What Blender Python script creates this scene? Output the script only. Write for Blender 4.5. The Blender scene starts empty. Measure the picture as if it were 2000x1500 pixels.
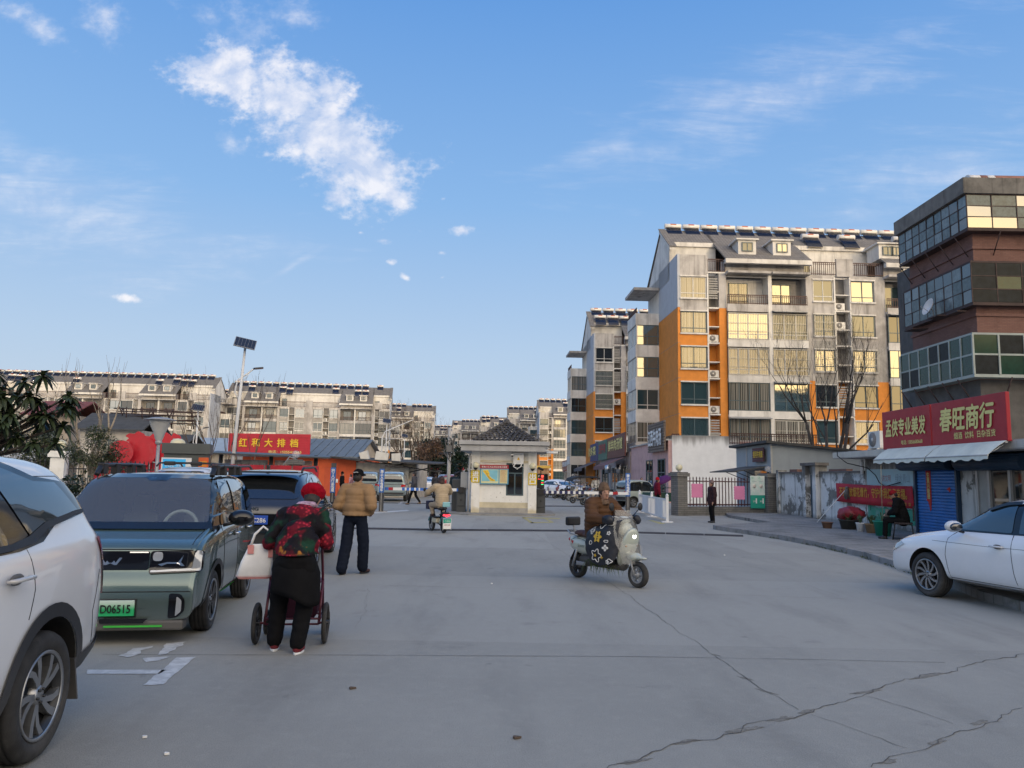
import bpy, bmesh, math, random
from mathutils import Vector as V, Matrix, Euler, noise as mnoise
from mathutils.bvhtree import BVHTree
from mathutils.geometry import delaunay_2d_cdt
R = math.radians
PI = math.pi
rnd = random.Random(7)
scn = bpy.context.scene
COL = scn.collection

# ------------------------------------------------------------------ camera
CAMH, PITCH, ROLL, FPX = 1.6, R(6.85), R(1.0), 1500.0
cam = bpy.data.cameras.new('camera')
cam.sensor_width = 36.0
cam.lens = 36.0 * FPX / 2000.0
cam.clip_start, cam.clip_end = 0.05, 6000
camo = bpy.data.objects.new('camera', cam)
COL.objects.link(camo)
camo.matrix_world = Matrix.Translation((0, 0, CAMH)) @ Matrix.Rotation(PI / 2 + PITCH, 4, 'X') @ Matrix.Rotation(ROLL, 4, 'Z')
scn.camera = camo


def ray(px, py):
    u, v = (px - 1000) / FPX, (750 - py) / FPX
    c, s = math.cos(ROLL), math.sin(ROLL)
    u, v = u * c - v * s, u * s + v * c
    return V((u, math.cos(PITCH) - v * math.sin(PITCH), math.sin(PITCH) + v * math.cos(PITCH)))


def G(px, py, z=0.0):          # a point of the ground seen in the photograph
    d = ray(px, py)
    return d * ((z - CAMH) / d.z) + V((0, 0, CAMH))


def D(px, py, Y):              # a point of the place at the real distance Y
    d = ray(px, py)
    return d * (Y / d.y) + V((0, 0, CAMH))


# ------------------------------------------------------------------ world, sun, exposure
SUN_EL, SUN_AZ = R(5.0), R(155.0)      # azimuth clockwise from +Y: low sun behind the camera
scn.view_settings.view_transform = 'Standard'
scn.view_settings.look = 'None'
scn.view_settings.exposure = 0.5
scn.view_settings.gamma = 1.0
wd = bpy.data.worlds.new('World')
scn.world = wd
wd.use_nodes = True
wt = wd.node_tree
wt.nodes.clear()


class NT:                       # small helper to write node maths
    def __init__(s, t): s.t = t
    def n(s, typ, **kw):
        k = s.t.nodes.new(typ)
        for a, b in kw.items(): setattr(k, a, b)
        return k
    def put(s, sock, v):
        if hasattr(v, 'is_output') or isinstance(v, bpy.types.NodeSocket): s.t.links.new(v, sock)
        elif v is not None: sock.default_value = v
    def m(s, op, a, b=None, c=None, clamp=False):
        k = s.n('ShaderNodeMath', operation=op, use_clamp=clamp)
        s.put(k.inputs[0], a)
        if b is not None: s.put(k.inputs[1], b)
        if c is not None: s.put(k.inputs[2], c)
        return k.outputs[0]
    def mix(s, f, a, b, mode='MIX'):
        k = s.n('ShaderNodeMixRGB', blend_type=mode)
        s.put(k.inputs[0], f)
        s.put(k.inputs[1], a if not isinstance(a, tuple) or len(a) == 4 else (*a, 1))
        s.put(k.inputs[2], b if not isinstance(b, tuple) or len(b) == 4 else (*b, 1))
        return k.outputs[0]
    def step(s, x, a, b):       # smoothstep
        k = s.n('ShaderNodeMapRange', interpolation_type='SMOOTHSTEP')
        s.put(k.inputs[0], x); s.put(k.inputs[1], a); s.put(k.inputs[2], b)
        return k.outputs[0]
    def xyz(s, x, y, z):
        k = s.n('ShaderNodeCombineXYZ')
        for i, q in enumerate((x, y, z)): s.put(k.inputs[i], q)
        return k.outputs[0]
    def sep(s, v):
        k = s.n('ShaderNodeSeparateXYZ'); s.put(k.inputs[0], v); return k.outputs
    def noise(s, vec, scale, detail=5, rough=.55, dist=0, out=0):
        k = s.n('ShaderNodeTexNoise')
        s.put(k.inputs['Vector'], vec); k.inputs['Scale'].default_value = scale
        k.inputs['Detail'].default_value = detail; k.inputs['Roughness'].default_value = rough
        k.inputs['Distortion'].default_value = dist
        return k.outputs[out]
    def vor(s, vec, scale, feature='F1', out='Distance', rand=1.0):
        k = s.n('ShaderNodeTexVoronoi', feature=feature)
        s.put(k.inputs['Vector'], vec); k.inputs['Scale'].default_value = scale
        k.inputs['Randomness'].default_value = rand
        return k.outputs[out]
    def mapv(s, vec, scale=(1, 1, 1), loc=(0, 0, 0), rot=(0, 0, 0)):
        k = s.n('ShaderNodeMapping')
        s.put(k.inputs[0], vec); k.inputs[1].default_value = loc
        k.inputs[2].default_value = rot; k.inputs[3].default_value = scale
        return k.outputs[0]
    def ramp(s, f, stops, interp='LINEAR'):
        k = s.n('ShaderNodeValToRGB'); s.put(k.inputs[0], f)
        e = k.color_ramp; e.interpolation = interp
        while len(e.elements) < len(stops): e.elements.new(.5)
        for i, (p, c) in enumerate(stops):
            e.elements[i].position = p
            e.elements[i].color = (*c, 1) if len(c) == 3 else c
        return k.outputs[0]
    def bump(s, h, strength=.3, dist=.02):
        k = s.n('ShaderNodeBump'); s.put(k.inputs['Height'], h)
        k.inputs['Strength'].default_value = strength; k.inputs['Distance'].default_value = dist
        return k.outputs[0]
    def obj(s): return s.n('ShaderNodeTexCoord').outputs['Object']


w = NT(wt)
sky = w.n('ShaderNodeTexSky', sky_type='NISHITA', sun_disc=False, sun_elevation=SUN_EL,
          sun_rotation=SUN_AZ, altitude=50, air_density=1.0, dust_density=1.6, ozone_density=1.6)
gen = w.n('ShaderNodeTexCoord').outputs['Generated']
dx, dy, dz = w.sep(gen)
front = w.step(dy, 0.03, 0.15)
iy = w.m('DIVIDE', 1.0, w.m('MAXIMUM', dy, 0.05))
cu, cv = w.m('MULTIPLY', dx, iy), w.m('MULTIPLY', dz, iy)      # the sky in front, unrolled on a far plane
pc = w.xyz(cu, cv, 0.0)
n1 = w.noise(w.mapv(pc, (1, 1.15, 1)), 8.0, 8, .57, .2)
n2 = w.noise(w.mapv(pc, (1, 1.2, 1), (3.1, 1.7, 0)), 30.0, 6, .6)
n3 = w.noise(w.mapv(pc, (1, 1.3, 1), (7, 2, 0)), 75.0, 5, .6)
nl = w.noise(w.mapv(pc, (1, 1.15, 1), (.010, -.016, 0)), 8.0, 8, .57, .2)      # the same puffs, a step towards the light
nn = w.m('ADD', w.m('ADD', w.m('MULTIPLY', w.m('SUBTRACT', n1, .5), 2.3), w.m('MULTIPLY', w.m('SUBTRACT', n2, .5), .7)), w.m('MULTIPLY', w.m('SUBTRACT', n3, .5), .8))


def uv(px, py):
    d = ray(px, py)
    return d.x / d.y, d.z / d.y


def blob(px, py, rx, ry, ang, amp):
    u0, v0 = uv(px, py)
    ca, sa = math.cos(R(ang)), math.sin(R(ang))
    a = w.m('SUBTRACT', cu, u0); b = w.m('SUBTRACT', cv, v0)
    p = w.m('DIVIDE', w.m('ADD', w.m('MULTIPLY', a, ca), w.m('MULTIPLY', b, sa)), rx / FPX)
    q = w.m('DIVIDE', w.m('SUBTRACT', w.m('MULTIPLY', b, ca), w.m('MULTIPLY', a, sa)), ry / FPX)
    r2 = w.m('ADD', w.m('MULTIPLY', p, p), w.m('MULTIPLY', q, q))
    return w.m('MULTIPLY', w.m('SUBTRACT', 1.0, w.m('SQRT', r2)), amp)


def blobs(lst):
    o = None
    for b in lst:
        k = blob(*b)
        o = k if o is None else w.m('MAXIMUM', o, k)
    return o


# dense cumulus fragments, then thin veils
dens = blobs([(450, 145, 185, 100, -14, 1.25), (560, 200, 260, 145, -32, 1.2), (640, 255, 260, 150, -36, 1.15), (710, 305, 180, 105, -45, 1.1), (640, 170, 170, 80, -30, 1.0), (560, 275, 150, 60, -38, .9),
              (770, 385, 66, 34, -22, 1.1), (660, 385, 60, 24, -15, .75), (790, 325, 46, 26, -35, .7), (460, 215, 90, 26, -28, .55), (905, 450, 34, 15, 0, 1.0),
              (748, 470, 24, 9, 0, .8), (704, 454, 13, 7, 0, .7), (790, 540, 12, 7, -30, .7), (764, 512, 11, 6, 0, .6), (864, 494, 12, 6, 0, .6), (255, 585, 40, 9, -8, .7),
              (866, 388, 11, 7, 0, .5), (815, 270, 36, 9, -20, .45), (864, 542, 9, 5, 0, .5)])
thin = blobs([(205, 40, 95, 55, -35, .75), (70, 55, 110, 32, -30, .7), (480, 55, 90, 60, -50, .7), (400, 30, 110, 55, -20, .5), (580, 30, 80, 40, -20, .45), (450, 280, 60, 28, -30, .6)])
c1 = w.m('MULTIPLY', w.step(w.m('ADD', dens, w.m('MULTIPLY', nn, 1.35)), .16, .98), .82)
c2 = w.m('MULTIPLY', w.step(w.m('ADD', thin, w.m('MULTIPLY', nn, .9)), .0, 1.1), .6)
ng = w.noise(w.mapv(pc, (.8, 4.2, 1), (0, .4, 0), (0, 0, R(-26))), 5.5, 8, .62, .6)
nf = w.noise(w.mapv(pc, (2.2, 14, 1), (5, 2, 0), (0, 0, R(-38))), 7.0, 6, .6, .8)
veil_r = blobs([(1500, 190, 620, 130, 24, .8), (1190, 285, 200, 50, 22, .9), (1850, 330, 420, 170, 18, .7), (1700, 90, 420, 90, 22, .6)])
veil_l = blobs([(130, 410, 430, 150, -14, .95), (60, 330, 260, 70, -30, .8), (570, 520, 110, 14, 33, .8), (400, 500, 330, 90, 5, .5)])
vsum = w.m('MAXIMUM', veil_r, veil_l)
ci = w.m('MULTIPLY', w.step(w.m('ADD', vsum, w.m('ADD', w.m('MULTIPLY', w.m('SUBTRACT', ng, .5), 2.2), w.m('MULTIPLY', w.m('SUBTRACT', nf, .5), .7))), .05, 1.8), .62)
cov = w.m('MAXIMUM', w.m('MAXIMUM', c1, c2), ci)
cov = w.m('MULTIPLY', w.m('MULTIPLY', cov, front), .92)
shade = w.m('ADD', .42, w.m('MULTIPLY', w.m('SUBTRACT', n1, nl), 7.0), clamp=True)
el = w.m('MULTIPLY', w.m('ARCSINE', w.m('MAXIMUM', dz, 0.0)), 2 / PI)
grad = w.ramp(el, [(0.0, (4.5, 5.1, 6.0)), (.10, (3.5, 4.65, 6.3)), (.22, (2.0, 3.7, 6.4)), (.40, (.85, 2.45, 5.8)), (1.0, (.7, 1.7, 4.6))])
skyc = w.mix(.85, sky.outputs[0], grad)
sdv = (math.sin(SUN_AZ) * math.cos(SUN_EL), math.cos(SUN_AZ) * math.cos(SUN_EL), math.sin(SUN_EL))
dot = w.n('ShaderNodeVectorMath', operation='DOT_PRODUCT')
w.put(dot.inputs[0], gen); dot.inputs[1].default_value = sdv
glow = w.step(dot.outputs['Value'], .1, 1.0)               # warm evening sky round the low sun
skyc = w.mix(glow, skyc, (20.0, 17.5, 14.5))
skyc = w.mix(w.step(dot.outputs['Value'], (.945), .992), skyc, (44.0, 31.0, 14.0))
CLOUD_LIT, CLOUD_DIM = (7.6, 7.3, 7.3), (4.3, 4.9, 6.3)
cc = w.mix(shade, CLOUD_DIM, CLOUD_LIT)
skyc = w.mix(cov, skyc, cc)
bg = w.n('ShaderNodeBackground')
wt.links.new(skyc, bg.inputs[0])
bg.inputs[1].default_value = 0.1
wt.links.new(bg.outputs[0], w.n('ShaderNodeOutputWorld').inputs[0])
wd.cycles.sampling_method = 'MANUAL'
wd.cycles.sample_map_resolution = 512

sl = bpy.data.lights.new('sun', 'SUN')
sl.energy, sl.angle, sl.color = .7, R(1.0), (1.0, .80, .58)
so = bpy.data.objects.new('sun', sl)
COL.objects.link(so)
so.location = (0, -30, 40)
sd = V((math.sin(SUN_AZ) * math.cos(SUN_EL), math.cos(SUN_AZ) * math.cos(SUN_EL), math.sin(SUN_EL)))
so.rotation_euler = sd.to_track_quat('Z', 'Y').to_euler()

scn.render.engine = 'CYCLES'
scn.cycles.use_denoising = True
scn.cycles.max_bounces = 5
scn.cycles.diffuse_bounces = 3
scn.cycles.glossy_bounces = 3
scn.cycles.transmission_bounces = 3
scn.cycles.transparent_max_bounces = 6
scn.cycles.sample_clamp_indirect = 6

# ------------------------------------------------------------------ materials (procedural)
MATS = {}


def mat(name, col, rough=.6, metal=0.0, var=.12, vs=2.0, bump=0.0, bs=60.0, coat=0.0, spec=None, streak=0.0, dirt=None, dirt_amt=0.0,
        dirt_s=1.2, emis=None, es=0.0, fn=None, dust=0.0):
    if name in MATS: return MATS[name]
    m = bpy.data.materials.new(name)
    m.use_nodes = True
    t = NT(m.node_tree)
    p = m.node_tree.nodes['Principled BSDF']
    o = t.obj()
    c = (*col, 1)
    if var > 0:
        nz = t.noise(o, vs, 6, .6)
        c = t.mix(t.step(nz, .25, .75), tuple(x * (1 - var) for x in col), tuple(min(1, x * (1 + var)) for x in col))
    if streak > 0:
        sz = t.noise(t.mapv(o, (2.2, 2.2, .16)), 1.6, 7, .62)
        c = t.mix(t.m('MULTIPLY', t.step(sz, .52, .74), streak), c, tuple(x * .32 for x in col))
    if dirt_amt > 0:
        dn = t.noise(o, dirt_s, 8, .65)
        c = t.mix(t.m('MULTIPLY', t.step(dn, .5, .68), dirt_amt), c, dirt or tuple(x * .35 for x in col))
    if dust > 0:                # dried dust near the ground, heaviest at the bottom of the thing
        z = t.sep(o)[2]
        dn = t.noise(o, 3.0, 6, .6)
        c = t.mix(t.m('MULTIPLY', t.step(t.m('ADD', z, t.m('MULTIPLY', dn, .35)), .85, .25), dust), c, (.27, .25, .22))
    if fn: c = fn(t, o, c)
    t.put(p.inputs['Base Color'], c)
    p.inputs['Roughness'].default_value = rough
    if var > 0 and metal < .5 and rough > .25:
        t.put(p.inputs['Roughness'], t.m('ADD', rough - .08, t.m('MULTIPLY', t.noise(o, vs * 3, 4), .16)))
    p.inputs['Metallic'].default_value = metal
    if coat: p.inputs['Coat Weight'].default_value = coat; p.inputs['Coat Roughness'].default_value = .03
    if spec is not None: p.inputs['Specular IOR Level'].default_value = spec
    if bump > 0: t.put(p.inputs['Normal'], t.bump(t.noise(o, bs, 5, .6), bump, .01))
    if emis: p.inputs['Emission Color'].default_value = (*emis, 1); p.inputs['Emission Strength'].default_value = es
    MATS[name] = m
    return m


def srgb(h):
    h = h.lstrip('#')
    return tuple(((int(h[i:i + 2], 16) / 255 + .055) / 1.055) ** 2.4 for i in (0, 2, 4))


# ------------------------------------------------------------------ mesh builder
class MB:
    def __init__(s): s.b = bmesh.new()
    def _xf(s, vs, M):
        if M is not None:
            for v in vs: v.co = M @ v.co
    def face(s, pts, m=0, M=None):
        vs = [s.b.verts.new(p) for p in pts]
        s._xf(vs, M)
        f = s.b.faces.new(vs); f.material_index = m
        return f
    def box(s, x0, x1, y0, y1, z0, z1, m=0, M=None, tx=1.0, ty=1.0):
        cx, cy = (x0 + x1) / 2, (y0 + y1) / 2
        P = []
        for z, a, b in ((z0, 1, 1), (z1, tx, ty)):
            for x, y in ((x0, y0), (x1, y0), (x1, y1), (x0, y1)):
                P.append(s.b.verts.new((cx + (x - cx) * a, cy + (y - cy) * b, z)))
        s._xf(P, M)
        for q in ((3, 2, 1, 0), (4, 5, 6, 7), (0, 1, 5, 4), (1, 2, 6, 5), (2, 3, 7, 6), (3, 0, 4, 7)):
            f = s.b.faces.new([P[i] for i in q]); f.material_index = m
        return s
    def rings(s, rings, m=0, cap=True, close=True, M=None, smooth=False):
        rv = []
        for r in rings:
            vs = [s.b.verts.new(p) for p in r]
            s._xf(vs, M); rv.append(vs)
        n = len(rv[0])
        for a, b in zip(rv, rv[1:]):
            for i in range(n if close else n - 1):
                j = (i + 1) % n
                f = s.b.faces.new((a[i], a[j], b[j], b[i])); f.material_index = m; f.smooth = smooth
        if cap and close:
            f = s.b.faces.new(rv[0][::-1]); f.material_index = m
            f = s.b.faces.new(rv[-1]); f.material_index = m
        return s
    def tube(s, pts, r, seg=8, m=0, M=None, cap=True, flat=1.0):
        pts = [V(p) for p in pts]
        rs = r if isinstance(r, (list, tuple)) else [r] * len(pts)
        R_ = []
        up = None
        for i, p in enumerate(pts):
            d = (pts[min(i + 1, len(pts) - 1)] - pts[max(i - 1, 0)])
            d = d.normalized() if d.length > 1e-9 else V((0, 0, 1))
            if up is None: up = V((0, 0, 1)) if abs(d.z) < .9 else V((0, 1, 0))
            a = d.cross(up)
            if a.length < 1e-6: a = d.cross(V((1, 0, 0)))
            a.normalize(); b = a.cross(d).normalized(); up = b
            R_.append([p + a * math.cos(2 * PI * k / seg) * rs[i] + b * math.sin(2 * PI * k / seg) * rs[i] * flat for k in range(seg)])
        return s.rings(R_, m, cap, True, M, True)
    def cyl(s, p0, p1, r0, r1=None, seg=16, m=0, M=None):
        return s.tube([p0, p1], [r0, r0 if r1 is None else r1], seg, m, M)
    def ball(s, c, r, m=0, seg=16, rings=10, M=None, rot=None):
        r = (r, r, r) if not isinstance(r, (tuple, list)) else r
        T = Matrix.Translation(c) @ (rot.to_4x4() if rot is not None else Matrix()) @ Matrix.Diagonal((*r, 1))
        if M is not None: T = M @ T
        N = s.b.verts.new
        top, bot = N(T @ V((0, 0, 1))), N(T @ V((0, 0, -1)))
        rv = []
        for i in range(1, rings):
            a = PI * i / rings; z, q = math.cos(a), math.sin(a)
            rv.append([N(T @ V((q * math.cos(2 * PI * k / seg), q * math.sin(2 * PI * k / seg), z))) for k in range(seg)])
        F = s.b.faces.new; fs = []
        for k in range(seg):
            j = (k + 1) % seg
            fs.append(F((top, rv[0][k], rv[0][j]))); fs.append(F((rv[-1][j], rv[-1][k], bot)))
            for x, y in zip(rv, rv[1:]): fs.append(F((x[k], y[k], y[j], x[j])))
        for f in fs: f.material_index = m; f.smooth = True
        return s
    def lathe(s, prof, seg=24, m=0, M=None, cap=False):   # prof: (radius, height) about z
        rs = [[(r * math.cos(2 * PI * k / seg), r * math.sin(2 * PI * k / seg), z) for k in range(seg)] for r, z in prof]
        return s.rings(rs, m, cap, True, M, True)
    def prism(s, poly, h0, h1, m=0, M=None):              # poly in xy, extruded along z
        return s.rings([[(x, y, h0) for x, y in poly], [(x, y, h1) for x, y in poly]], m, True, True, M)
    def build(s, name, mats, parent=None, loc=(0, 0, 0), rz=0, smooth=False, bevel=0, wn=False, kind=None):
        bmesh.ops.recalc_face_normals(s.b, faces=s.b.faces[:])
        if smooth:
            for f in s.b.faces: f.smooth = True
        me = bpy.data.meshes.new(name)
        s.b.to_mesh(me); s.b.free()
        o = link(name, me, parent, loc, rz)
        for m in (mats if isinstance(mats, (list, tuple)) else [mats]): me.materials.append(m)
        if bevel:
            b = o.modifiers.new('bevel', 'BEVEL'); b.width = bevel; b.segments = 2; b.limit_method = 'ANGLE'; b.angle_limit = R(40)
        if kind: o['kind'] = kind
        return o


def link(name, data, parent=None, loc=(0, 0, 0), rz=0):
    o = bpy.data.objects.new(name, data)
    COL.objects.link(o)
    o.location = loc
    o.rotation_euler = (0, 0, rz)
    if parent is not None: o.parent = parent
    return o


def tag(o, label, cat, group=None):
    o['label'] = label; o['category'] = cat
    if group: o['group'] = group
    return o


def thing(name, label, cat, loc=(0, 0, 0), rz=0, group=None):
    return tag(link(name, None, None, loc, rz), label, cat, group)


def dup(root, loc=None, rz=None, label=None, group=None):
    def rec(o, par):
        c = o.copy(); COL.objects.link(c)
        if par is not None: c.parent = par
        for ch in kids.get(o.name, ()): rec(ch, c)
        return c
    kids = {}
    stack = [root]
    while stack:
        o = stack.pop()
        kids[o.name] = list(o.children)
        stack += kids[o.name]
    c = rec(root, None)
    if loc is not None: c.location = loc
    if rz is not None: c.rotation_euler = (0, 0, rz)
    if label: c['label'] = label
    if group: c['group'] = group
    return c


BENCH = bpy.data.scenes.new('bench')      # modifiers are applied on an empty side scene, which is fast


def evaluated(o, *also):
    c = BENCH.collection.objects
    for k in (o, *also): c.link(k)
    vl = BENCH.view_layers[0]
    vl.update()
    me = bpy.data.meshes.new_from_object(o.evaluated_get(vl.depsgraph), depsgraph=vl.depsgraph)
    for k in (o, *also): c.unlink(k)
    return me


def bake(o, *also):             # apply the modifiers of o
    me = evaluated(o, *also)
    old = o.data
    o.modifiers.clear()
    mats = [m for m in old.materials]
    o.data = me
    me.name = o.name
    if not me.materials:
        for m in mats: me.materials.append(m)
    return o


TXT = {}


def text(parent, s, m, w, h, loc, face='-y', rz=0, name='lettering', bold=.0, ext=.004, M=None, vertical=False, slant=0):
    """lettering fitted to w x h metres, its centre at loc, facing -y turned by rz"""
    key = (s, bold, vertical, slant)
    if key not in TXT:
        c = bpy.data.curves.new('lettering', 'FONT')
        c.body = '\n'.join(s) if vertical else s
        c.size = 1; c.shear = slant
        c.align_x = 'CENTER'; c.resolution_u = 3; c.space_line = .95
        o = bpy.data.objects.new('lettering', c)
        COL.objects.link(o)
        me = evaluated(o)
        bpy.data.objects.remove(o); bpy.data.curves.remove(c)
        xs = [v.co.x for v in me.vertices]; ys = [v.co.y for v in me.vertices]
        b = (min(xs), max(xs), min(ys), max(ys))
        TXT[key] = ([v.co.copy() for v in me.vertices], [list(p.vertices) for p in me.polygons], b)
        bpy.data.meshes.remove(me)
    vs, fs, b = TXT[key]
    sx, sy = w / (b[1] - b[0]), h / (b[3] - b[2])
    cx, cy = (b[0] + b[1]) / 2, (b[2] + b[3]) / 2
    Rz = Matrix.Rotation(rz, 4, 'Z')
    T = Matrix.Translation(loc) @ (M if M is not None else Rz @ Matrix.Rotation(PI / 2, 4, 'X'))
    offs = [(0, 0)] if bold < .015 else [(bold * .8 * i, bold * .8 * j) for i, j in ((0, 0), (1, 0), (-1, 0), (0, 1), (0, -1))]
    av, af = [], []
    for q, (ox, oy) in enumerate(offs):     # heavier strokes: the same outline laid a little to each side
        k0 = len(av)
        av += [T @ V(((v.x - cx + ox) * sx, (v.y - cy + oy) * sy, ext + q * .0007)) for v in vs]
        af += [[i + k0 for i in f] for f in fs]
    me = bpy.data.meshes.new(name)
    me.from_pydata(av, [], af)
    me.materials.append(m)
    return link(name, me, parent)


# common materials
def concrete_fn(t, o, c):
    a = t.noise(o, .35, 6, .6); b = t.noise(o, 9, 8, .7); d = t.noise(t.mapv(o, (1, .22, 1)), 1.3, 6, .6)
    g = t.noise(o, 150, 2, .7); g2 = t.noise(o, 42, 4, .75)
    br = t.n('ShaderNodeTexBrick'); t.put(br.inputs[0], t.mapv(o, (1, 1, 1), (1.2, 2.1, 0)))
    br.inputs['Scale'].default_value = 1; br.inputs['Brick Width'].default_value = 4.4; br.inputs['Row Height'].default_value = 4.9; br.inputs['Mortar Size'].default_value = 0
    br.inputs[1].default_value = (.285, .279, .248, 1); br.inputs[2].default_value = (.378, .369, .328, 1)
    c = t.mix(t.m('MULTIPLY', t.step(a, .3, .7), .6), br.outputs[0], (.385, .376, .334))
    c = t.mix(t.m('MULTIPLY', t.step(d, .46, .74), .5), c, (.20, .195, .175))
    c = t.mix(t.m('MULTIPLY', t.step(b, .45, .8), .35), c, (.44, .425, .38))
    c = t.mix(t.m('MULTIPLY', t.step(t.noise(o, .9, 7, .7), .57, .76), .55), c, (.155, .148, .137))
    c = t.mix(t.m('MULTIPLY', t.step(t.noise(o, 2.3, 5, .6), .66, .74), .5), c, (.11, .105, .10))
    c = t.mix(t.m('MULTIPLY', t.step(g2, .56, .72), .35), c, (.16, .155, .145))
    return t.mix(t.m('MULTIPLY', t.step(g, .40, .72), .55), c, (.11, .108, .104))


M_ROAD = mat('road_concrete', (.27, .27, .27), .82, var=.01, bump=.45, bs=70, fn=concrete_fn)
M_WHITE = mat('white_paint', (.72, .72, .70), .7, streak=.25)
M_DARK = mat('dark_rubber', (.02, .02, .022), .75, var=.2)
M_BLACK = mat('black_plastic', (.012, .012, .014), .45, var=.1)
M_GREY = mat('grey_metal', (.30, .31, .32), .45, metal=.3)
M_STEEL = mat('bright_steel', (.55, .56, .58), .3, metal=.9, var=.05)
M_RED = mat('red_board', (.34, .008, .018), .5, var=.12)
M_YELLOW = mat('yellow_lettering', (.80, .52, .03), .55, var=.05)
M_GOLD = mat('gold_lettering', (.72, .62, .22), .55, var=.05)
M_WLET = mat('white_lettering', (.78, .78, .76), .6, var=.04)
M_BLUE = mat('blue_sign', (.02, .12, .42), .5)
M_PLASTER = mat('grey_plaster', (.42, .41, .39), .85, var=.2, streak=.6, dirt_amt=.3)


def winglass(name, col, var=0, ior=1.8):
    m = mat(name, col, .035, var=var, vs=5, coat=1.0 if ior > 1.6 else .3, spec=1.0)
    p = m.node_tree.nodes['Principled BSDF']
    t = NT(m.node_tree); t.put(p.inputs['Normal'], t.bump(t.noise(t.obj(), 1.3, 2, .5), .25, .012))
    p.inputs['IOR'].default_value = ior; p.inputs['Coat IOR'].default_value = ior
    return m


G_DARK = winglass('dark_glass', (.012, .016, .02), 0, 1.45)
G_BLUE = winglass('blue_glass', (.03, .06, .07))
G_TEAL = winglass('teal_glass', (.025, .05, .06), 0, 1.5)
G_CURT = winglass('curtained_glass', (.17, .165, .15), .05, 1.5)
t_ = NT(G_CURT.node_tree)        # curtain folds behind the glass
x_, y_, z_ = t_.sep(t_.obj())
f_ = t_.m('SINE', t_.m('ADD', t_.m('MULTIPLY', x_, 44.0), t_.m('MULTIPLY', t_.noise(t_.xyz(x_, 0, 0), 4.0, 3), 14.0)))
t_.put(G_CURT.node_tree.nodes['Principled BSDF'].inputs['Base Color'], t_.mix(t_.step(f_, -1, 1), (.045, .045, .04), (.24, .23, .20)))

# ------------------------------------------------------------------ the ground, the road, the pavement
def sheet(name, poly, z, m, h=None, label=None):
    b = MB()
    if h: b.prism(poly, z, z + h)
    else: b.face([(x, y, z) for x, y in poly])
    return b.build(name, m, kind='structure')


gb = MB()
gb.face([(-3000, -400, 0), (3000, -400, 0), (3000, 5000, 0), (-3000, 5000, 0)])
gb.build('ground', M_ROAD, kind='structure')


def paving_fn(t, o, c):
    br = t.n('ShaderNodeTexBrick'); t.put(br.inputs[0], o)
    br.inputs['Scale'].default_value = 1.0
    br.inputs['Brick Width'].default_value = .42; br.inputs['Row Height'].default_value = .21; br.inputs['Mortar Size'].default_value = .008
    br.inputs[1].default_value = (.20, .20, .19, 1); br.inputs[2].default_value = (.27, .262, .25, 1); br.inputs[3].default_value = (.11, .105, .10, 1)
    d = t.noise(o, .8, 7, .65)
    c = t.mix(t.m('MULTIPLY', t.step(d, .45, .7), .75), br.outputs[0], (.085, .08, .075))
    return t.mix(t.m('MULTIPLY', t.step(t.noise(o, 30, 5, .7), .5, .8), .35), c, (.32, .31, .29))


M_PAVE = mat('paving_blocks', (.22, .215, .2), .85, var=.01, bump=.3, bs=50, fn=paving_fn)
M_KERB = mat('kerb_stone', (.235, .23, .225), .85, var=.2, vs=3, dirt_amt=.6, dirt=(.07, .075, .05), dirt_s=2.2, bump=.4, bs=40)
kerb = [(7.05, 13.0), (7.42, 14.8), (7.66, 16.8), (7.72, 19.3), (7.5, 21.6), (7.1, 23.6), (6.72, 25.1), (6.75, 25.6)]
sheet('pavement', kerb + [(7.6, 26.6), (9.5, 28.2), (9.4, 33.5), (9.9, 35.6), (14, 37), (14, 8), (6.6, 8), (6.6, 11)], 0.0, M_PAVE, .118)
kb = MB()
kp = [(6.5, 9.0), (6.75, 11.2)] + kerb
for (xa, ya), (xb, yb) in zip(kp, kp[1:]):
    L_ = math.hypot(xb - xa, yb - ya); n = max(1, round(L_ / .9))
    a = math.atan2(yb - ya, xb - xa)
    for i in range(n):
        t0, t1 = i / n + .006, (i + 1) / n - .006
        T = Matrix.Translation((xa + (xb - xa) * t0, ya + (yb - ya) * t0, 0)) @ Matrix.Rotation(a, 4, 'Z')
        kb.box(0, L_ * (t1 - t0), -.08, .07, -.05, .128 + rnd.uniform(-.006, .008), M=T)
kb.build('kerb', M_KERB, kind='structure', bevel=.012)

# road joints, cracks and crumbled edges: dark strips a few millimetres above the slab
M_CRACK = mat('crack_dirt', (.10, .094, .084), .95, var=.5, vs=20)
M_CRUMB = mat('crumbled_concrete', (.20, .19, .165), .95, var=.35, vs=25, bump=.9, bs=60)
M_MARK = mat('worn_road_paint', (.52, .53, .52), .75, var=.25, vs=14, dirt_amt=.55, dirt=(.27, .27, .265), dirt_s=7)
M_YMARK = mat('worn_yellow_paint', (.40, .35, .15), .8, var=.2, vs=9, dirt_amt=.8, dirt=(.26, .25, .21), dirt_s=5)


def crack(b, pts, wid, jag=.03, z=.004, step=.06):
    P = [G(*p) for p in pts]
    L, Rr = [], []
    for a, c in zip(P, P[1:]):
        d = (c - a); n = max(1, int(d.length / step)); d.normalize(); q = V((-d.y, d.x, 0))
        for i in range(n):
            p = a.lerp(c, i / n)
            j = mnoise.noise(p * 2.1) * jag * 2 + mnoise.noise(p * 9) * jag
            wv = wid * (.25 + .75 * abs(mnoise.noise(p * 3.3 + V((5, 1, 0))))) / 2
            p = p + q * j
            L.append((p.x + q.x * wv, p.y + q.y * wv, z)); Rr.append((p.x - q.x * wv, p.y - q.y * wv, z))
    for i in range(len(L) - 1): b.face([L[i], L[i + 1], Rr[i + 1], Rr[i]])


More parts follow.
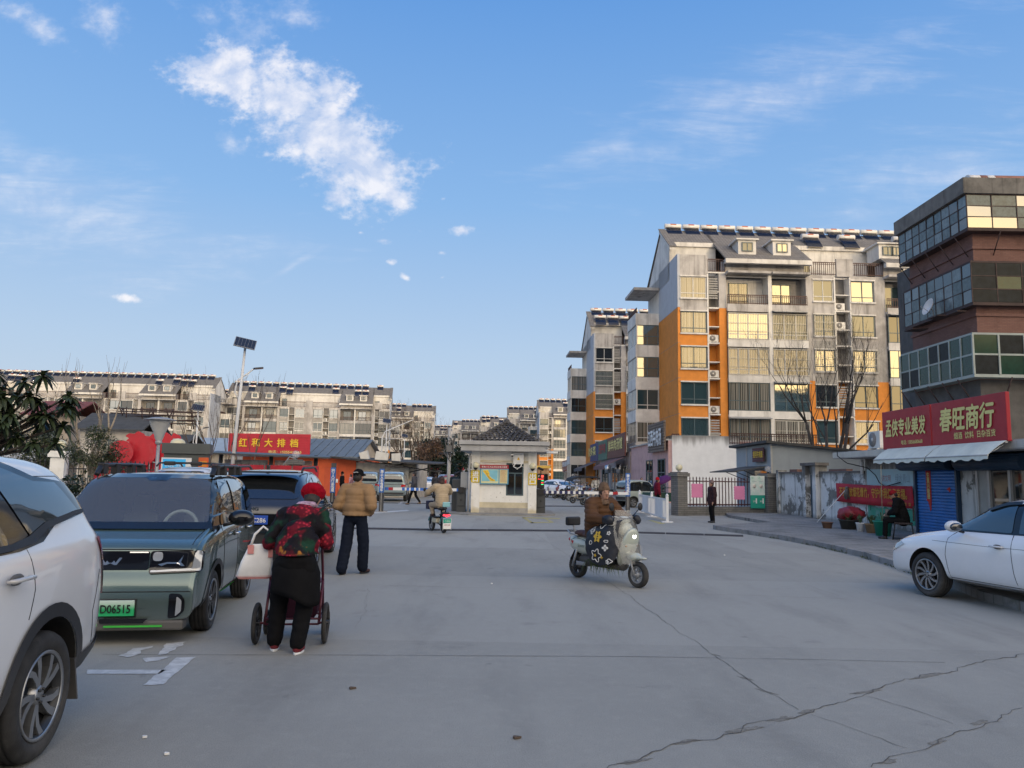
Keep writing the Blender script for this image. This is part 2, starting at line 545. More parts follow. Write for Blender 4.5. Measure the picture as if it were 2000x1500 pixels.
cb = MB()
crack(cb, [(1215, 1155), (1300, 1215), (1385, 1272), (1470, 1335), (1570, 1392)], .013, .02)
crack(cb, [(1040, 1040), (1110, 1085), (1215, 1155)], .011, .012)
crack(cb, [(1170, 1510), (1300, 1460), (1450, 1425), (1570, 1392), (1690, 1357), (1850, 1310), (2000, 1275)], .018, .05)
crack(cb, [(1690, 1360), (1780, 1385), (1885, 1420)], .011, .02)
crack(cb, [(1585, 1396), (1690, 1432), (1790, 1468)], .009, .02)
crack(cb, [(1690, 1495), (1790, 1466), (1885, 1420), (2000, 1380)], .015, .045)
crack(cb, [(200, 1279), (700, 1280), (1250, 1283), (1550, 1288), (1920, 1296)], .014, .003, .004, .3)
crack(cb, [(720, 1143), (1000, 1150), (1290, 1157), (1700, 1172)], .016, .003, .004, .3)
crack(cb, [(700, 1087), (1000, 1090), (1400, 1106), (1600, 1114)], .02, .003, .004, .4)
crack(cb, [(1360, 1078), (1480, 1110), (1640, 1165)], .008, .02)
crack(cb, [(720, 1150), (715, 1180), (702, 1230)], .005, .03)
cb.build('road_crack', M_CRACK, kind='structure')
cb = MB()


def patch_ground(b, px, py, rx, ry, ang, z=.0025, n=22, seed=0):
    c = G(px, py)
    pts = []
    for k in range(n):
        a = 2 * PI * k / n
        r = .6 + .55 * mnoise.noise(V((math.cos(a) * 1.7 + seed * 3.1, math.sin(a) * 1.7, seed)))
        x, y = rx * r * math.cos(a), ry * r * math.sin(a)
        pts.append((c.x + x * math.cos(ang) - y * math.sin(ang), c.y + x * math.sin(ang) + y * math.cos(ang), z))
    b.face(pts)


for i, (px, py, rx, ry, an) in enumerate([(1345, 1448, .22, .05, .5), (1450, 1426, .3, .06, .5), (1530, 1404, .22, .07, .5), (1575, 1390, .16, .06, .6), (1690, 1352, .28, .07, .45),
                                          (1815, 1320, .4, .06, .5), (1400, 1280, .1, .03, -.9), (1455, 1325, .13, .04, -.9), (1500, 1352, .2, .03, -.9), (1735, 1488, .16, .06, .5),
                                          (1830, 1450, .2, .05, .6), (1910, 1412, .2, .05, .6), (1240, 1488, .2, .05, .4)]):
    patch_ground(cb, px, py, rx * .85, ry * .7, an, seed=i)
cb.build('road_crumbling', M_CRUMB, kind='structure')


def ragged(b, quad, z=.004, n=14, jag=.02):
    P = [G(*p) for p in quad]
    out = []
    for a, c in zip(P, P[1:] + P[:1]):
        for i in range(n):
            p = a.lerp(c, i / n)
            out.append((p.x + mnoise.noise(p * 11) * jag, p.y + mnoise.noise(p * 11 + V((9, 0, 0))) * jag, z))
    b.face(out)


mb = MB()
ragged(mb, [(170, 1309), (325, 1309), (310, 1317), (170, 1317)], jag=.008)
ragged(mb, [(345, 1285), (381, 1284), (318, 1338), (280, 1339)], jag=.012)
ragged(mb, [(325, 1257), (365, 1254), (330, 1276), (309, 1280)], jag=.03)
ragged(mb, [(280, 1286), (328, 1284), (310, 1291), (282, 1294)], jag=.03)
ragged(mb, [(262, 1268), (297, 1262), (260, 1283), (232, 1281)], jag=.05)
ragged(mb, [(705, 1002), (795, 996), (800, 998), (705, 1005)], jag=.01)
ragged(mb, [(783, 979), (791, 976), (786, 984), (777, 985)], jag=.01)
mb.build('road_marking', M_MARK, kind='structure')
mb = MB()
for q in ([(1020, 1010), (1095, 1012), (1092, 1014), (1020, 1012)], [(1020, 1011), (1026, 1011), (1044, 1022), (1036, 1022)], [(1062, 1013), (1068, 1013), (1080, 1019), (1073, 1019)],
          [(1265, 1016), (1275, 1016), (1300, 1023), (1290, 1024)], [(1036, 1020), (1080, 1019), (1082, 1021), (1038, 1022)]):
    ragged(mb, q, jag=.03)
mb.build('yellow_marking', M_YMARK, kind='structure')


def ridge(name, pts, label, hw=.12, h=.045):
    b = MB()
    P = [G(*p) for p in pts]
    for a, c in zip(P, P[1:]):
        n = max(1, round((c - a).length / 1.2))
        for i in range(n):
            p, q = a.lerp(c, (i + .01) / n), a.lerp(c, (i + .99) / n)
            d = (q - p).normalized(); s = V((-d.y, d.x, 0))
            b.rings([[tuple(e + s * k + V((0, 0, z))) for k, z in ((-hw, .003), (-hw * .45, h), (hw * .45, h), (hw, .003))] for e in (p, q)])
    return tag(b.build(name, mat('cable_cover_rubber', (.045, .045, .05), .8, var=.3)), label, 'cable cover')


ridge('cable_cover', [(690, 1033), (860, 1036), (1130, 1038), (1300, 1043), (1452, 1048)], 'long dark rubber cable cover across the road in front of the gatehouse')
ridge('cable_cover', [(700, 982), (905, 985)], 'dark rubber cable cover across the lane behind the entrance barrier', .14)
ridge('cable_cover', [(1058, 989), (1190, 990)], 'dark rubber cable cover across the lane beside the parked scooters', .14)
# the slightly raised island the gatehouse stands on, litter
sheet('traffic_island', [(-2.6, 32.4), (-1.7, 31.6), (1.2, 31.7), (1.9, 32.6), (1.9, 36.6), (-2.6, 36.6)], 0.0, mat('island_concrete', (.24, .235, .22), .85, var=.2, dirt_amt=.5), .05)
for px, py, m_, lb in ((1009, 1443, mat('brown_scrap', (.10, .07, .05), .8), 'small brown scrap lying on the road in the foreground'),
                       (960, 1141, M_WLET, 'white paper scrap lying mid road left of the scooter'), (688, 1346, mat('brown_scrap', (.1, .07, .05)), 'dark leaf scrap lying on the road near the foreground left'),
                       (1415, 1085, M_WLET, 'white paper scrap lying on the road right of the scooter'), (282, 1442, M_WLET, 'tiny white scrap beside the white car wheel'), (325, 1475, M_WLET, 'white scrap at the lower left edge of the road')):
    c = G(px, py); b = MB(); s = .035
    s = .017 if m_ is M_WLET else .03
    b.rings([[(c.x + s * math.cos(a) * r, c.y + s * .6 * math.sin(a) * r, z) for a, r in ((0, 1), (1, .7), (2.1, 1.1), (3.3, .8), (4.4, 1.2), (5.3, .7))] for z in (.004, .016)])
    tag(b.build('litter', m_), lb, 'litter')

# ------------------------------------------------------------------ apartment buildings
def plaster_fn(base, dark, amt):
    def fn(t, o, c):
        big = t.noise(o, .28, 8, .65, .4); st = t.noise(t.mapv(o, (1.6, 1.6, .14)), 1.1, 8, .65)
        c = t.mix(t.m('MULTIPLY', t.step(big, .45, .62), amt), c, dark)
        return t.mix(t.m('MULTIPLY', t.step(st, .5, .68), amt * .8), c, tuple(x * .5 for x in dark))
    return fn


W_GREY = mat('stained_grey_render', (.45, .43, .41), .88, var=.1, fn=plaster_fn(0, (.25, .235, .22), .85))
W_WHITE = mat('stained_white_render', (.66, .64, .60), .85, var=.08, fn=plaster_fn(0, (.40, .38, .35), .5))
W_PALE = mat('pale_blue_grey_render', (.42, .44, .47), .85, var=.06, streak=.12)
W_ORANGE = mat('orange_render', (.62, .225, .035), .8, var=.1, streak=.12, dirt_amt=.12)
W_CREAM = mat('cream_render', (.64, .58, .49), .85, var=.1, streak=.3)
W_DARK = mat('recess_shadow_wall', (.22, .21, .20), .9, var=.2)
W_LOUV = mat('louvre_grey', (.30, .29, .27), .7, var=.15)
M_ROOF = None


def tile_fn(t, o, c):
    x, y, z = t.sep(o)
    wv = t.m('SINE', t.m('MULTIPLY', x, 24.0)); rw = t.m('FRACT', t.m('MULTIPLY', z, 3.2))
    c = t.mix(t.step(t.m('ADD', wv, t.m('MULTIPLY', rw, .8)), -1.2, .2), (.08, .075, .07), c)
    return t.mix(t.m('MULTIPLY', t.step(t.noise(o, .6, 7, .6), .45, .7), .5), c, (.14, .13, .115))


M_ROOF = mat('grey_roof_tile', (.165, .155, .145), .85, var=.25, fn=tile_fn)
M_RAIL = mat('brown_railing', (.06, .025, .02), .6, var=.2)
M_CAGE = mat('cream_cage_bar', (.50, .47, .40), .5, var=.1)
M_FRAME = mat('teal_window_frame', (.05, .085, .10), .45)
M_FRAMEW = mat('white_window_frame', (.55, .54, .51), .5)
M_ACW = mat('air_conditioner_white', (.62, .61, .57), .5, var=.1, streak=.25)
M_PANEL = mat('solar_collector', (.012, .02, .05), .12, var=0, coat=.5)
M_TANK = mat('tank_white', (.70, .68, .64), .35, var=.05, streak=.2)
M_LABEL = mat('tank_orange_label', (.45, .13, .05), .5)
MESH = {}


def mesh(key, mats, fn):
    if key not in MESH:
        b = MB(); fn(b)
        bmesh.ops.recalc_face_normals(b.b, faces=b.b.faces[:])
        me = bpy.data.meshes.new(key if isinstance(key, str) else key[0])
        b.b.to_mesh(me); b.b.free()
        for m in mats: me.materials.append(m)
        MESH[key] = me
    return MESH[key]


def part(name, me, parent, loc=(0, 0, 0), rz=0, rx=0):
    o = link(name, me, parent, loc, rz)
    if rx: o.rotation_euler = (rx, 0, rz)
    return o


def window(parent, x0, x1, z0, z1, y, style, far, r):
    """style 0 teal slider with transom, 1 white slider, 2 wide balcony glazing"""
    w_, h_ = round(x1 - x0, 2), round(z1 - z0, 2)
    fm = (M_FRAME, M_FRAMEW, M_FRAME)[style]
    gm = r.choice((G_BLUE, G_TEAL, G_CURT, G_DARK, G_BLUE) if style != 1 else (G_CURT, G_BLUE, G_CURT, G_TEAL)) if not far else r.choice((G_TEAL, G_DARK, G_CURT, G_TEAL, G_BLUE))
    t = .06

    def frame(b):
        tr = .42 if style != 2 else .8
        for a, c, d, e in ((0, w_, 0, t), (0, w_, h_ - t, h_)): b.box(a, c, -.06, .06, d, e)
        for a, c in ((0, t), (w_ - t, w_)): b.box(a, c, -.06, .06, t, h_ - t)
        n = max(2, round(w_ / .85))
        for k in range(1, n): b.box(w_ * k / n - t / 2, w_ * k / n + t / 2, -.05, .05, t, h_ - t)
        if h_ > 1.2:
            for k in range(n): b.box(w_ * k / n + t / 2 * (k > 0) + t * (k == 0), w_ * (k + 1) / n - t / 2 * (k < n - 1) - t * (k == n - 1), -.045, .045, tr - t / 2, tr + t / 2)
    def glass(b):
        b.box(t * .6, w_ - t * .6, -.012, .012, t * .6, h_ - t * .6)
    if far:
        def both(b): frame(b); b.box(t * .6, w_ - t * .6, -.012, .012, t * .6, h_ - t * .6, 1)
        return part('window', mesh(('window', w_, h_, style, gm.name), [fm, gm], both), parent, (x0, y, z0))
    o = part('window', mesh(('window', w_, h_, style), [fm], frame), parent, (x0, y, z0))
    part('pane', mesh(('pane', w_, h_, gm.name), [gm], glass), o, rz=R(r.uniform(-.25, .25)), rx=R(r.uniform(-.8, .8)))
    return o


def cage(parent, x0, x1, z0, z1, y, dep=.35, m=None, name='window_cage'):
    w_, h_ = round(x1 - x0, 2), round(z1 - z0, 2)
    def fn(b):
        q = .014
        for z in (0, h_ * .3, h_ * .62, h_):
            b.box(0, w_, -dep - q, -dep + q, z - q, z + q); b.box(-q, q, -dep, 0, z - q, z + q); b.box(w_ - q, w_ + q, -dep, 0, z - q, z + q)
        n = max(3, round(w_ / .14))
        for k in range(n + 1): b.box(w_ * k / n - .011, w_ * k / n + .011, -dep - .024, -dep - .004, 0, h_)
        for k in (1, 2): b.box(-.011, .011, -dep * k / 3, -dep * k / 3 + .02, 0, h_); b.box(w_ - .011, w_ + .011, -dep * k / 3, -dep * k / 3 + .02, 0, h_)
    return part(name, mesh(('window_cage', w_, h_, dep, (m or M_CAGE).name), [m or M_CAGE], fn), parent, (x0, y, z0))


def railing(parent, x0, x1, z0, h, y, m=None, rz=0, name='railing'):
    w_ = round(x1 - x0, 2)
    def fn(b):
        b.box(0, w_, -.03, .03, h - .07, h); b.box(0, w_, -.025, .025, .06, .11); b.box(0, w_, -.02, .02, h - .2, h - .16)
        n = max(2, round(w_ / .17))
        for k in range(n + 1): b.box(w_ * k / n - .02, w_ * k / n + .02, -.018, .018, 0, h - .07)
    return part(name, mesh(('railing', w_, h, (m or M_RAIL).name), [m or M_RAIL], fn), parent, (x0, y, z0), rz)


def ac(parent, x, y, z, far, rz=0, name='air_conditioner'):
    def body(b): b.box(0, .8, 0, .3, 0, .55); b.box(.06, .12, -.06, .3, -.08, 0); b.box(.68, .74, -.06, .3, -.08, 0)
    def fan(b):
        b.lathe([(.0, 0), (.24, 0), (.24, .012), (.0, .012)], 18, M=Matrix.Translation((.31, -.003, .28)) @ Matrix.Rotation(PI / 2, 4, 'X'))
        b.lathe([(.0, .013), (.06, .013), (.06, .02), (0, .02)], 10, 1, M=Matrix.Translation((.31, -.003, .28)) @ Matrix.Rotation(PI / 2, 4, 'X'))
    o = part(name, mesh('ac_body', [M_ACW], body), parent, (x, y, z), rz)
    part('fan_grille', mesh('ac_fan', [W_DARK, M_ACW], fan), o)
    return o


def heater(parent, x, y, z, slope, far):
    """tilted collector below a white tank"""
    c, s = math.cos(.85), math.sin(.85)
    def panel(b):
        b.rings([[(0, -1.5 * c, -.05), (1.3, -1.5 * c, -.05), (1.3, .05, 1.5 * s - .05), (0, .05, 1.5 * s - .05)], [(0, -1.5 * c, .02), (1.3, -1.5 * c, .02), (1.3, .05, 1.5 * s + .02), (0, .05, 1.5 * s + .02)]])
        for k in range(17):
            xx = .04 + k * .076
            b.tube([(xx, -1.47 * c, .05), (xx, .02, 1.5 * s + .045)], .026, 4)
        for xx in (.05, 1.25): b.cyl((xx, .3, -.15), (xx, .15, 1.5 * s), .02, None, 4, 1); b.cyl((xx, .3, -.1), (xx, -.9, -.1), .02, None, 4, 1)
    def tank(b):
        b.cyl((-.08, .18, 1.5 * s + .16), (1.38, .18, 1.5 * s + .16), .235, None, 12)
        b.rings([[(x_, .18 + .243 * math.cos(a), 1.5 * s + .16 + .243 * math.sin(a)) for a in (1.2, 1.6, 2.0, 2.4, 2.8)] for x_ in (.40, .92)], 1, False, False)
    o = part('solar_heater', mesh('solar_collector', [M_PANEL, M_GREY], panel), parent, (x, y, z))
    part('tank', mesh('solar_tank', [M_TANK, M_LABEL], tank), o)
    return o


def louvre(T, x0, x1, z, n, st):
    def fn(b):
        for q in range(n): b.box(0, round(x1 - x0, 2), -.03, -.004, q * st, q * st + .11)
        b.box(0, .03, -.004, .004, 0, n * st)
    part('louvre_panel', mesh(('louvre_panel', round(x1 - x0, 2), n), [W_LOUV], fn), T, (x0, 0, z))


UNIT = [('A', 2.2), ('L', 1.0), ('S', .6), ('C', 3.35), ('P', .3), ('C', 2.95), ('W', .55), ('D', 1.75), ('E', 1.4), ('D', 2.0), ('W', .9)]


def apartment(label, loc, rz, units=1, floors=6, far=True, tail=(), side=False, org_l=5, org_r=3, seed=1, dep=11.0, base=1.0, fh=2.89, heat=1.0, rightside=False, detail=1.0):
    r = random.Random(seed)
    T = thing('apartment_building', label, 'building', loc, rz)
    H = base + floors * fh
    wl = MB(); rf = MB()
    segs = []
    x = 0.0
    for u in range(units):
        for k, wd_ in (UNIT if u % 2 == 0 else UNIT[::-1]): segs.append((k, x, x + wd_)); x += wd_
    for k, wd_ in tail: segs.append((k, x, x + wd_)); x += wd_
    W_ = x
    # core block behind the facade cells: orange below, render above
    zo = base + org_l * fh
    wl.box(0, W_, 1.42, dep, 0, zo, 2); wl.box(0, W_, 1.42, dep, zo, H, 5)
    for s_ in (0, W_):              # end walls beside the first and last cells, with grooves
        a, c = (s_ - .2, s_ - .002) if s_ == 0 else (s_ + .002, s_ + .2)
        wl.box(a, c, .0, dep - 4.4, 0, zo, 2); wl.box(a, c, .0, dep - 4.4, zo, H + 1.55, 5)
        wl.box(a, c, dep - 4.4, dep, 0, H + 1.2, 1)
        for f in range(floors): wl.box(a - .004, c + .004, -.004, dep - 4.396, base + f * fh - .012, base + f * fh + .012, 3)
    right = False
    nC = 0
    for i, (k, a, c) in enumerate(segs):
        if k == 'W' or k == 'S':
            o_ = org_l if k == 'S' else org_r
            zz = base + o_ * fh
            wl.box(a, c, 0, 1.42, 0, zz, 2); wl.box(a, c, 0, 1.42, zz, H, 0)
            continue
        if k == 'P':
            wl.box(a, c, -.3, 1.42, 0, H + .2, 1); continue
        for f in range(floors):
            z = base + f * fh
            org = f < (org_l if k in 'AL' else org_r)
            wm = 2 if org else (0 if f > floors - 3 or k == 'D' else 1)
            top = f == floors - 1
            if k in 'AD':
                z0, z1 = z + .78, z + 2.55
                wl.box(a, c, .0, 1.42, z - .34, z0 - .12, wm); wl.box(a - .02, c + .04, -.16, 1.42, z0 - .12, z0, 1); wl.box(a - .02, c + .04, -.1, .4, z1, z + 2.55 + .1, 1)
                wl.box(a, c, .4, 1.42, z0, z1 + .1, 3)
                if top: wl.box(a, c, 0, 1.42, z1 + .1, H, wm)
                else: wl.box(a, c, .0, .4, z1 + .1, z + fh - .34, wm)
                st = r.choice((0, 0, 1))
                window(T, a + .04, c - .04, z0, z1, .1, st, far, r)
                if not top and r.random() < (.6 if k == 'A' else .4) and detail > .5: cage(T, a + .02, c - .02, z0 - .02, z1, .0)
                if k == 'D' and r.random() < .5 and not org:
                    louvre(T, a + .05, c - .05, z - .3, 5, .14)
            elif k in 'LE':
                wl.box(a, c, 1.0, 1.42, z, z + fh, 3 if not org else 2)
                wl.box(a, c, .02, 1.0, z - .06, z + .06, 1); wl.box(a, c, .02, 1.0, z + 1.3, z + 1.38, 1)
                wl.box(a, a + .12, -.06, .9, z + .06, z + fh - .06, 1)
                if k == 'E': wl.box(c - .1, c, -.06, .9, z + .06, z + fh - .06, 1)
                if r.random() < .3 or (k == 'L' and top):
                    louvre(T, a + .14, c - .12, z + .75, 9, .2)
                elif r.random() < .9:
                    ac(T, a + .16, .15, z + (1.46 if r.random() < .3 else .14), far)
                    if r.random() < .3: ac(T, a + .16, .15, z + .85 + (.61 if 0 else 0), far) if 0 else None
            elif k == 'C':
                # balcony: slab, band, inner wall with a door, railing or glazing
                wl.box(a, c, -.25, 1.42, z - .16, z + .02, 1)
                wl.box(a, c, -.28, -.16, z - .3, z + .32, 0 if top else 1)
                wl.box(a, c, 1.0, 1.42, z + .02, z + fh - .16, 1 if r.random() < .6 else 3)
                roll = 0 if top else r.choice((0, 1, 2, 2, 1))
                if roll == 0:
                    dx_ = a + (c - a) * (.15 if nC % 2 else .2)
                    window(T, dx_, dx_ + 1.6, z + .1, z + 2.35, .96, 0, far, r)
                    railing(T, a + .02, c - .02, z + .32, .8, -.22)
                elif roll == 1:
                    window(T, a + .03, c - .03, z + .34, z + 2.5, -.15, 1, far, r)
                    if detail > .5: cage(T, a + .02, c - .02, z + .36, z + 2.45, -.24, .12)
                else:
                    window(T, a + .03, c - .03, z + .34, z + 2.6, -.18, 2, far, r)
                wl.box(a, c, -.22, .1, z + 2.6, z + fh - .3, 1)
                if r.random() < .18 and not top:      # small rain hood
                    wl.rings([[(a, -.2, z + 2.72), (c, -.2, z + 2.72), (c, -.75, z + 2.55), (a, -.75, z + 2.55)], [(a, -.2, z + 2.75), (c, -.2, z + 2.75), (c, -.75, z + 2.58), (a, -.75, z + 2.58)]], 4)
                if top: wl.box(a - .1, c + .1, -.85, .2, H - .12, H + .06, 0)
                nC += 1
    # roof: full slope over the balconies, set back behind terraces elsewhere
    ry, rz_ = dep / 2, H + 5.2
    e0, ez = -.75, H + .95
    sl_ = (rz_ - ez) / (ry - e0)
    def slope(xa, xb, y0):
        z0 = ez + (y0 - e0) * sl_
        rf.rings([[(xa, y0, z0), (xb, y0, z0), (xb, ry, rz_), (xa, ry, rz_)], [(xa, y0, z0 + .14), (xb, y0, z0 + .14), (xb, ry, rz_ + .14), (xa, ry, rz_ + .14)]])
        wl.box(xa, xb, y0 - .07, y0 + .3, z0 - .26, z0 + .1, 1)
    runs = []
    for k, a, c in segs:
        kind = 'c' if k in 'CP' else 't'
        if runs and runs[-1][0] == kind: runs[-1][2] = c
        else: runs.append([kind, a, c])
    for kind, a, c in runs:
        if kind == 'c':
            slope(a - .25, c + .25, e0)
            wl.box(a, c, .2, 1.5, H, H + 1.3, 0)
            for q in (.28, .72):
                dxm = a + (c - a) * q
                d = MB()
                zb, yb = ez + 1.1 * sl_ - .05, e0 + .9
                d.box(dxm - .75, dxm + .75, yb, yb + 2.0, zb, zb + 1.25); d.box(dxm - .95, dxm + .95, yb - .2, yb + 2.4, zb + 1.25, zb + 1.37)
                o = d.build('dormer', W_WHITE, T)
                window(o, dxm - .45, dxm + .45, zb + .3, zb + 1.05, yb - .05, 0, True, r)
        else:
            slope(a, c, 2.6)
            wl.box(a, c, 2.7, 3.0, H, ez + 3.1 * sl_ - .1, 1)
            if c - a > 2.4: window(T, a + .5, a + 1.5, H + .2, H + 2.0, 2.62, 0, far, r)
            m_ = a + (c - a) * .5
            if c - a < 5: wl.box(a, m_ + .4, 0, .2, H, H + 1.5, 0); railing(T, m_ + .45, c - .05, H + .12, 1.1, .1); wl.box(m_ + .4, c, .0, .25, H, H + .12, 1)
            else:
                railing(T, a + .05, m_ - .7, H + .12, 1.1, .1); railing(T, m_ + .7, c - .05, H + .12, 1.1, .1)
                wl.box(m_ - .7, m_ + .7, 0, .2, H, H + 1.5, 0); wl.box(a, c, .25, .45, H, H + .12, 1)
            wl.box(a, c, 1.2, 2.7, H - .05, H + .08, 0)
    # back slope and gable ends
    zb = ez + (dep - 10.3) * .0
    rf.rings([[(-.3, ry, rz_), (W_ + .3, ry, rz_), (W_ + .3, dep + .6, ez), (-.3, dep + .6, ez)], [(-.3, ry, rz_ + .14), (W_ + .3, ry, rz_ + .14), (W_ + .3, dep + .6, ez + .14), (-.3, dep + .6, ez + .14)]])
    for s_ in (0, W_):
        a, c = (s_ - .2, s_ + .05) if s_ == 0 else (s_ - .05, s_ + .2)
        g = [(2.6, ez + (2.6 - e0) * sl_ - .05), (ry, rz_ - .05), (dep, ez + .1), (dep, H), (2.6, H)]
        wl.rings([[(a, y, z) for y, z in g], [(c, y, z) for y, z in g]], 1)
        y0 = 1.6
        a2, c2 = (s_ - .42, s_ + .1) if s_ == 0 else (s_ - .1, s_ + .42)
        z0 = ez + (y0 - e0) * sl_
        wl.rings([[(q, y0, z0 + .12), (q, ry, rz_ + .12), (q, ry, rz_ - .16), (q, y0, z0 - .16)] for q in (a2, c2)], 1)
        rf.rings([[(q, y0 - .1, z0 + .06), (q, ry, rz_ + .16), (q, ry, rz_ + .24), (q, y0 - .1, z0 + .14)] for q in (a2 - .05, c2 + .05)])
    # stacked balconies on the end wall towards the street
    for s_, on in ((0, side), (W_, rightside)):
        if not on: continue
        q0, q1 = (s_ - 2.3, s_ - .2) if s_ == 0 else (s_ + .2, s_ + 2.3)
        ya, yb = dep - 4.4, dep - .6
        for f in range(floors):
            z = base + f * fh
            wl.box(q0, q1, ya, yb, z - .2, z + .85, 1)
            if f < floors - 1:
                o = window(T, q0 + .06, q1 - .06, z + .86, z + 2.68, ya + .08, r.choice((1, 2)), far, r)
                gl = mesh(('side_glazing', yb - ya, f % 3), [(G_CURT, G_TEAL, G_DARK)[f % 3], M_FRAMEW], lambda b: (b.box(-.02, .02, 0, yb - ya, 0, 1.82), [b.box(-.05, .05, (yb - ya) * k / 6 - .03, (yb - ya) * k / 6 + .03, 0, 1.82, 1) for k in range(7)]))
                part('side_window', gl, T, (q0 + .1 if s_ == 0 else q1 - .1, ya, z + .86))
                wl.box(q0 + .3, q1 - .3, ya + .4, yb, z + .85, z + 2.7, 3)
            else:
                railing(T, 0, yb - ya, z + .85, .5, 0, rz=PI / 2).location = (q0 + .1, ya, z + .85)
                wl.box(q0 - .2, q1, ya - .3, yb + .2, z + 2.9, z + 3.15, 0)
        if r.random() < 2: ac(T, q0 + .3, ya - .35, base + .9, far)
    wall = wl.build('wall', [W_GREY, W_WHITE, W_ORANGE, W_DARK, M_GREY, W_PALE], T)
    rf.build('roof', M_ROOF, T)
    n = int(W_ / 1.62)
    cnt = 0
    for k in range(n):
        if r.random() < heat * .97 and cnt < 95: heater(T, .2 + k * 1.62, ry - .15, rz_ - .78, sl_, far); cnt += 1
    for k in range(n):
        if r.random() < heat * .34 and cnt < 95:
            yy = r.uniform(2.9, 3.6)
            heater(T, .4 + k * 1.62, yy, ez + (yy - .95 - e0) * sl_ + .12, sl_, far); cnt += 1
    return T


p = D(1331, 900, 61.0)
apartment('large stained apartment block with orange end wall behind the white wall at right', (p.x, p.y, 0), R(2.2), 1, 6, False, (('C', 1.6), ('W', .8), ('D', 2.0), ('L', 1.0), ('D', 2.2), ('C', 3), ('W', 2)), side=True, seed=4)
p = D(1162, 900, 94.0)
apartment('orange and grey apartment block behind the row of shops, second block along the street', (p.x, p.y, 0), R(2.2), 1, 6, True, (('C', 1.6), ('W', .8), ('D', 2.0)), side=True, seed=5, base=.6, org_l=4)
p = D(1054, 900, 213)
apartment('cream apartment block rising right behind the gatehouse roof', (p.x, p.y, 0), R(4), 1, 6, True, (), side=True, org_l=3, org_r=1, seed=6, base=.6)
p = D(992, 900, 243)
apartment('far apartment block straight above the gatehouse roof peak', (p.x, p.y, 0), R(2), 1, 6, True, org_l=3, org_r=1, seed=7, heat=.8)
p = D(938, 900, 285)
apartment('far dark roofed apartment block left of the gatehouse roof peak', (p.x, p.y, 0), R(2), 1, 6, True, org_l=3, org_r=1, seed=8, heat=.7, detail=0)
p = D(882, 900, 306)
apartment('farthest cream apartment block left of the gatehouse eave', (p.x, p.y, 0), R(0), 1, 6, True, org_l=3, org_r=1, seed=9, heat=.8, detail=0)
p = D(836, 900, 345)
apartment('smallest distant apartment block at the end of the street', (p.x - 2, p.y, 0), R(0), 1, 6, True, org_l=3, org_r=1, seed=10, detail=0)
p = D(845, 900, 236)
apartment('plain apartment block with dark gable above the bare street tree', (p.x - 17, p.y, 0), R(5), 1, 6, True, org_l=3, org_r=1, seed=11, heat=.8, base=.6)
p = D(757, 900, 166)
a_ = R(7)
apartment('long cream apartment block above the red restaurant board', (p.x - 34 * math.cos(a_), p.y - 34 * math.sin(a_), 0), a_, 2, 5, True, seed=12, rightside=True, org_l=2, org_r=1)
p = D(545, 900, 205)
apartment('grey apartment block in the gap left of the tall solar street lamp', (p.x - 34, p.y, 0), R(6), 2, 6, True, seed=13, org_l=2, org_r=1, detail=0)
p = D(402, 900, 152)
apartment('left cream apartment block with a long row of roof heaters above the red discs', (p.x - 51, p.y - 3, 0), R(3.5), 3, 5, True, seed=14, rightside=True, org_l=1, org_r=1)
# across the street behind the camera: seen in the windscreens and windows, and it shades the street
apartment('apartment block across the street, seen only as a reflection in the car windows', (86, -46, 0), R(180), 6, 6, True, seed=15, detail=0, heat=.5)

# ------------------------------------------------------------------ vehicles
def paint(name, col, metal=0.0, rough=.35, dust=.5, coat=1.0):
    return mat(name, col, rough, metal, var=.03, coat=coat, dust=dust)


M_GAP = mat('panel_gap_and_crease', (.01, .01, .01), .8, var=0)
M_TYRE = mat('tyre', (.028, .027, .026), .85, var=.35, vs=8, bump=.2, bs=120, dirt_amt=.55, dirt=(.085, .08, .072), dirt_s=2.5)
M_WELL = mat('wheel_well', (.012, .011, .010), .9, var=.3, dirt_amt=.4, dirt=(.05, .045, .04))
M_CLAD = mat('cladding_plastic', (.022, .023, .026), .6, var=.2, dust=.35)
M_RIM = mat('alloy_rim', (.34, .345, .35), .35, .8, var=.15)
M_RIMD = mat('dark_rim', (.03, .031, .033), .4, .3, var=.1)
M_CHROME = mat('chrome_trim', (.65, .66, .68), .15, 1.0, var=0)
M_TAIL = mat('tail_lamp_red', (.48, .015, .02), .15, var=0, coat=.6)
M_LENS = mat('clear_lens', (.42, .44, .46), .1, .3, var=.2, coat=1.0)
M_CARGLASS = mat('car_glass', (.012, .014, .016), .03, var=0, spec=1.0, coat=1.0)
M_CARGLASS2 = mat('tinted_car_glass', (.02, .03, .035), .03, var=0, spec=1.0, coat=1.0)
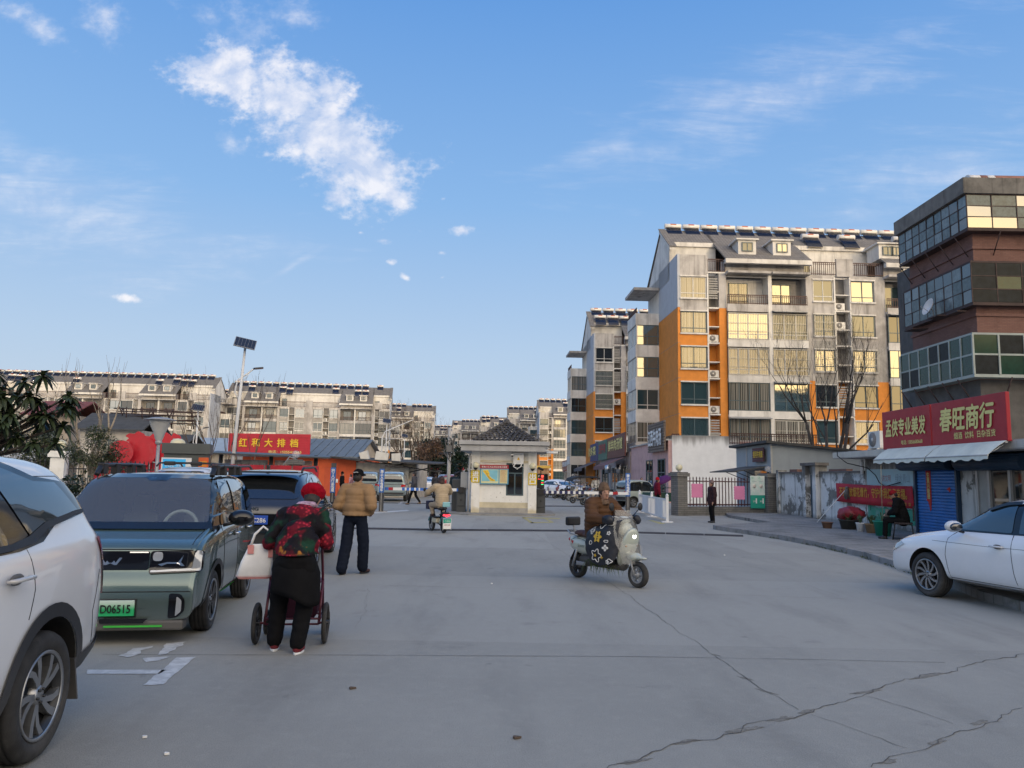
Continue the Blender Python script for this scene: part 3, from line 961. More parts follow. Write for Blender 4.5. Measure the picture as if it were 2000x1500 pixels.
def clear_fn():
    m = bpy.data.materials.new('clear_windscreen'); m.use_nodes = True
    t = NT(m.node_tree); m.node_tree.nodes.clear()
    fr = t.n('ShaderNodeFresnel'); fr.inputs[0].default_value = 1.6
    tr = t.n('ShaderNodeBsdfTransparent'); tr.inputs[0].default_value = (.62, .68, .68, 1)
    df = t.n('ShaderNodeBsdfDiffuse'); df.inputs[0].default_value = (.5, .5, .48, 1)      # pale haze mixed in to stand for light reflected on the pane
    m0 = t.n('ShaderNodeMixShader'); m0.inputs[0].default_value = .13; t.put(m0.inputs[1], tr.outputs[0]); t.put(m0.inputs[2], df.outputs[0])
    gl = t.n('ShaderNodeBsdfGlossy'); gl.inputs[1].default_value = .02
    mx = t.n('ShaderNodeMixShader')
    t.put(mx.inputs[0], t.m('ADD', t.m('MULTIPLY', fr.outputs[0], .95), .07, clamp=True)); t.put(mx.inputs[1], m0.outputs[0]); t.put(mx.inputs[2], gl.outputs[0])
    t.put(t.n('ShaderNodeOutputMaterial').inputs[0], mx.outputs[0])
    return m


M_CLEAR = clear_fn()
M_GLOSSB = mat('gloss_black', (.008, .008, .010), .08, var=0, coat=.25)


def plate_fn(t, o, c):
    z = t.sep(o)[2]
    return t.mix(t.step(z, -.02, .06), (.02, .42, .14), (.55, .68, .58))


M_PLATE_G = mat('green_number_plate', (.02, .4, .15), .45, var=0, fn=plate_fn)
M_PLATE_B = mat('blue_number_plate', (.02, .08, .42), .45, var=.05)


def dens(pts, step, closed=False):
    pts = [V(p).to_3d() for p in pts]
    out = []
    for a, b in zip(pts, pts[1:] + (pts[:1] if closed else [])):
        n = max(1, int((b - a).length / step))
        out += [a.lerp(b, i / n) for i in range(n)]
    if not closed: out.append(pts[-1])
    return out


def rounded(poly, r, n=4):
    P = [V(p) for p in poly]; out = []
    for i, p in enumerate(P):
        a, c = P[i - 1], P[(i + 1) % len(P)]
        u, v_ = (a - p), (c - p)
        q = min(r, u.length * .45, v_.length * .45)
        s, e = p + u.normalized() * q, p + v_.normalized() * q
        for k in range(n + 1):
            t = k / n
            out.append(((1 - t) ** 2 * s + 2 * t * (1 - t) * p + t * t * e)[:2])
    return out


class Car:
    def __init__(s, name, label, cat, loc, rz, st, pm, um=None, upx=9, sub=2, group=None):
        s.T = thing(name, label, cat, (loc[0], loc[1], 0), rz, group)
        b = MB()
        rows = []
        for x, w_, zb, zl, wl, zr, wr in st:
            h = zl - zb
            rows.append([(x, y, z) for y, z in ((0, zb), (.55 * w_, zb), (.9 * w_, zb + .01), (w_ * .985, zb + .12 * h), (w_, zb + .5 * h), (w_ * .992, zb + .82 * h), (wl, zl),
                        (wl - .04, zl + .03 * (zr > zl + .15)), (wl + (wr - wl) * .55, zl + (zr - zl) * .55), (wr, zr - .075 * min(1, (zr - zl) / .3)), (wr * .82, zr - .012), (0, zr))])
        n = len(rows[0])
        full = [r + [(x, -y, z) for x, y, z in r[-2:0:-1]] for r in rows]
        b.rings(full, 0)
        b.b.faces.ensure_lookup_table()
        if um:
            for f in b.b.faces:
                c = f.calc_center_median()
                ks = [v.index for v in f.verts]
            b.b.verts.index_update()
            N = 2 * n - 2
            for f in b.b.faces:
                ids = [v.index % N for v in f.verts]
                if all(6 <= (i if i < n else N - i) for i in ids) and f.calc_center_median().x < upx: f.material_index = 2
        s.body = b.build('body', [pm, M_WELL] + ([um] if um else []), s.T, smooth=True)
        m = s.body.modifiers.new('s', 'SUBSURF'); m.levels = m.render_levels = sub
        bake(s.body)
        s.bvh()
        s.gaps = MB()
    def bvh(s):
        me = s.body.data
        s.B = BVHTree.FromPolygons([v.co.copy() for v in me.vertices], [list(p.vertices) for p in me.polygons])
    def hit(s, side, a, c):
        if side in 'LR':
            g = 1 if side == 'L' else -1
            return s.B.ray_cast(V((a, 3 * g, c)), V((0, -g, 0)))[:2]
        if side in 'FB':
            g = 1 if side == 'F' else -1
            return s.B.ray_cast(V((5 * g, a, c)), V((-g, 0, 0)))[:2]
        return s.B.ray_cast(V((a, c, 5)), V((0, 0, -1)))[:2]
    def patch(s, side, poly, m, name, off=.004, grid=.06, parent=None, label=None, thick=0):
        pl = [q.to_2d() for q in dens(poly, grid * .7, True)]
        xs = [p.x for p in pl]; ys = [p.y for p in pl]
        pts = list(pl)
        nx, ny = int((max(xs) - min(xs)) / grid), int((max(ys) - min(ys)) / grid)
        for i in range(1, nx):
            for j in range(1, ny):
                pts.append(V((min(xs) + (max(xs) - min(xs)) * i / nx, min(ys) + (max(ys) - min(ys)) * j / ny)))
        r = delaunay_2d_cdt(pts, [(i, (i + 1) % len(pl)) for i in range(len(pl))], [list(range(len(pl)))], 1, 1e-5)
        vs, ok, nor = [], [], []
        for p in r[0]:
            loc, no = s.hit(side, p.x, p.y)
            ok.append(loc is not None)
            nor.append(no if no is not None else V((0, 0, 1)))
            vs.append(loc + no * off if loc is not None else V((0, 0, 0)))
        fs = [f for f in r[2] if all(ok[i] for i in f)]
        me = bpy.data.meshes.new(name)
        me.from_pydata(vs, [], [list(f) for f in fs])
        bm = bmesh.new(); bm.from_mesh(me)
        bmesh.ops.delete(bm, geom=[v for v in bm.verts if not v.link_faces], context='VERTS')
        for f in bm.faces: f.smooth = True
        bmesh.ops.recalc_face_normals(bm, faces=bm.faces[:])
        d = {'L': V((0, 1, 0)), 'R': V((0, -1, 0)), 'F': V((1, 0, 0)), 'B': V((-1, 0, 0)), 'T': V((0, 0, 1))}[side]
        if bm.faces and sum(f.normal.dot(d) for f in bm.faces) < 0: bmesh.ops.reverse_faces(bm, faces=bm.faces[:])
        if thick:
            g = bmesh.ops.extrude_face_region(bm, geom=bm.faces[:])
            nv = [e for e in g['geom'] if isinstance(e, bmesh.types.BMVert)]
            for v in nv: v.co += d * thick
        bm.to_mesh(me); bm.free()
        me.materials.append(m)
        o = link(name, me, parent or s.T)
        if label: o['label'] = label
        return o
    def both(s, poly, m, name, **k):
        return [s.patch(q, poly, m, name, **k) for q in 'LR']
    def line(s, side, pts, r=.004):
        P = []
        for p in dens(pts, .05):
            loc, no = s.hit(side, p.x, p.y)
            if loc is not None: P.append(loc)
        if len(P) > 1: s.gaps.tube(P, r, 5)
    def lines(s, pts, r=.004):
        s.line('L', pts, r); s.line('R', pts, r)
    def arches(s, xs, zc, Rr, trim=None, trim_w=.07, cut=.24):
        for x in xs:
            c = MB()
            for g in (1, -1):
                c.cyl((x, g * .55, zc), (x, g * 1.3, zc), Rr, None, 40)
            for f in c.b.faces: f.material_index = 1
            k = c.build('cutter', [M_WELL, M_WELL], s.T)
            m = s.body.modifiers.new('b', 'BOOLEAN'); m.object = k; m.operation = 'DIFFERENCE'; m.solver = 'EXACT'
            bake(s.body, k)
            bpy.data.objects.remove(k)
            if trim:
                a0 = -.35
                arc = lambda q: [(x + q * math.cos(a0 + (PI - 2 * a0) * i / 24), zc + q * math.sin(a0 + (PI - 2 * a0) * i / 24)) for i in range(25)]
                s.both(arc(Rr + trim_w) + arc(Rr - .004)[::-1], trim, 'wheel_arch', off=.012, grid=.2)
    def wheels(s, xs, y, Rw, wid, rim_r, style):
        for x in xs:
            for g in (1, -1):
                s.T_w = wheel(s.T, (x, g * y, Rw), g, Rw, wid, rim_r, style)
    def done(s):
        if s.gaps.b.faces: s.gaps.build('panel_gap_and_crease', M_GAP, s.T)
        for p in s.body.data.polygons: p.use_smooth = True
        m = s.body.modifiers.new('e', 'EDGE_SPLIT'); m.split_angle = R(40)
        return s.T


WH = {}


def wheel(parent, loc, g, Rw, wid, rr, style):
    key = (Rw, wid, rr, style)
    M = Matrix.Rotation(-PI / 2, 4, 'X')      # lathe axis z -> +y
    if key not in WH:
        h = wid / 2
        b = MB()
        prof = [(rr, -h * .8), (rr + .02, -h * .93), (Rw - .05, -h), (Rw - .018, -h * .9), (Rw - .004, -h * .7)]
        for k in range(4):          # tread grooves
            y = -h * .62 + k * h * .413
            prof += [(Rw, y - .045 * h), (Rw, y + .2 * h), (Rw - .008, y + .22 * h), (Rw - .008, y + .26 * h)] if k < 3 else [(Rw, y - .045 * h)]
        prof += [(Rw - .004, h * .7), (Rw - .018, h * .9), (Rw - .05, h), (rr + .045, h * 1.0), (rr + .02, h * .95), (rr, h * .8)]
        b.lathe(prof, 48, M=M)
        ty = b.build('tyre', M_TYRE); tm = ty.data; bpy.data.objects.remove(ty)
        b = MB()
        b.lathe([(0.001, -h * .2), (rr * .97, -h * .2), (rr * .98, h * .6), (rr + .003, h * .82), (rr + .003, h * .9), (rr - .016, h * .86), (rr - .03, h * .5)], 40, 1, M)
        b.lathe([(rr + .004, h * .84), (rr + .004, h * .94), (rr - .012, h * .9), (rr - .016, h * .8)], 40, 0, M)
        b.lathe([(0.001, h * .8), (.03, h * .8), (.052, h * .74), (.06, h * .4)], 20, 0, M)
        n, tw, wi, wo, split, m_ = style
        for k in range(n):
            a = 2 * PI * k / n
            for q in (-1, 1) if split else (0,):
                pts = []
                for t in (0, .3, .65, 1):
                    r_ = .045 + (rr - .06) * t
                    an = a + tw * t * t + q * split * (.35 + .65 * t) / max(.5, 1 + 0 * t)
                    hw = (wi + (wo - wi) * t)
                    pts.append((r_, an, hw, h * (.74 + .1 * t)))
                rings = []
                for r_, an, hw, yy in pts:
                    c_, s_ = math.cos(an), math.sin(an)
                    P = []
                    for e, d_ in ((-1, 0), (1, 0), (.75, -.05), (-.75, -.05)):
                        P.append(M @ V((r_ * c_ - e * hw * s_, r_ * s_ + e * hw * c_, yy + d_)))
                    rings.append(P)
                b.rings(rings, m_)
        for k in range(5):
            a = 2 * PI * k / 5 + .3
            p = V((.036 * math.cos(a), .036 * math.sin(a), h * .72)); b.cyl(M @ p, M @ (p + V((0, 0, .02))), .008, None, 6, 1)
        ro = b.build('rim', [M_RIM, M_RIMD, M_GREY]); rm = ro.data; bpy.data.objects.remove(ro)
        WH[key] = (tm, rm)
    tm, rm = WH[key]
    o = link('wheel', tm, parent, loc)
    if g < 0: o.rotation_euler = (0, 0, PI)
    link('rim', rm, o)
    return o


def box_part(parent, name, m, x0, x1, y0, y1, z0, z1, bevel=.01, rot=None, **k):
    b = MB(); c = V(((x0 + x1) / 2, (y0 + y1) / 2, (z0 + z1) / 2))
    b.box(x0 - c.x, x1 - c.x, y0 - c.y, y1 - c.y, z0 - c.z, z1 - c.z, **k)
    o = b.build(name, m, parent, c, bevel=bevel)
    if rot: o.rotation_euler = rot
    return o


def mirror_part(T, x, y, z, g, m, m2=None, sc=1.0):
    b = MB()
    b.ball((0, g * .11 * sc, .03), (.085 * sc, .125 * sc, .078 * sc), 0, 16, 10)
    b.ball((-.055 * sc, g * .115 * sc, .025), (.045 * sc, .10 * sc, .058 * sc), 1, 12, 8)
    b.tube([(.02, -g * .06, -.05), (.01, g * .06, -.02)], [.03, .028], 8, 2, flat=.6)
    return b.build('side_mirror', [m, M_CARGLASS, m2 or M_BLACK], T, (x, y, z))


def handle(T, x, y, z, g, m, L=.19):
    b = MB()
    b.tube([(-L / 2, g * .004, 0), (-L / 2 + .02, g * .034, .002), (0, g * .042, .004), (L / 2 - .02, g * .034, .002), (L / 2, g * .004, 0)], [.012, .017, .016, .017, .012], 8, 0, flat=.75)
    b.ball((0, -g * .004, 0), (.07, .012, .03), 1, 12, 8)
    return b.build('door_handle', [m, M_CLAD], T, (x, y, z))


# ---- white SUV in the left foreground (we stand by its rear left wheel)
M_PEARL = paint('pearl_white_paint', (.68, .68, .68), rough=.24, dust=.5)
ST = [(-2.27, .72, .42, 1.06, .70, 1.12, .60), (-2.23, .82, .36, 1.14, .78, 1.30, .58), (-2.08, .88, .33, 1.18, .83, 1.61, .58), (-1.85, .91, .30, 1.18, .86, 1.68, .60), (-1.3, .925, .28, 1.15, .87, 1.70, .63), (-.4, .925, .27, 1.11, .875, 1.715, .65),
      (.4, .92, .27, 1.09, .87, 1.70, .65), (.85, .92, .27, 1.08, .87, 1.53, .63), (1.3, .92, .28, 1.06, .86, 1.16, .70), (1.75, .90, .30, 1.0, .84, 1.08, .7), (2.1, .85, .33, .9, .78, .97, .66), (2.22, .76, .38, .76, .7, .82, .6)]
c = Car('parked_car', 'white sport utility car in the left foreground with its rear wheel near the viewer', 'car', (-3.34, 3.04), R(-84), ST, M_PEARL)
Rw = .345
c.both([(1.12, 1.085), (.55, 1.135), (-.5, 1.145), (-1.05, 1.155), (-1.32, 1.185), (-1.52, 1.265), (-1.9, 1.305), (-2.08, 1.32), (-1.95, 1.51), (-1.5, 1.55), (-1.25, 1.63), (-.4, 1.675), (.35, 1.65), (.6, 1.55)], M_GLOSSB, 'window_surround', off=.003)
c.both([(-1.20, 1.225), (-1.42, 1.29), (-1.80, 1.33), (-1.90, 1.335), (-1.74, 1.51), (-1.45, 1.52), (-1.13, 1.605), (-.95, 1.61)], M_CARGLASS2, 'quarter_window', off=.008)
c.both(rounded([(-.98, 1.185), (-.22, 1.17), (-.2, 1.635), (-.78, 1.625)], .05), M_CARGLASS, 'side_window', off=.008)
c.both(rounded([(-.12, 1.17), (.85, 1.16), (.5, 1.55), (.3, 1.61), (-.1, 1.635)], .05), M_CARGLASS, 'side_window', off=.008)
c.both([(1.0, 1.115), (-.98, 1.162), (-1.20, 1.182), (-1.42, 1.252), (-1.84, 1.307), (-2.0, 1.313), (-2.0, 1.337), (-1.84, 1.333), (-1.4, 1.287), (-1.17, 1.222), (-.98, 1.195), (1.0, 1.15)], M_CLAD, 'window_trim', off=.014)
c.both([(.86, .30), (-.86, .30), (-.95, .46), (.86, .46)], M_CLAD, 'sill_cladding', off=.012)
c.both([(-1.80, .30), (-2.3, .36), (-2.3, .52), (-1.76, .47)], M_CLAD, 'bumper_cladding', off=.012)
c.arches((-1.33, 1.33), Rw + .02, .405, M_CLAD, .075)
c.wheels((-1.33, 1.33), .80, Rw, .225, .235, (5, .22, .013, .022, .27, 0))
for q, g in (('L', 1), ('R', -1)):
    c.patch(q, rounded([(-2.36, 1.12), (-2.02, 1.16), (-2.10, .96), (-2.16, .78), (-2.36, .74)], .03), M_TAIL, 'tail_lamp', off=.010)
    handle(c.T, -.90, g * .925, 1.03, g, M_PEARL, .22)
    c.line(q, [(-1.06, .80), (-1.12, .95), (-1.12, 1.16)], .003); c.line(q, [(-.17, .47), (-.17, 1.15)])
    c.line(q, [(-1.98, .50), (-1.92, .70), (-2.02, .95)], .003); c.line(q, [(-1.5, 1.55), (-1.86, 1.55), (-1.98, 1.46)], .003)
    b = MB(); b.rings([[(-1.70, g * .70, .46), (-1.70, g * .90, .46), (-1.78, g * .90, .2), (-1.78, g * .72, .2)], [(-1.715, g * .70, .46), (-1.715, g * .90, .46), (-1.795, g * .90, .2), (-1.795, g * .72, .2)]])
    b.build('mud_flap', M_CLAD, c.T)
    mirror_part(c.T, .82, g * .93, 1.18, g, M_PEARL)
c.patch('B', rounded([(-.6, 1.17), (.6, 1.17), (.52, 1.55), (-.52, 1.55)], .08), M_CARGLASS, 'rear_window', off=.008)
c.patch('F', rounded([(-.7, 1.12), (.7, 1.12), (.58, 1.6), (-.58, 1.6)], .08), M_CARGLASS, 'windscreen', off=.006)
c.done()

# ---- boxy grey green electric car
M_EV = paint('grey_green_metallic', (.10, .155, .15), .5, .24, dust=.3)
M_EVR = paint('dark_navy_roof', (.012, .018, .028), .2, .16, dust=0)
ST = [(-1.70, .70, .40, .95, .70, 1.25, .60), (-1.64, .78, .32, 1.0, .77, 1.47, .62), (-1.45, .825, .28, 1.01, .80, 1.56, .645), (-.6, .84, .26, .995, .82, 1.595, .665), (.2, .84, .26, .985, .815, 1.58, .66), (.52, .84, .26, .98, .815, 1.535, .655),
      (.62, .84, .26, .978, .812, 1.47, .655), (1.10, .838, .26, .97, .80, 1.035, .735), (1.22, .835, .26, .955, .79, .985, .72), (1.52, .825, .25, .90, .79, .935, .72), (1.61, .80, .24, .84, .785, .885, .72), (1.64, .79, .23, .80, .78, .84, .71), (1.655, .785, .22, .655, .775, .675, .71), (1.668, .78, .22, .64, .775, .652, .71), (1.715, .775, .21, .56, .77, .578, .705), (1.735, .77, .21, .50, .765, .51, .70), (1.745, .765, .21, .45, .76, .455, .70), (1.75, .74, .22, .38, .73, .40, .68)]
c = Car('parked_car', 'boxy grey green electric car with dark roof and green number plate', 'car', (-4.0, 8.98), R(-80.5), ST, M_EV, M_EVR, 1.16)
Rw = .30
# windscreen black frame, then glass
WO = rounded([(-.80, 1.0), (.80, 1.0), (.64, 1.545), (-.64, 1.545)], .05)
WI = rounded([(-.72, 1.065), (.72, 1.065), (.60, 1.50), (.20, 1.505), (.17, 1.475), (-.01, 1.475), (-.04, 1.505), (-.60, 1.50)], .04)
c.patch('F', WI, M_CLEAR, 'windscreen', off=.012)
for g in (1, -1):
    q_ = .17 if g > 0 else .01; q2 = .20 if g > 0 else .04
    pts = [(0, 1.0), (.80, 1.0), (.64, 1.545), (0, 1.545), (0, 1.475), (q_, 1.475), (q2, 1.505), (.585, 1.50), (.605, 1.485), (.715, 1.09), (.70, 1.065), (0, 1.065)]
    c.patch('F', [(g * x, z) for x, z in pts][::g], M_GLOSSB, 'windscreen_surround', off=.014)
WHOLE = WI
c.patch('F', rounded([(-.79, .665), (.335, .665), (.335, .835), (-.79, .835)], .02), M_GLOSSB, 'grille_panel', off=.008)
for g in (1, -1):
    hl = c.patch('F', rounded([(g * .345, .625), (g * .80, .645), (g * .80, .835), (g * .345, .835)][::g], .03), M_GLOSSB, 'headlamp', off=.014)
    c.patch('F', rounded([(g * .36, .635), (g * .785, .655), (g * .785, .83), (g * .74, .83), (g * .73, .68), (g * .36, .655)][::g], .015), M_LENS, 'lens', off=.022, parent=hl, grid=.03)
    c.patch('F', [(g * .42, .715), (g * .50, .735), (g * .60, .735), (g * .645, .80), (g * .625, .735), (g * .66, .70), (g * .63, .70), (g * .60, .72), (g * .50, .72), (g * .455, .70)][::g], M_CHROME, 'light_blade', off=.022, parent=hl, grid=.02)
    c.patch('F', rounded([(g * .37, .745), (g * .46, .745), (g * .46, .825), (g * .37, .825)][::g], .035), M_LENS, 'lens', off=.022, parent=hl, grid=.02)
    fl = c.patch('F', rounded([(g * .56, .235), (g * .64, .245), (g * .70, .30), (g * .70, .40), (g * .66, .455), (g * .56, .46)][::g], .02), M_GLOSSB, 'fog_lamp_recess', off=.010, grid=.03)
    c.patch('F', rounded([(g * .625, .255), (g * .675, .30), (g * .675, .40), (g * .63, .435)][::g], .015), M_LENS, 'lens', off=.02, parent=fl, grid=.03)
# emblem: a W of bright blades on the black strip
em = MB()
for yy in (0,):
    pass
emb = c.patch('F', [(-.10, .775), (-.075, .775), (-.045, .73), (-.03, .75), (-.012, .73), (.012, .73), (.03, .75), (.045, .73), (.075, .775), (.10, .775), (.055, .71), (.035, .71), (0, .725), (-.035, .71), (-.055, .71)][::-1], M_CHROME, 'emblem', off=.016, grid=.02)
c.patch('F', [(.16, .818), (.325, .818), (.325, .828), (.16, .828)], M_CHROME, 'chrome_strip', off=.016, grid=.03)
c.patch('F', [(-.74, .818), (-.16, .818), (-.16, .828), (-.74, .828)], M_CHROME, 'chrome_strip', off=.016, grid=.03)
c.patch('F', [(-.80, .195), (.80, .195), (.80, .245), (.56, .215), (.42, .25), (-.42, .25), (-.56, .215), (-.8, .245)], M_CLAD, 'lower_bumper', off=.02, grid=.05, thick=.02)
c.patch('F', rounded([(-.02, .217), (.36, .217), (.40, .245), (-.02, .245)], .01), M_GLOSSB, 'air_intake', off=.05, grid=.05)
gs = MB(); gs.box(1.77, 1.79, .02, .52, .165, .18); gs.box(1.77, 1.79, -.52, -.1, .165, .18); gs.build('green_strip', mat('bright_green_trim', (.06, .50, .06), .4), c.T, smooth=False)
b = MB(); b.box(1.60, 1.77, -.70, .70, .13, .22, tx=1, ty=1.0); b.build('lower_bumper', M_CLAD, c.T, bevel=.02)
c.patch('F', rounded([(.28, .33), (.36, .33), (.36, .40), (.28, .40)], .01), M_EV, 'tow_eye_cover', off=.006, grid=.03)
# number plate
pl = MB(); pl.box(-.012, .012, -.24, .24, -.07, .07); po = pl.build('number_plate', M_PLATE_G, c.T, (1.778, .03, .335), bevel=.004)
text(po, '皖D·D06515', M_BLACK, .42, .095, (.0135, 0, 0), M=Matrix.Rotation(PI / 2, 4, 'Z') @ Matrix.Rotation(PI / 2, 4, 'X'), bold=.022)
b = MB(); b.box(-.008, .008, -.25, .25, -.08, .08); b.build('plate_holder', M_BLACK, c.T, (1.762, .03, .335), bevel=.004)
# side glass
c.both(rounded([(.70, 1.02), (-.02, 1.02), (-.02, 1.50), (.28, 1.50), (.40, 1.46)], .06), M_CARGLASS, 'side_window', off=.008)
c.both(rounded([(-.12, 1.02), (-.86, 1.02), (-.90, 1.30), (-.72, 1.49), (-.12, 1.50)], .07), M_CARGLASS, 'side_window', off=.008)
c.both(rounded([(-1.0, 1.06), (-1.45, 1.08), (-1.42, 1.40), (-.98, 1.42)], .07), M_CARGLASS, 'quarter_window', off=.008)
c.both([(.64, .235), (-.62, .235), (-.66, .32), (.68, .32)], M_CLAD, 'sill_cladding', off=.012)
c.both([(.3, .275), (-.5, .275), (-.5, .292), (.3, .292)], mat('bright_green_trim', (.06, .50, .06), .4), 'green_strip', off=.02)
c.arches((-1.04, 1.07), Rw + .01, .35, M_CLAD, .05)
c.wheels((-1.04, 1.07), .73, Rw, .185, .205, (5, .0, .018, .03, .24, 1))
for q, g in (('L', 1), ('R', -1)):
    c.line(q, [(.72, .36), (.70, .98), (.42, 1.47), (.26, 1.53), (-.6, 1.535)]); c.line(q, [(-.08, .33), (-.07, 1.5)]); c.line(q, [(-.66, .4), (-.86, .8), (-.93, 1.3), (-.75, 1.5)])
    handle(c.T, .10, g * .838, .90, g, M_CHROME, .16); handle(c.T, -.68, g * .838, .92, g, M_CHROME, .16)
    mirror_part(c.T, .66, g * .86, 1.07, g, M_GLOSSB, sc=1.1)
    b = MB()
    b.tube([(.42, g * .60, 1.54), (.30, g * .60, 1.64), (-.1, g * .60, 1.655), (-.9, g * .6, 1.66), (-1.2, g * .6, 1.655), (-1.32, g * .6, 1.56)], [.03, .032, .026, .026, .032, .03], 8, 0, flat=.8)
    for xx in (.25, -.18, -.75, -1.15): b.box(xx - .07, xx + .07, g * .6 - .035, g * .6 + .035, 1.55, 1.67)
    b.build('roof_rail', M_BLACK, c.T, bevel=.008)
c.line('T', [(1.62, .70), (1.3, .70), (1.12, .72)]); c.line('T', [(1.62, -.70), (1.3, -.70), (1.12, -.72)])
c.line('F', [(-.76, .842), (-.4, .85), (.4, .85), (.76, .842)], .006); c.line('F', [(-.74, .475), (.74, .475)], .005)
b = MB()
for y0, y1 in ((.10, .62), (-.55, .02)):
    b.tube([(1.14, y0, 1.02), (1.02, y0 + .1, 1.07), (1.0, y1, 1.065)], [.016, .01, .006], 6)
b.build('wiper', M_BLACK, c.T)
EVT = c.done(); EVB = c.body.data


# open the shell behind the windscreen and furnish the cabin


def inside(x, y, P):
    k = False
    for (x0, y0), (x1, y1) in zip(P, P[1:] + P[:1]):
        if (y0 > y) != (y1 > y) and x < (x1 - x0) * (y - y0) / (y1 - y0) + x0: k = not k
    return k


bm = bmesh.new(); bm.from_mesh(EVB)
kill = []
for f in bm.faces:
    q = f.calc_center_median()
    if f.normal.x > .1 and q.x > .2 and all(abs(v.co.y) < .70 and 1.03 < v.co.z < 1.525 for v in f.verts) and inside(q.y, q.z, [(-.76, 1.03), (.76, 1.03), (.63, 1.525), (-.63, 1.525)]): kill.append(f)
bmesh.ops.delete(bm, geom=kill, context='FACES'); bm.to_mesh(EVB); bm.free()
M_SEAT = mat('grey_seat_cloth', (.42, .43, .42), .9, var=.1)
box_part(EVT, 'dashboard', mat('dashboard_grey', (.06, .065, .07), .6), .72, 1.06, -.70, .70, .80, .985, .04)
for g in (1, -1):
    b = MB()
    b.rings([[(-.25 + dx_ - t * .16, g * .34 - hw, z), (-.25 + dx_ - t * .16, g * .34 + hw, z), (-.37 + dx_ - t * .16, g * .34 + hw * .9, z), (-.37 + dx_ - t * .16, g * .34 - hw * .9, z)] for t, z, hw, dx_ in ((0, .55, .22, 0), (.4, .8, .23, .03), (.8, 1.08, .19, 0), (.85, 1.10, .11, 0), (1.0, 1.13, .12, .02), (1.1, 1.30, .10, .0))])
    b.box(-.3, .18, g * .34 - .23, g * .34 + .23, .48, .60)
    b.build('seat', M_SEAT, EVT, bevel=.04)
b = MB()
b.tube([(.60 - .06 * math.sin(a), .34 + .17 * math.cos(a), 1.0 + .16 * math.sin(a)) for a in [2 * PI * k / 24 for k in range(25)]], .020, 8)
b.tube([(.62, .20, .98), (.62, .48, .98)], .03, 6, 1); b.ball((.63, .34, .985), (.03, .075, .05), 1); b.tube([(.62, .34, .98), (.85, .34, .9)], .03, 6, 1)
b.build('steering_wheel', [mat('pale_wheel_cover', (.8, .84, .82), .8), mat('pale_green_trim', (.30, .46, .40), .7)], EVT)

# ---- dark grey SUV seen from behind
M_GRAPH = paint('graphite_paint', (.05, .054, .062), .55, .28, dust=.15)
ST = [(-2.28, .70, .42, .86, .70, .92, .62), (-2.24, .82, .36, .98, .80, 1.06, .66), (-2.1, .885, .32, 1.03, .83, 1.16, .66), (-1.85, .905, .30, 1.05, .85, 1.42, .62), (-1.65, .91, .29, 1.05, .86, 1.575, .62), (-1.2, .915, .28, 1.02, .865, 1.64, .64), (-.4, .915, .27, 1.0, .87, 1.665, .65),
      (.35, .91, .27, .99, .865, 1.63, .64), (.75, .91, .27, .985, .86, 1.45, .62), (1.25, .91, .28, .98, .85, 1.08, .7), (1.75, .89, .3, .92, .83, .99, .7), (2.1, .83, .33, .84, .76, .9, .64), (2.24, .74, .38, .72, .68, .78, .58)]
c = Car('parked_car', 'dark grey sport utility car seen from behind with blue plate and roof rails', 'car', (-4.30, 14.5), R(97), ST, M_GRAPH)
Rw = .35
c.patch('B', rounded([(-.66, 1.17), (.66, 1.17), (.56, 1.55), (-.56, 1.55)], .10), M_CARGLASS, 'rear_window', off=.008)
b = MB(); b.box(-1.95, -1.62, -.60, .60, 1.585, 1.615); b.build('spoiler', M_GLOSSB, c.T, bevel=.012)
c.patch('B', [(-.80, .44), (.80, .44), (.86, .62), (-.86, .62)], M_CLAD, 'lower_bumper', off=.012)
c.patch('B', [(-.6, .655), (.6, .655), (.6, .675), (-.6, .675)], M_CHROME, 'chrome_strip', off=.014)
c.patch('B', rounded([(-.42, .76), (.42, .76), (.36, .94), (-.36, .94)], .02), M_GLOSSB, 'plate_recess', off=.004)
for g in (1, -1):
    c.patch('B', rounded([(g * .36, .965), (g * .60, .985), (g * .86, 1.06), (g * .86, .95), (g * .62, .925), (g * .42, .935)][::g], .02), M_TAIL, 'tail_lamp', off=.014)
    c.patch('B', [(g * .55, .52), (g * .75, .53), (g * .75, .56), (g * .55, .55)][::g], M_TAIL, 'reflector', off=.018)
pl = MB(); pl.box(-.01, .01, -.22, .22, -.07, .07); po = pl.build('number_plate', M_PLATE_B, c.T, (c.hit('B', 0, .85)[0].x - .012, 0, .85), bevel=.004)
text(po, '皖DC286', M_WLET, .38, .09, (-.0115, 0, 0), M=Matrix.Rotation(-PI / 2, 4, 'Z') @ Matrix.Rotation(PI / 2, 4, 'X'), bold=.015)
text(c.T, 'MG', M_CHROME, .12, .055, (c.hit('B', 0, 1.02)[0].x - .008, .0, 1.02), M=Matrix.Rotation(-PI / 2, 4, 'Z') @ Matrix.Rotation(PI / 2, 4, 'X'), name='emblem', bold=.03)
b = MB(); b.tube([(-2.02, .2, 1.215), (-1.98, .0, 1.235), (-1.98, -.25, 1.235)], [.016, .012, .008], 6); b.ball((-2.02, .2, 1.21), .03, 0, 8, 6); b.build('wiper', M_BLACK, c.T)
b = MB(); b.prism([(-1.35, -.02), (-1.15, -.012), (-1.15, .012), (-1.35, .02)], 1.64, 1.72); b.build('antenna_fin', M_BLACK, c.T, bevel=.01)
c.both(rounded([(1.0, 1.03), (.05, 1.035), (.05, 1.54), (.3, 1.53), (.55, 1.43)], .05), M_CARGLASS, 'side_window', off=.008)
c.both(rounded([(-.03, 1.04), (-.92, 1.07), (-.86, 1.52), (-.03, 1.55)], .05), M_CARGLASS, 'side_window', off=.008)
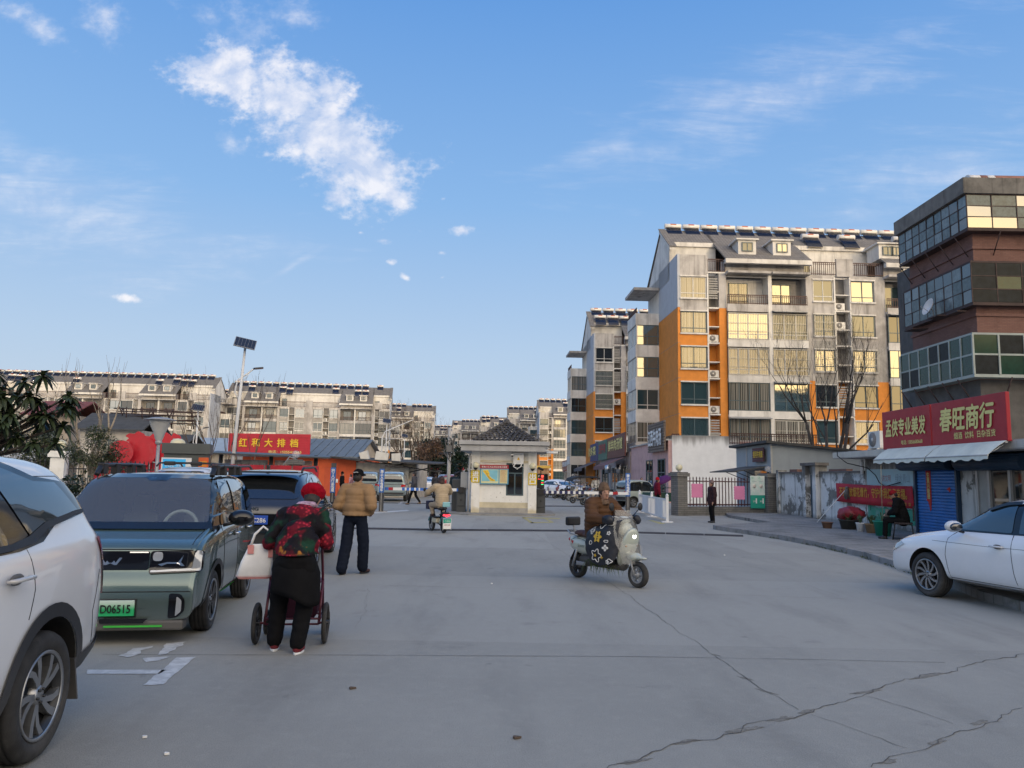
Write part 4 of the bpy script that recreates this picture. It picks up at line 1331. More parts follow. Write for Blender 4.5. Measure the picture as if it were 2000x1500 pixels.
c.both(rounded([(-1.0, 1.10), (-1.5, 1.24), (-1.3, 1.44), (-.95, 1.5)], .05), M_CARGLASS, 'quarter_window', off=.008)
c.both([(1.08, 1.0), (-1.0, 1.05), (-1.55, 1.21), (-1.6, 1.25), (-1.4, 1.45), (-.9, 1.57), (.0, 1.595), (.4, 1.56), (.7, 1.42), (.68, 1.44), (.38, 1.575), (0, 1.61), (-.9, 1.585), (-1.42, 1.47), (-1.64, 1.26), (-1.58, 1.19), (-1.0, 1.03), (1.08, .98)], M_CHROME, 'window_trim', off=.01)
c.both([(.9, .29), (-.9, .29), (-.95, .38), (.95, .38)], M_CLAD, 'sill_cladding', off=.012)
c.arches((-1.36, 1.36), Rw + .01, .40, M_CLAD, .03)
c.wheels((-1.36, 1.36), .79, Rw, .22, .24, (5, .12, .02, .03, .2, 0))
for q, g in (('L', 1), ('R', -1)):
    c.line(q, [(.98, .4), (.95, .98)]); c.line(q, [(.0, .39), (.0, 1.55)]); c.line(q, [(-.85, .42), (-.98, .75), (-.92, 1.05)])
    handle(c.T, .18, g * .918, .90, g, M_GRAPH); handle(c.T, -.74, g * .918, .92, g, M_GRAPH); mirror_part(c.T, .80, g * .92, 1.06, g, M_GLOSSB)
    b = MB(); b.tube([(-1.4, g * .58, 1.60), (-1.25, g * .58, 1.675), (.1, g * .6, 1.70), (.4, g * .6, 1.63)], .02, 8); b.build('roof_rail', M_BLACK, c.T)
c.done()

# ---- white saloon at the right
M_WHITEP = paint('white_paint_car', (.78, .79, .80), rough=.25, dust=.25)
ST = [(-2.30, .70, .42, .86, .68, .95, .6), (-2.2, .80, .36, .95, .76, 1.03, .66), (-1.7, .87, .31, .97, .80, 1.12, .66), (-1.15, .89, .28, .955, .82, 1.38, .58), (-.5, .895, .26, .94, .82, 1.455, .585), (.15, .895, .26, .93, .82, 1.445, .585), (.5, .895, .26, .925, .82, 1.36, .58),
      (.98, .892, .26, .915, .81, 1.0, .66), (1.3, .89, .27, .88, .80, .95, .66), (1.75, .87, .27, .82, .78, .885, .62), (1.98, .85, .26, .76, .78, .825, .62), (2.10, .82, .26, .69, .76, .75, .6), (2.15, .79, .27, .60, .74, .65, .58), (2.17, .74, .29, .48, .7, .52, .56)]
c = Car('parked_car', 'white saloon car cut off by the right edge with its front wheel in view', 'car', (7.14, 10.10), R(103), ST, M_WHITEP)
Rw = .31
c.both([(1.06, .955), (-1.6, .985), (-1.5, 1.05), (-1.1, 1.30), (-.8, 1.375), (-.3, 1.40), (.15, 1.385), (.42, 1.32)], M_GLOSSB, 'window_surround', off=.004)
c.both(rounded([(.98, .975), (-.03, .985), (.02, 1.345), (.2, 1.335), (.38, 1.285)], .03), M_CARGLASS2, 'side_window', off=.010)
c.both(rounded([(-.13, .985), (-1.0, .995), (-.92, 1.32), (-.4, 1.355), (-.09, 1.35)], .03), M_CARGLASS2, 'side_window', off=.010)
for q, g in (('L', 1), ('R', -1)):
    c.patch(q, [(.5, 1.25), (.2, 1.355), (-.02, 1.375), (-.05, 1.345), (.18, 1.315), (.42, 1.24)], M_BLACK, 'rain_visor', off=.028)
    c.patch(q, [(-.09, 1.375), (-.9, 1.36), (-.9, 1.325), (-.09, 1.345)], M_BLACK, 'rain_visor', off=.028)
    c.line(q, [(.93, .33), (.98, .62), (.96, .85), (.86, .955)]); c.line(q, [(-.16, .32), (-.12, .5), (-.08, .85), (-.06, .98)]); c.line(q, [(.93, .325), (-.9, .325)], .005)
    c.line(q, [(1.25, .80), (.3, .795), (-1.4, .82)], .0025)  # body crease: its shade drawn in as a thin dark line
    c.patch(q, [(.9, .27), (-.9, .27), (-.92, .315), (.92, .315)], M_WHITEP, 'sill', off=.02)
    handle(c.T, .10, g * .90, .81, g, M_WHITEP, .2); handle(c.T, -.85, g * .90, .825, g, M_WHITEP, .2)
    mirror_part(c.T, .70, g * .88, 1.0, g, M_WHITEP)
    c.patch(q, rounded([(1.80, .70), (2.02, .60), (2.13, .56), (2.13, .66), (2.0, .755)], .02), M_LENS, 'headlamp', off=.010)
c.arches((-1.33, 1.36), Rw + .01, .365)
c.wheels((-1.33, 1.36), .785, Rw, .205, .215, (10, .25, .014, .018, 0, 0))
c.patch('F', rounded([(-.66, .98), (.66, .98), (.54, 1.36), (-.54, 1.36)], .06), M_CARGLASS, 'windscreen', off=.008)
c.patch('F', rounded([(-.5, .42), (.5, .42), (.55, .58), (-.55, .58)], .03), M_GLOSSB, 'grille', off=.008)
c.done()


# ---- simpler cars of the background
def far_car(label, loc, rz, pm, kind, rim=0, group=None, rack=False, sub=1, sc=1.0, cat='car'):
    if kind == 'van':
        st = [(-2.28, .72, .42, .95, .72, 1.3, .6), (-2.22, .84, .36, 1.05, .82, 1.62, .62), (-2.0, .87, .32, 1.07, .84, 1.74, .66), (-.4, .88, .28, 1.05, .85, 1.79, .68), (.6, .88, .28, 1.03, .85, 1.74, .66), (1.0, .88, .28, 1.02, .85, 1.5, .64), (1.5, .87, .3, 1.0, .83, 1.1, .7), (2.0, .82, .32, .86, .76, .95, .64), (2.2, .7, .38, .7, .65, .76, .55)]
    elif kind == 'suv':
        st = [(-2.2, .72, .42, .95, .7, 1.1, .6), (-2.12, .86, .36, 1.05, .82, 1.5, .6), (-1.9, .9, .32, 1.07, .85, 1.66, .62), (-.4, .91, .28, 1.03, .86, 1.72, .65), (.4, .91, .28, 1.02, .86, 1.68, .64), (.8, .91, .28, 1.01, .86, 1.48, .62), (1.3, .9, .3, 1.0, .85, 1.1, .7), (1.9, .86, .32, .9, .8, .98, .66), (2.15, .74, .38, .72, .66, .78, .56)]
    else:
        st = [(-2.28, .72, .42, .85, .68, .95, .6), (-2.15, .82, .36, .96, .78, 1.04, .66), (-1.7, .87, .31, .97, .8, 1.1, .66), (-1.1, .89, .28, .95, .82, 1.38, .58), (-.4, .89, .26, .94, .82, 1.45, .58), (.2, .89, .26, .93, .82, 1.43, .58), (1.0, .89, .26, .92, .81, 1.0, .66), (1.7, .87, .28, .84, .78, .9, .63), (2.1, .8, .32, .73, .7, .78, .55), (2.24, .66, .36, .58, .58, .62, .48)]
    c = Car('parked_car', label, cat, loc, rz, st, pm, sub=sub + 1, group=group)
    zr = st[3][5]; zb = st[3][3] + .05
    if kind == 'sedan':
        c.both(rounded([(.85, zb - .03), (-1.25, zb + .02), (-.9, zr - .13), (.2, zr - .12)], .05), M_CARGLASS, 'side_window', off=.008, grid=.15)
        c.patch('B', rounded([(-.56, 1.1), (.56, 1.1), (.46, 1.36), (-.46, 1.36)], .05), M_CARGLASS2, 'rear_window', off=.01, grid=.15)
    else:
        c.both(rounded([(.95, zb), (-1.8, zb + .06), (-1.62, zr - .2), (.35, zr - .14)], .06), M_CARGLASS, 'side_window', off=.008, grid=.15)
        c.patch('B', rounded([(-.66, 1.14), (.66, 1.14), (.54, zr - .19), (-.54, zr - .19)], .08), M_CARGLASS, 'rear_window', off=.01, grid=.12)
    c.patch('F', rounded([(-.68, zb), (.68, zb), (.54, zr - .14), (-.54, zr - .14)], .06), M_CARGLASS, 'windscreen', off=.01, grid=.15)
    for g in (1, -1):
        c.patch('B', rounded([(g * .56, .86), (g * .88, .9), (g * .88, 1.02), (g * .56, .98)][::g], .02), M_TAIL, 'tail_lamp', off=.012, grid=.08)
        c.patch('F', rounded([(g * .42, .66), (g * .78, .7), (g * .78, .82), (g * .42, .76)][::g], .02), M_LENS, 'headlamp', off=.012, grid=.1)
        mirror_part(c.T, .8, g * .9, 1.05, g, pm)
    c.patch('B', [(-.76, .42), (.76, .42), (.80, .54), (-.8, .54)], M_CLAD, 'lower_bumper', off=.012, grid=.15)
    b = MB(); b.box(-.01, .01, -.22, .22, -.07, .07); b.build('number_plate', M_PLATE_B if rim else M_WLET, c.T, (-2.26, 0, .74))
    if kind == 'van': c.patch('B', [(-.7, 1.0), (.7, 1.0), (.7, 1.03), (-.7, 1.03)], M_CHROME, 'chrome_strip', off=.014, grid=.15)
    c.arches((-1.33, 1.33), .34, .38, M_CLAD if kind == 'suv' else None, .05)
    c.wheels((-1.33, 1.33), .78, .33, .21, .22, (5, .1, .025, .035, .2, 0))
    c.lines([(.9, .36), (.9, .98)]); c.lines([(-.05, .36), (-.05, 1.0)])
    if rack:
        b = MB()
        for g in (1, -1): b.tube([(-1.6, g * .62, zr - .03), (-1.4, g * .62, zr + .06), (.2, g * .62, zr + .06), (.4, g * .62, zr - .02)], .022, 8)
        for xx in (-1.3, -.1): b.box(xx - .05, xx + .05, -.62, .62, zr + .05, zr + .09)
        b.build('roof_rack', M_BLACK, c.T)
        for yy in (-.32, .30): box_part(c.T, 'roof_lamp', [M_BLACK], .32, .46, yy - .13, yy + .13, zr, zr + .10, .03)
    return c.done()


M_TEAL = paint('silver_teal_paint', (.30, .38, .39), .5, .3, dust=.3)
far_car('white sport utility car with black roof rack behind the boxy green car', (-8.0, 19.2), R(-84), M_PEARL, 'suv', rack=True)
far_car('silver car with arched roof behind the white car at the left edge', (-8.6, 9.9), R(-170), paint('silver_paint', (.38, .40, .43), .6, .3), 'suv', rack=False)
far_car('silver teal people carrier, nearer of the pair beyond the striped barrier', (-7.15, 47.6), R(95), M_TEAL, 'van')
far_car('silver teal people carrier, farther of the pair beyond the striped barrier', (-9.2, 50.6), R(95), M_TEAL, 'van')
far_car('white saloon car driving away beyond the barrier behind the walking man', (-6.9, 65), R(93), M_WHITEP, 'sedan', 1)
far_car('red car parked far down the street beyond the white saloon', (-6.4, 83), R(92), paint('red_paint', (.35, .02, .02), .2), 'suv')
far_car('dark silver car far down the street above the white saloon', (-7.6, 90), R(92), paint('silver_paint', (.38, .40, .43), .6, .3), 'suv')
far_car('white saloon car parked behind the scooters right of the gatehouse', (3.9, 60.5), R(-55), M_WHITEP, 'sedan')
far_car('pale car parked far behind the scooters beside the shop row', (6.3, 76), R(-70), paint('silver_paint', (.38, .40, .43), .6, .3), 'sedan')

# ------------------------------------------------------------------ right side of the street
def old_wall_fn(t, o, c):
    z = t.sep(o)[2]
    big = t.noise(o, 1.1, 8, .7, .3); st = t.noise(t.mapv(o, (2.5, 2.5, .25)), 1.5, 8, .68)
    c = t.mix(t.step(big, .50, .56), c, (.17, .165, .15))
    c = t.mix(t.m('MULTIPLY', t.step(st, .50, .66), .75), c, (.20, .195, .18))
    top = t.step(t.m('ADD', z, t.m('MULTIPLY', st, .8)), 1.9, 2.5)
    c = t.mix(t.m('MULTIPLY', top, .85), c, (.10, .095, .085))
    return t.mix(t.m('MULTIPLY', t.step(t.m('ADD', z, t.m('MULTIPLY', big, .5)), .5, .3), .7), c, (.15, .145, .13))


M_OLDW = mat('peeling_whitewash', (.62, .62, .60), .9, var=.08, bump=.35, bs=18, fn=old_wall_fn)
def big_wall_fn(t, o, c):
    z = t.sep(o)[2]
    st = t.noise(t.mapv(o, (1.6, 1.6, .12)), 1.4, 8, .65); n2 = t.noise(o, 1.3, 8, .7)
    top = t.step(t.m('ADD', z, t.m('MULTIPLY', st, 1.5)), 4.6, 5.3)
    c = t.mix(t.m('MULTIPLY', top, .8), c, (.13, .12, .105))
    return t.mix(t.m('MULTIPLY', t.step(n2, .62, .72), .5), c, (.36, .34, .31))


M_BIGW = mat('white_wall_mould_top', (.80, .80, .79), .88, var=.05, fn=big_wall_fn)
M_PINK = mat('pink_render', (.55, .35, .33), .85, var=.1, streak=.35, dirt_amt=.25)


def graybrick_fn(c1, c2, mo, bw=.24, rh=.09):
    def fn(t, o, c):
        x, y, z = t.sep(o)
        br = t.n('ShaderNodeTexBrick'); t.put(br.inputs[0], t.xyz(t.m('ADD', x, y), z, 0))
        br.inputs['Scale'].default_value = 1; br.inputs['Brick Width'].default_value = bw; br.inputs['Row Height'].default_value = rh; br.inputs['Mortar Size'].default_value = .008
        br.inputs[1].default_value = (*c1, 1); br.inputs[2].default_value = (*c2, 1); br.inputs[3].default_value = (*mo, 1)
        return t.mix(t.m('MULTIPLY', t.step(t.noise(o, 1.0, 8, .65), .5, .7), .55), br.outputs[0], tuple(q * .45 for q in c1))
    return fn


M_GBRICK = mat('grey_face_brick', (.14, .14, .14), .85, var=.01, fn=graybrick_fn((.13, .13, .128), (.17, .168, .16), (.07, .07, .07), .36, .09))
M_RBRICK = mat('red_brown_tile_brick', (.17, .08, .06), .8, var=.01, fn=graybrick_fn((.165, .075, .058), (.20, .098, .075), (.12, .07, .06), .2, .06))
M_GLOBE = mat('cream_globe', (.62, .58, .40), .35, var=.1)
M_SHUT = mat('blue_roller_shutter', (.035, .17, .48), .5, var=.15, streak=.3)
M_SHUTD = mat('dark_blue_roller_box', (.018, .045, .085), .5, var=.2, streak=.3)
M_AWN = mat('pale_green_awning', (.64, .66, .58), .8, var=.1, streak=.2)
M_ALU = mat('aluminium_frame', (.42, .43, .43), .4, .4)
FX = R(-90)


def box_thing(name, label, cat, m, loc, size, rz=0, group=None, bevel=0):
    b = MB(); b.box(-size[0] / 2, size[0] / 2, -size[1] / 2, size[1] / 2, 0, size[2])
    o = b.build(name, m, None, loc, rz, bevel=bevel)
    return tag(o, label, cat, group)


# --- corner shop: facade faces the street (local x runs towards the viewer, local -y towards the street)
SX, SY = 12.5, 28.0
T = thing('corner_shop', 'one storey corner shop with blue roller shutters under two red boards', 'shop', (SX, SY, .118), FX)
b = MB(); b.box(.8, 13, 0, 5.5, 0, 2.3, 0); b.box(.5, 13, -1.0, 5.5, 2.3, 2.52, 1)
for k in range(56): b.box(.5 + k * .223 + .004, .5 + k * .223 + .218, -1.012, -1.0, 2.325, 2.50, 2)
for k in range(4): b.box(.488, .50, -1.0 + k * .25 + .005, -1.0 + k * .25 + .245, 2.325, 2.5, 2)
b.build('wall', [M_OLDW, M_PLASTER, mat('cream_edge_tile', (.50, .49, .44), .5, var=.12, streak=.3)], T)


def shutter(x0, x1, zt, label=None):
    b = MB(); n = int(zt / .085)
    for k in range(n):
        z = k * zt / n
        b.rings([[(x0, -.03, z), (x1, -.03, z), (x1, -.03, z + zt / n - .004), (x0, -.03, z + zt / n - .004)], [(x0, -.055, z + .012), (x1, -.055, z + .012), (x1, -.055, z + zt / n - .03), (x0, -.055, z + zt / n - .03)]])
    o = b.build('roller_shutter', M_SHUT, T)
    b = MB(); b.box(x0 - .09, x0 - .005, -.12, -.002, 0, zt, 0); b.box(x1 + .005, x1 + .09, -.12, -.002, 0, zt, 0); b.build('shutter_track', M_SHUTD, o)
    return o


def roller_box(x0, x1, z0, z1):
    b = MB(); h = z1 - z0
    b.tube([(x0, -.26, z0 + h / 2), (x1, -.26, z0 + h / 2)], h / 2, 20, 0)
    b.box(x0, x1, -.26, -.002, z0 + .02, z1 - .02, 0)
    for k in range(6): b.tube([(x0, -.26 - h / 2 * math.cos(a), z0 + h / 2 + h / 2 * math.sin(a)) for a in (0,)] + [(x1, -.26 - h / 2 * math.cos(0), z0 + h / 2)], .012, 5) if k == 0 else None
    for k in range(1, 7):
        a = -1.2 + k * .35
        b.tube([(x0, -.26 - h / 2 * math.cos(a), z0 + h / 2 + h / 2 * math.sin(a)), (x1, -.26 - h / 2 * math.cos(a), z0 + h / 2 + h / 2 * math.sin(a))], .010, 5)
    return b.build('roller_box', M_SHUTD, T)


sh = shutter(4.35, 6.45, 1.95)
roller_box(3.85, 6.55, 1.86, 2.26); roller_box(6.95, 9.7, 1.84, 2.26)
b = MB(); b.box(7.35, 9.6, -.02, .0, 0, 2.0, 1)
for x in (7.35, 7.85, 8.7, 9.5): b.box(x, x + .09, -.08, -.021, 0, 2.0)
for z in (0, 1.92): b.box(7.44, 9.5, -.075, -.022, z, z + .08)
b.build('shop_window', [M_ALU, M_CARGLASS], T)
b = MB(); b.box(7.44, 7.84, -.04, -.021, .08, 1.92); b.build('door_panel', mat('pale_door_panel', (.36, .36, .34), .6), T)
# red paper couplet on the shutter, remnants above it
M_PAPER = mat('red_paper', (.50, .035, .02), .8, var=.2, dirt_amt=.3)
b = MB(); P = [(4.86, 1.86), (5.12, 1.86), (5.13, 1.2), (5.12, .98), (5.10, .85), (5.09, .72), (5.03, .66), (5.0, .80), (4.93, .95), (4.86, .98)]
b.rings([[(x, -.06, z) for x, z in P], [(x, -.064, z) for x, z in P]])
P = [(4.95, 1.98), (5.95, 1.985), (5.9, 1.9), (5.4, 1.87), (5.2, 1.92), (4.98, 1.89)]
pc_ = b.build('paper_couplet', M_PAPER, sh)
text(pc_, '生意兴隆通', M_GOLD, .15, .78, (4.99, -.066, 1.42), vertical=True, bold=.02)
b = MB(); b.rings([[(x, -.06, z) for x, z in P], [(x, -.064, z) for x, z in P]]); b.build('paper_strip', M_PAPER, sh)
b = MB(); P = [(6.0, 1.36), (6.1, 1.39), (6.14, 1.30), (6.08, 1.24), (6.03, 1.29), (5.93, 1.33)]; b.rings([[(x, -.06, z) for x, z in P], [(x, -.064, z) for x, z in P]]); b.build('paper_scrap', M_PAPER, sh)
# two red boards
for lb, x0, x1, words in (('red board with gold lettering for a hairdresser, left of the pair above the shutters', 4.5, 7.2, (('孟侠专业美发', 2.25, .50, 5.86, .62), ('电话: 15856680668', 1.15, .13, 6.2, .17))),
                          ('red board with gold lettering for a general store, right of the pair above the shutters', 7.27, 10.42, (('春旺商行', 2.3, .60, 8.85, .66), ('烟酒  饮料  日杂百货', 1.7, .17, 9.15, .22)))):
    s_ = thing('shop_sign', lb, 'sign', (SX - 1.03, SY, 2.60), FX)
    b = MB(); b.box(x0, x1, -.10, -.004, 0, 1.14, 0); b.build('board', M_RED, s_, bevel=.01)
    for w_, ww, hh, cx, cz in words: text(s_, w_, M_GOLD, ww, hh, (cx, -.103, cz), bold=.035 if hh > .3 else .02, ext=.02 if hh > .3 else .006, slant=.12 if hh > .3 else 0)
# awnings
for lb, x0, x1 in (('pale green cloth awning, left of the two under the red boards', 4.9, 7.75), ('pale green cloth awning, right of the two under the red boards', 7.8, 10.45)):
    a_ = thing('awning', lb, 'awning', (SX - 1.05, SY, 2.55), FX)
    b = MB(); n = 18; rows = []
    for k in range(n + 1):
        x = x0 + (x1 - x0) * k / n; sg = .03 * math.sin(k * 1.9)
        rows.append([(x, -.14, .06), (x, -.34, -.06 - .02 * abs(math.sin(k * .5))), (x, -.58, -.27 + sg * .3), (x, -.59, -.38 - .012 * (k % 2) + sg)])
    b.rings(rows, 0, False, False)
    o = b.build('cloth', M_AWN, a_, smooth=False)
    m = o.modifiers.new('t', 'SOLIDIFY'); m.thickness = .006
    b = MB(); b.cyl((x0, -.575, -.28), (x1, -.575, -.28), .02, None, 8); b.cyl((x0 + .05, -.10, .03), (x1 - .05, -.10, .03), .03, None, 8)
    for x in (x0 + .15, x1 - .15): b.tube([(x, -.1, -.02), (x + .1, -.35, -.15), (x, -.57, -.29)], .014, 6)
    b.build('frame', M_ALU, a_)
# painted posters on the wall


def poster_fn(t, o, c):
    x, y, z = t.sep(o)
    hill = t.m('ADD', t.m('MULTIPLY', t.noise(t.xyz(x, 0, 0), 1.3, 3), .55), .22)
    hill2 = t.m('ADD', t.m('MULTIPLY', t.noise(t.xyz(x, 3, 0), 5.0, 4, .8), .5), .22)
    c = t.mix(t.step(t.m('SUBTRACT', hill2, z), .0, .01), (.34, .50, .55), (.20, .42, .40))
    c = t.mix(t.step(t.m('SUBTRACT', hill, z), .0, .01), c, (.03, .26, .17))
    return t.mix(t.m('MULTIPLY', t.step(t.noise(o, 2, 7, .7), .5, .75), .45), c, (.40, .42, .42))


P_ = thing('wall_poster', 'faded blue poster with green hills on the wall behind the seated person', 'poster', (SX - .012, SY, .30), FX)
b = MB(); b.box(.95, 4.05, -.012, 0, 0, 1.75); b.build('sheet', mat('poster_print', (.34, .5, .55), .6, var=.01, fn=poster_fn), P_)
M_PTXT = mat('grey_poster_text', (.20, .26, .32), .6)
for k in range(4): text(P_, '文明健康 垃圾分类', M_PTXT, .8, .05, (1.55, -.014, .72 - k * .085), ext=.002)
b = MB(); b.cyl((1.15, -.016, .35), (1.15, -.016, .60), .012, None, 6); b.ball((1.15, -.02, .66), (.14, .006, .12)); b.build('tree_picture', mat('poster_green', (.03, .22, .14), .6), P_)
text(P_, '讲文明', mat('faded_red_print', (.42, .16, .16), .6), .6, .22, (2.35, -.014, 1.45), ext=.002)
text(P_, '绿水青山', M_PTXT, .9, .28, (3.4, -.014, 1.45), ext=.002)
# red banner with yellow slogan
bn = thing('banner', 'red cloth banner with a yellow slogan stretched along the peeling wall', 'banner', (SX - .10, SY, .85), FX)
b = MB(); n = 40; rows = []
for k in range(n + 1):
    x = -1.4 + 5.6 * k / n
    dz_ = -.025 * math.sin(PI * k / n) - .02 * k / n
    rows.append([(x, -.02 + .012 * math.sin(k * 1.1 + z * 5), z * .68 + dz_ + (.03 * (1 - k / n))) for z in (0, .25, .5, .75, 1)])
b.rings(rows, 0, False, False)
o = b.build('cloth', mat('red_banner_cloth', (.42, .012, .025), .75, var=.12), bn, smooth=True)
o.modifiers.new('t', 'SOLIDIFY').thickness = .004
M_BTXT = mat('orange_banner_text', (.62, .30, .03), .7)
text(bn, '不买不放烟花爆竹，守护你我健康幸福。', M_BTXT, 4.95, .34, (1.4, -.042, .40), bold=.02)
text(bn, '八公山公安分局  宣', M_BTXT, 1.5, .1, (3.35, -.042, .10))

# --- peeling wall with its dark blue door
wl_ = thing('wall', 'peeling whitewashed boundary wall with a narrow dark blue door', 'wall', (SX, 36.2, .05), FX)
b = MB()
b.box(0, 3.85, 0, .28, 0, 1.9); b.box(4.95, 8.95, 0, .28, 0, 1.9); b.box(3.9, 4.9, .0, .28, 1.84, 2.2, 0); b.box(3.55, 3.9, -.18, .3, 0, 2.2); b.box(4.62, 4.97, -.18, .3, 0, 2.2); b.box(3.45, 5.07, -.22, .34, 2.2, 2.32, 1)
b.box(0, 3.5, -.04, .32, 1.9, 1.96, 1); b.box(5.0, 8.95, -.04, .32, 1.9, 1.96, 1); b.box(0, .3, -.06, .34, 0, 2.05, 0)
b.build('masonry', [M_OLDW, mat('dark_coping', (.12, .11, .10), .9, var=.3)], wl_)
b = MB(); b.box(3.92, 4.6, .02, .08, .06, 1.83); b.box(4.0, 4.52, -.005, .02, .2, .9); b.box(4.0, 4.52, -.005, .02, 1.0, 1.7); d_ = b.build('door', mat('blue_grey_door', (.045, .075, .10), .5, var=.15, streak=.3), wl_, bevel=.008)
b = MB(); b.tube([(4.02, -.03, .86), (4.02, -.03, 1.0)], .014, 6); b.build('handle', M_STEEL, d_)
box_thing('brick', 'single red brick left of the pair lying on the wall coping', 'brick', M_RBRICK, (SX + .14, 34.2, 2.01), (.24, .9, .11))
box_thing('brick', 'row of red bricks lying on the wall coping right of the door', 'brick', M_RBRICK, (SX + .14, 29.6, 2.01), (.24, 1.6, .08))

# --- entrance fence with grey brick pillars
ga, gbp = V((7.55, 34.6, 0)), V((12.1, 36.6, 0))
gd = (gbp - ga); gL = gd.length; grz = math.atan2(gd.y, gd.x)


def pillar(label, loc, rz, w_, h, globe, m=M_GBRICK, group=None):
    p_ = thing('gate_pillar', label, 'pillar', loc, rz, group)
    b = MB(); b.box(-w_ / 2, w_ / 2, -w_ / 2, w_ / 2, 0, h); b.build('shaft', m, p_, bevel=.006)
    b = MB(); b.box(-w_ * .66, w_ * .66, -w_ * .66, w_ * .66, h, h + .16); b.box(-w_ * .55, w_ * .55, -w_ * .55, w_ * .55, h + .16, h + .2); b.build('cap', m if m is not M_WHITE else M_WHITE, p_, bevel=.01)
    if globe:
        b = MB(); b.lathe([(0, h + .2), (.07, h + .2), (.06, h + .26), (.045, h + .27)], 14, 0); b.build('lamp_base', M_BLACK if globe != M_GLOBE else M_GREY, p_)
        b = MB(); b.ball((0, 0, h + .40), .155, 0, 20, 14); b.build('globe', globe, p_)
    return p_


def clear_globe():
    m = mat('clear_globe', (.8, .8, .82), .05, var=0, spec=.8)
    p = m.node_tree.nodes['Principled BSDF']; p.inputs['Alpha'].default_value = .22
    return m


M_CLRG = clear_globe()
pillar('grey brick gate pillar with a cream globe lamp beside the white wall', tuple(ga), grz, .52, 1.72, M_GLOBE)
pillar('grey brick gate pillar with a clear globe lamp beside the peeling wall', tuple(gbp + V((.1, 0, .05))), grz, .52, 1.7, M_CLRG)
fn_ = thing('fence', 'dark red bar fence on a low grey brick base between the two globe pillars', 'fence', tuple(ga), grz)
b = MB(); b.box(.27, gL - .27, -.12, .12, 0, .38); b.build('base', M_GBRICK, fn_)
b = MB()
for z in (.46, 1.5): b.box(.27, gL - .27, -.02, .02, z, z + .05)
n = 23
for k in range(n + 1):
    x = .4 + (gL - .8) * k / n
    b.box(x - .016, x + .016, -.014, .014, .40, 1.62); b.tube([(x, 0, 1.62), (x, 0, 1.65), (x, 0, 1.74)], [.016, .034, .003], 6)
b.build('railing', mat('dark_red_iron', (.06, .018, .02), .6, var=.2), fn_)
M_MAT = mat('pink_foam', (.62, .22, .40), .85, var=.06)
for k, (x, z, lb) in enumerate(((.95, .78, 'pink foam play mat hung on the fence near the cream globe pillar'), (3.35, .70, 'pink foam play mat hung on the fence beside the green board'))):
    b = MB(); q = []
    for s_ in range(4):
        for j in range(10):
            t_ = -.3 + .06 * j; j_ = .318 if j % 2 else .296
            q.append(((t_, -j_), (j_, t_), (-t_, j_), (-j_, -t_))[s_])
    b.rings([[(x_, y, z_) for x_, z_ in q] for y in (-.008, .008)])
    o = b.build('foam_mat', M_MAT, None, tuple(ga + Matrix.Rotation(grz, 3, 'Z') @ V((x, -.03, z + .32))), grz)
    tag(o, lb, 'mat', 'pink foam mats on the fence')


def board_fn(t, o, c):
    x, y, z = t.sep(o)
    return t.mix(t.step(z, .60, .61), (.02, .30, .22), t.mix(t.step(t.noise(o, 4, 3), .45, .6), (.48, .62, .58), (.60, .66, .64)))


bd = thing('notice_board', 'green and white notice board leaning by the clear globe pillar', 'board', tuple(ga + Matrix.Rotation(grz, 3, 'Z') @ V((gL - .72, -.22, .32))), grz)
b = MB(); b.box(-.42, .42, -.015, .015, 0, 1.5); b.build('panel', mat('board_print', (.5, .6, .57), .5, var=.01, fn=board_fn), bd)
for x in (-.2, .2):
    text(bd, '文明', M_WLET, .2, .09, (x, -.018, .32)); b = MB(); b.box(x + .07, x + .14, -.018, -.0155, .22, .46); b.build('panel_label', M_WLET, bd)
    text(bd, '文明城市', M_PTXT, .26, .05, (x, -.018, 1.24)); text(bd, '公约', mat('board_green', (.02, .30, .22), .5), .1, .08, (x - .1, -.018, 1.40))
    b = MB(); b.lathe([(0, 0), (.10, 0), (.10, .004), (0, .004)], 20, M=Matrix.Translation((x, -.016, 1.02)) @ Matrix.Rotation(PI / 2, 4, 'X')); b.build('printed_disc', mat('cup_print', (.55, .52, .48), .6), bd)

# --- grey blue shed with awning and its sign
M_SHED = mat('blue_grey_panel', (.30, .34, .37), .6, var=.06, streak=.1)
M_SHEDR = mat('dark_sheet_roof', (.06, .062, .062), .85, var=.25)
sd_ = thing('shed', 'blue grey flat panel shed with a sloping dark roof behind the peeling wall', 'shed', (12.9, 38.2, 0), R(3))
b = MB(); b.rings([[(0, 0, 0), (0, 5, 0), (0, 5, 3.35), (0, 0, 3.45)], [(5.8, 0, 0), (5.8, 5, 0), (5.8, 5, 2.9), (5.8, 0, 2.95)]]); b.build('wall', M_SHED, sd_)
b = MB(); b.rings([[(-.35, -.3, 3.46), (-.35, 5.2, 3.4), (-.35, 5.2, 3.52), (-.35, -.3, 3.58)], [(7.2, -.3, 2.83), (7.2, 5.2, 2.77), (7.2, 5.2, 2.89), (7.2, -.3, 2.95)]]); b.build('roof', M_SHEDR, sd_)
b = MB(); b.box(-.03, .05, -.05, .03, 0, 3.42); b.box(-.03, .03, 3.3, 3.4, 0, 3.4); b.build('corner_trim', M_ALU, sd_)
an = MB(); an.rings([[(-.06, .1, 2.28), (-.06, 3.6, 2.28), (-.06, 3.6, 2.34), (-.06, .1, 2.34)], [(-1.9, -.1, 1.98), (-1.9, 3.8, 1.98), (-1.9, 3.8, 2.03), (-1.9, -.1, 2.03)]]); o = an.build('awning', M_SHEDR, sd_)
b = MB()
for y in (.3, 1.8, 3.4): b.tube([(-.05, y, 1.6), (-1.3, y, 2.08)], .02, 6)
b.build('bracket', M_BLACK, sd_)
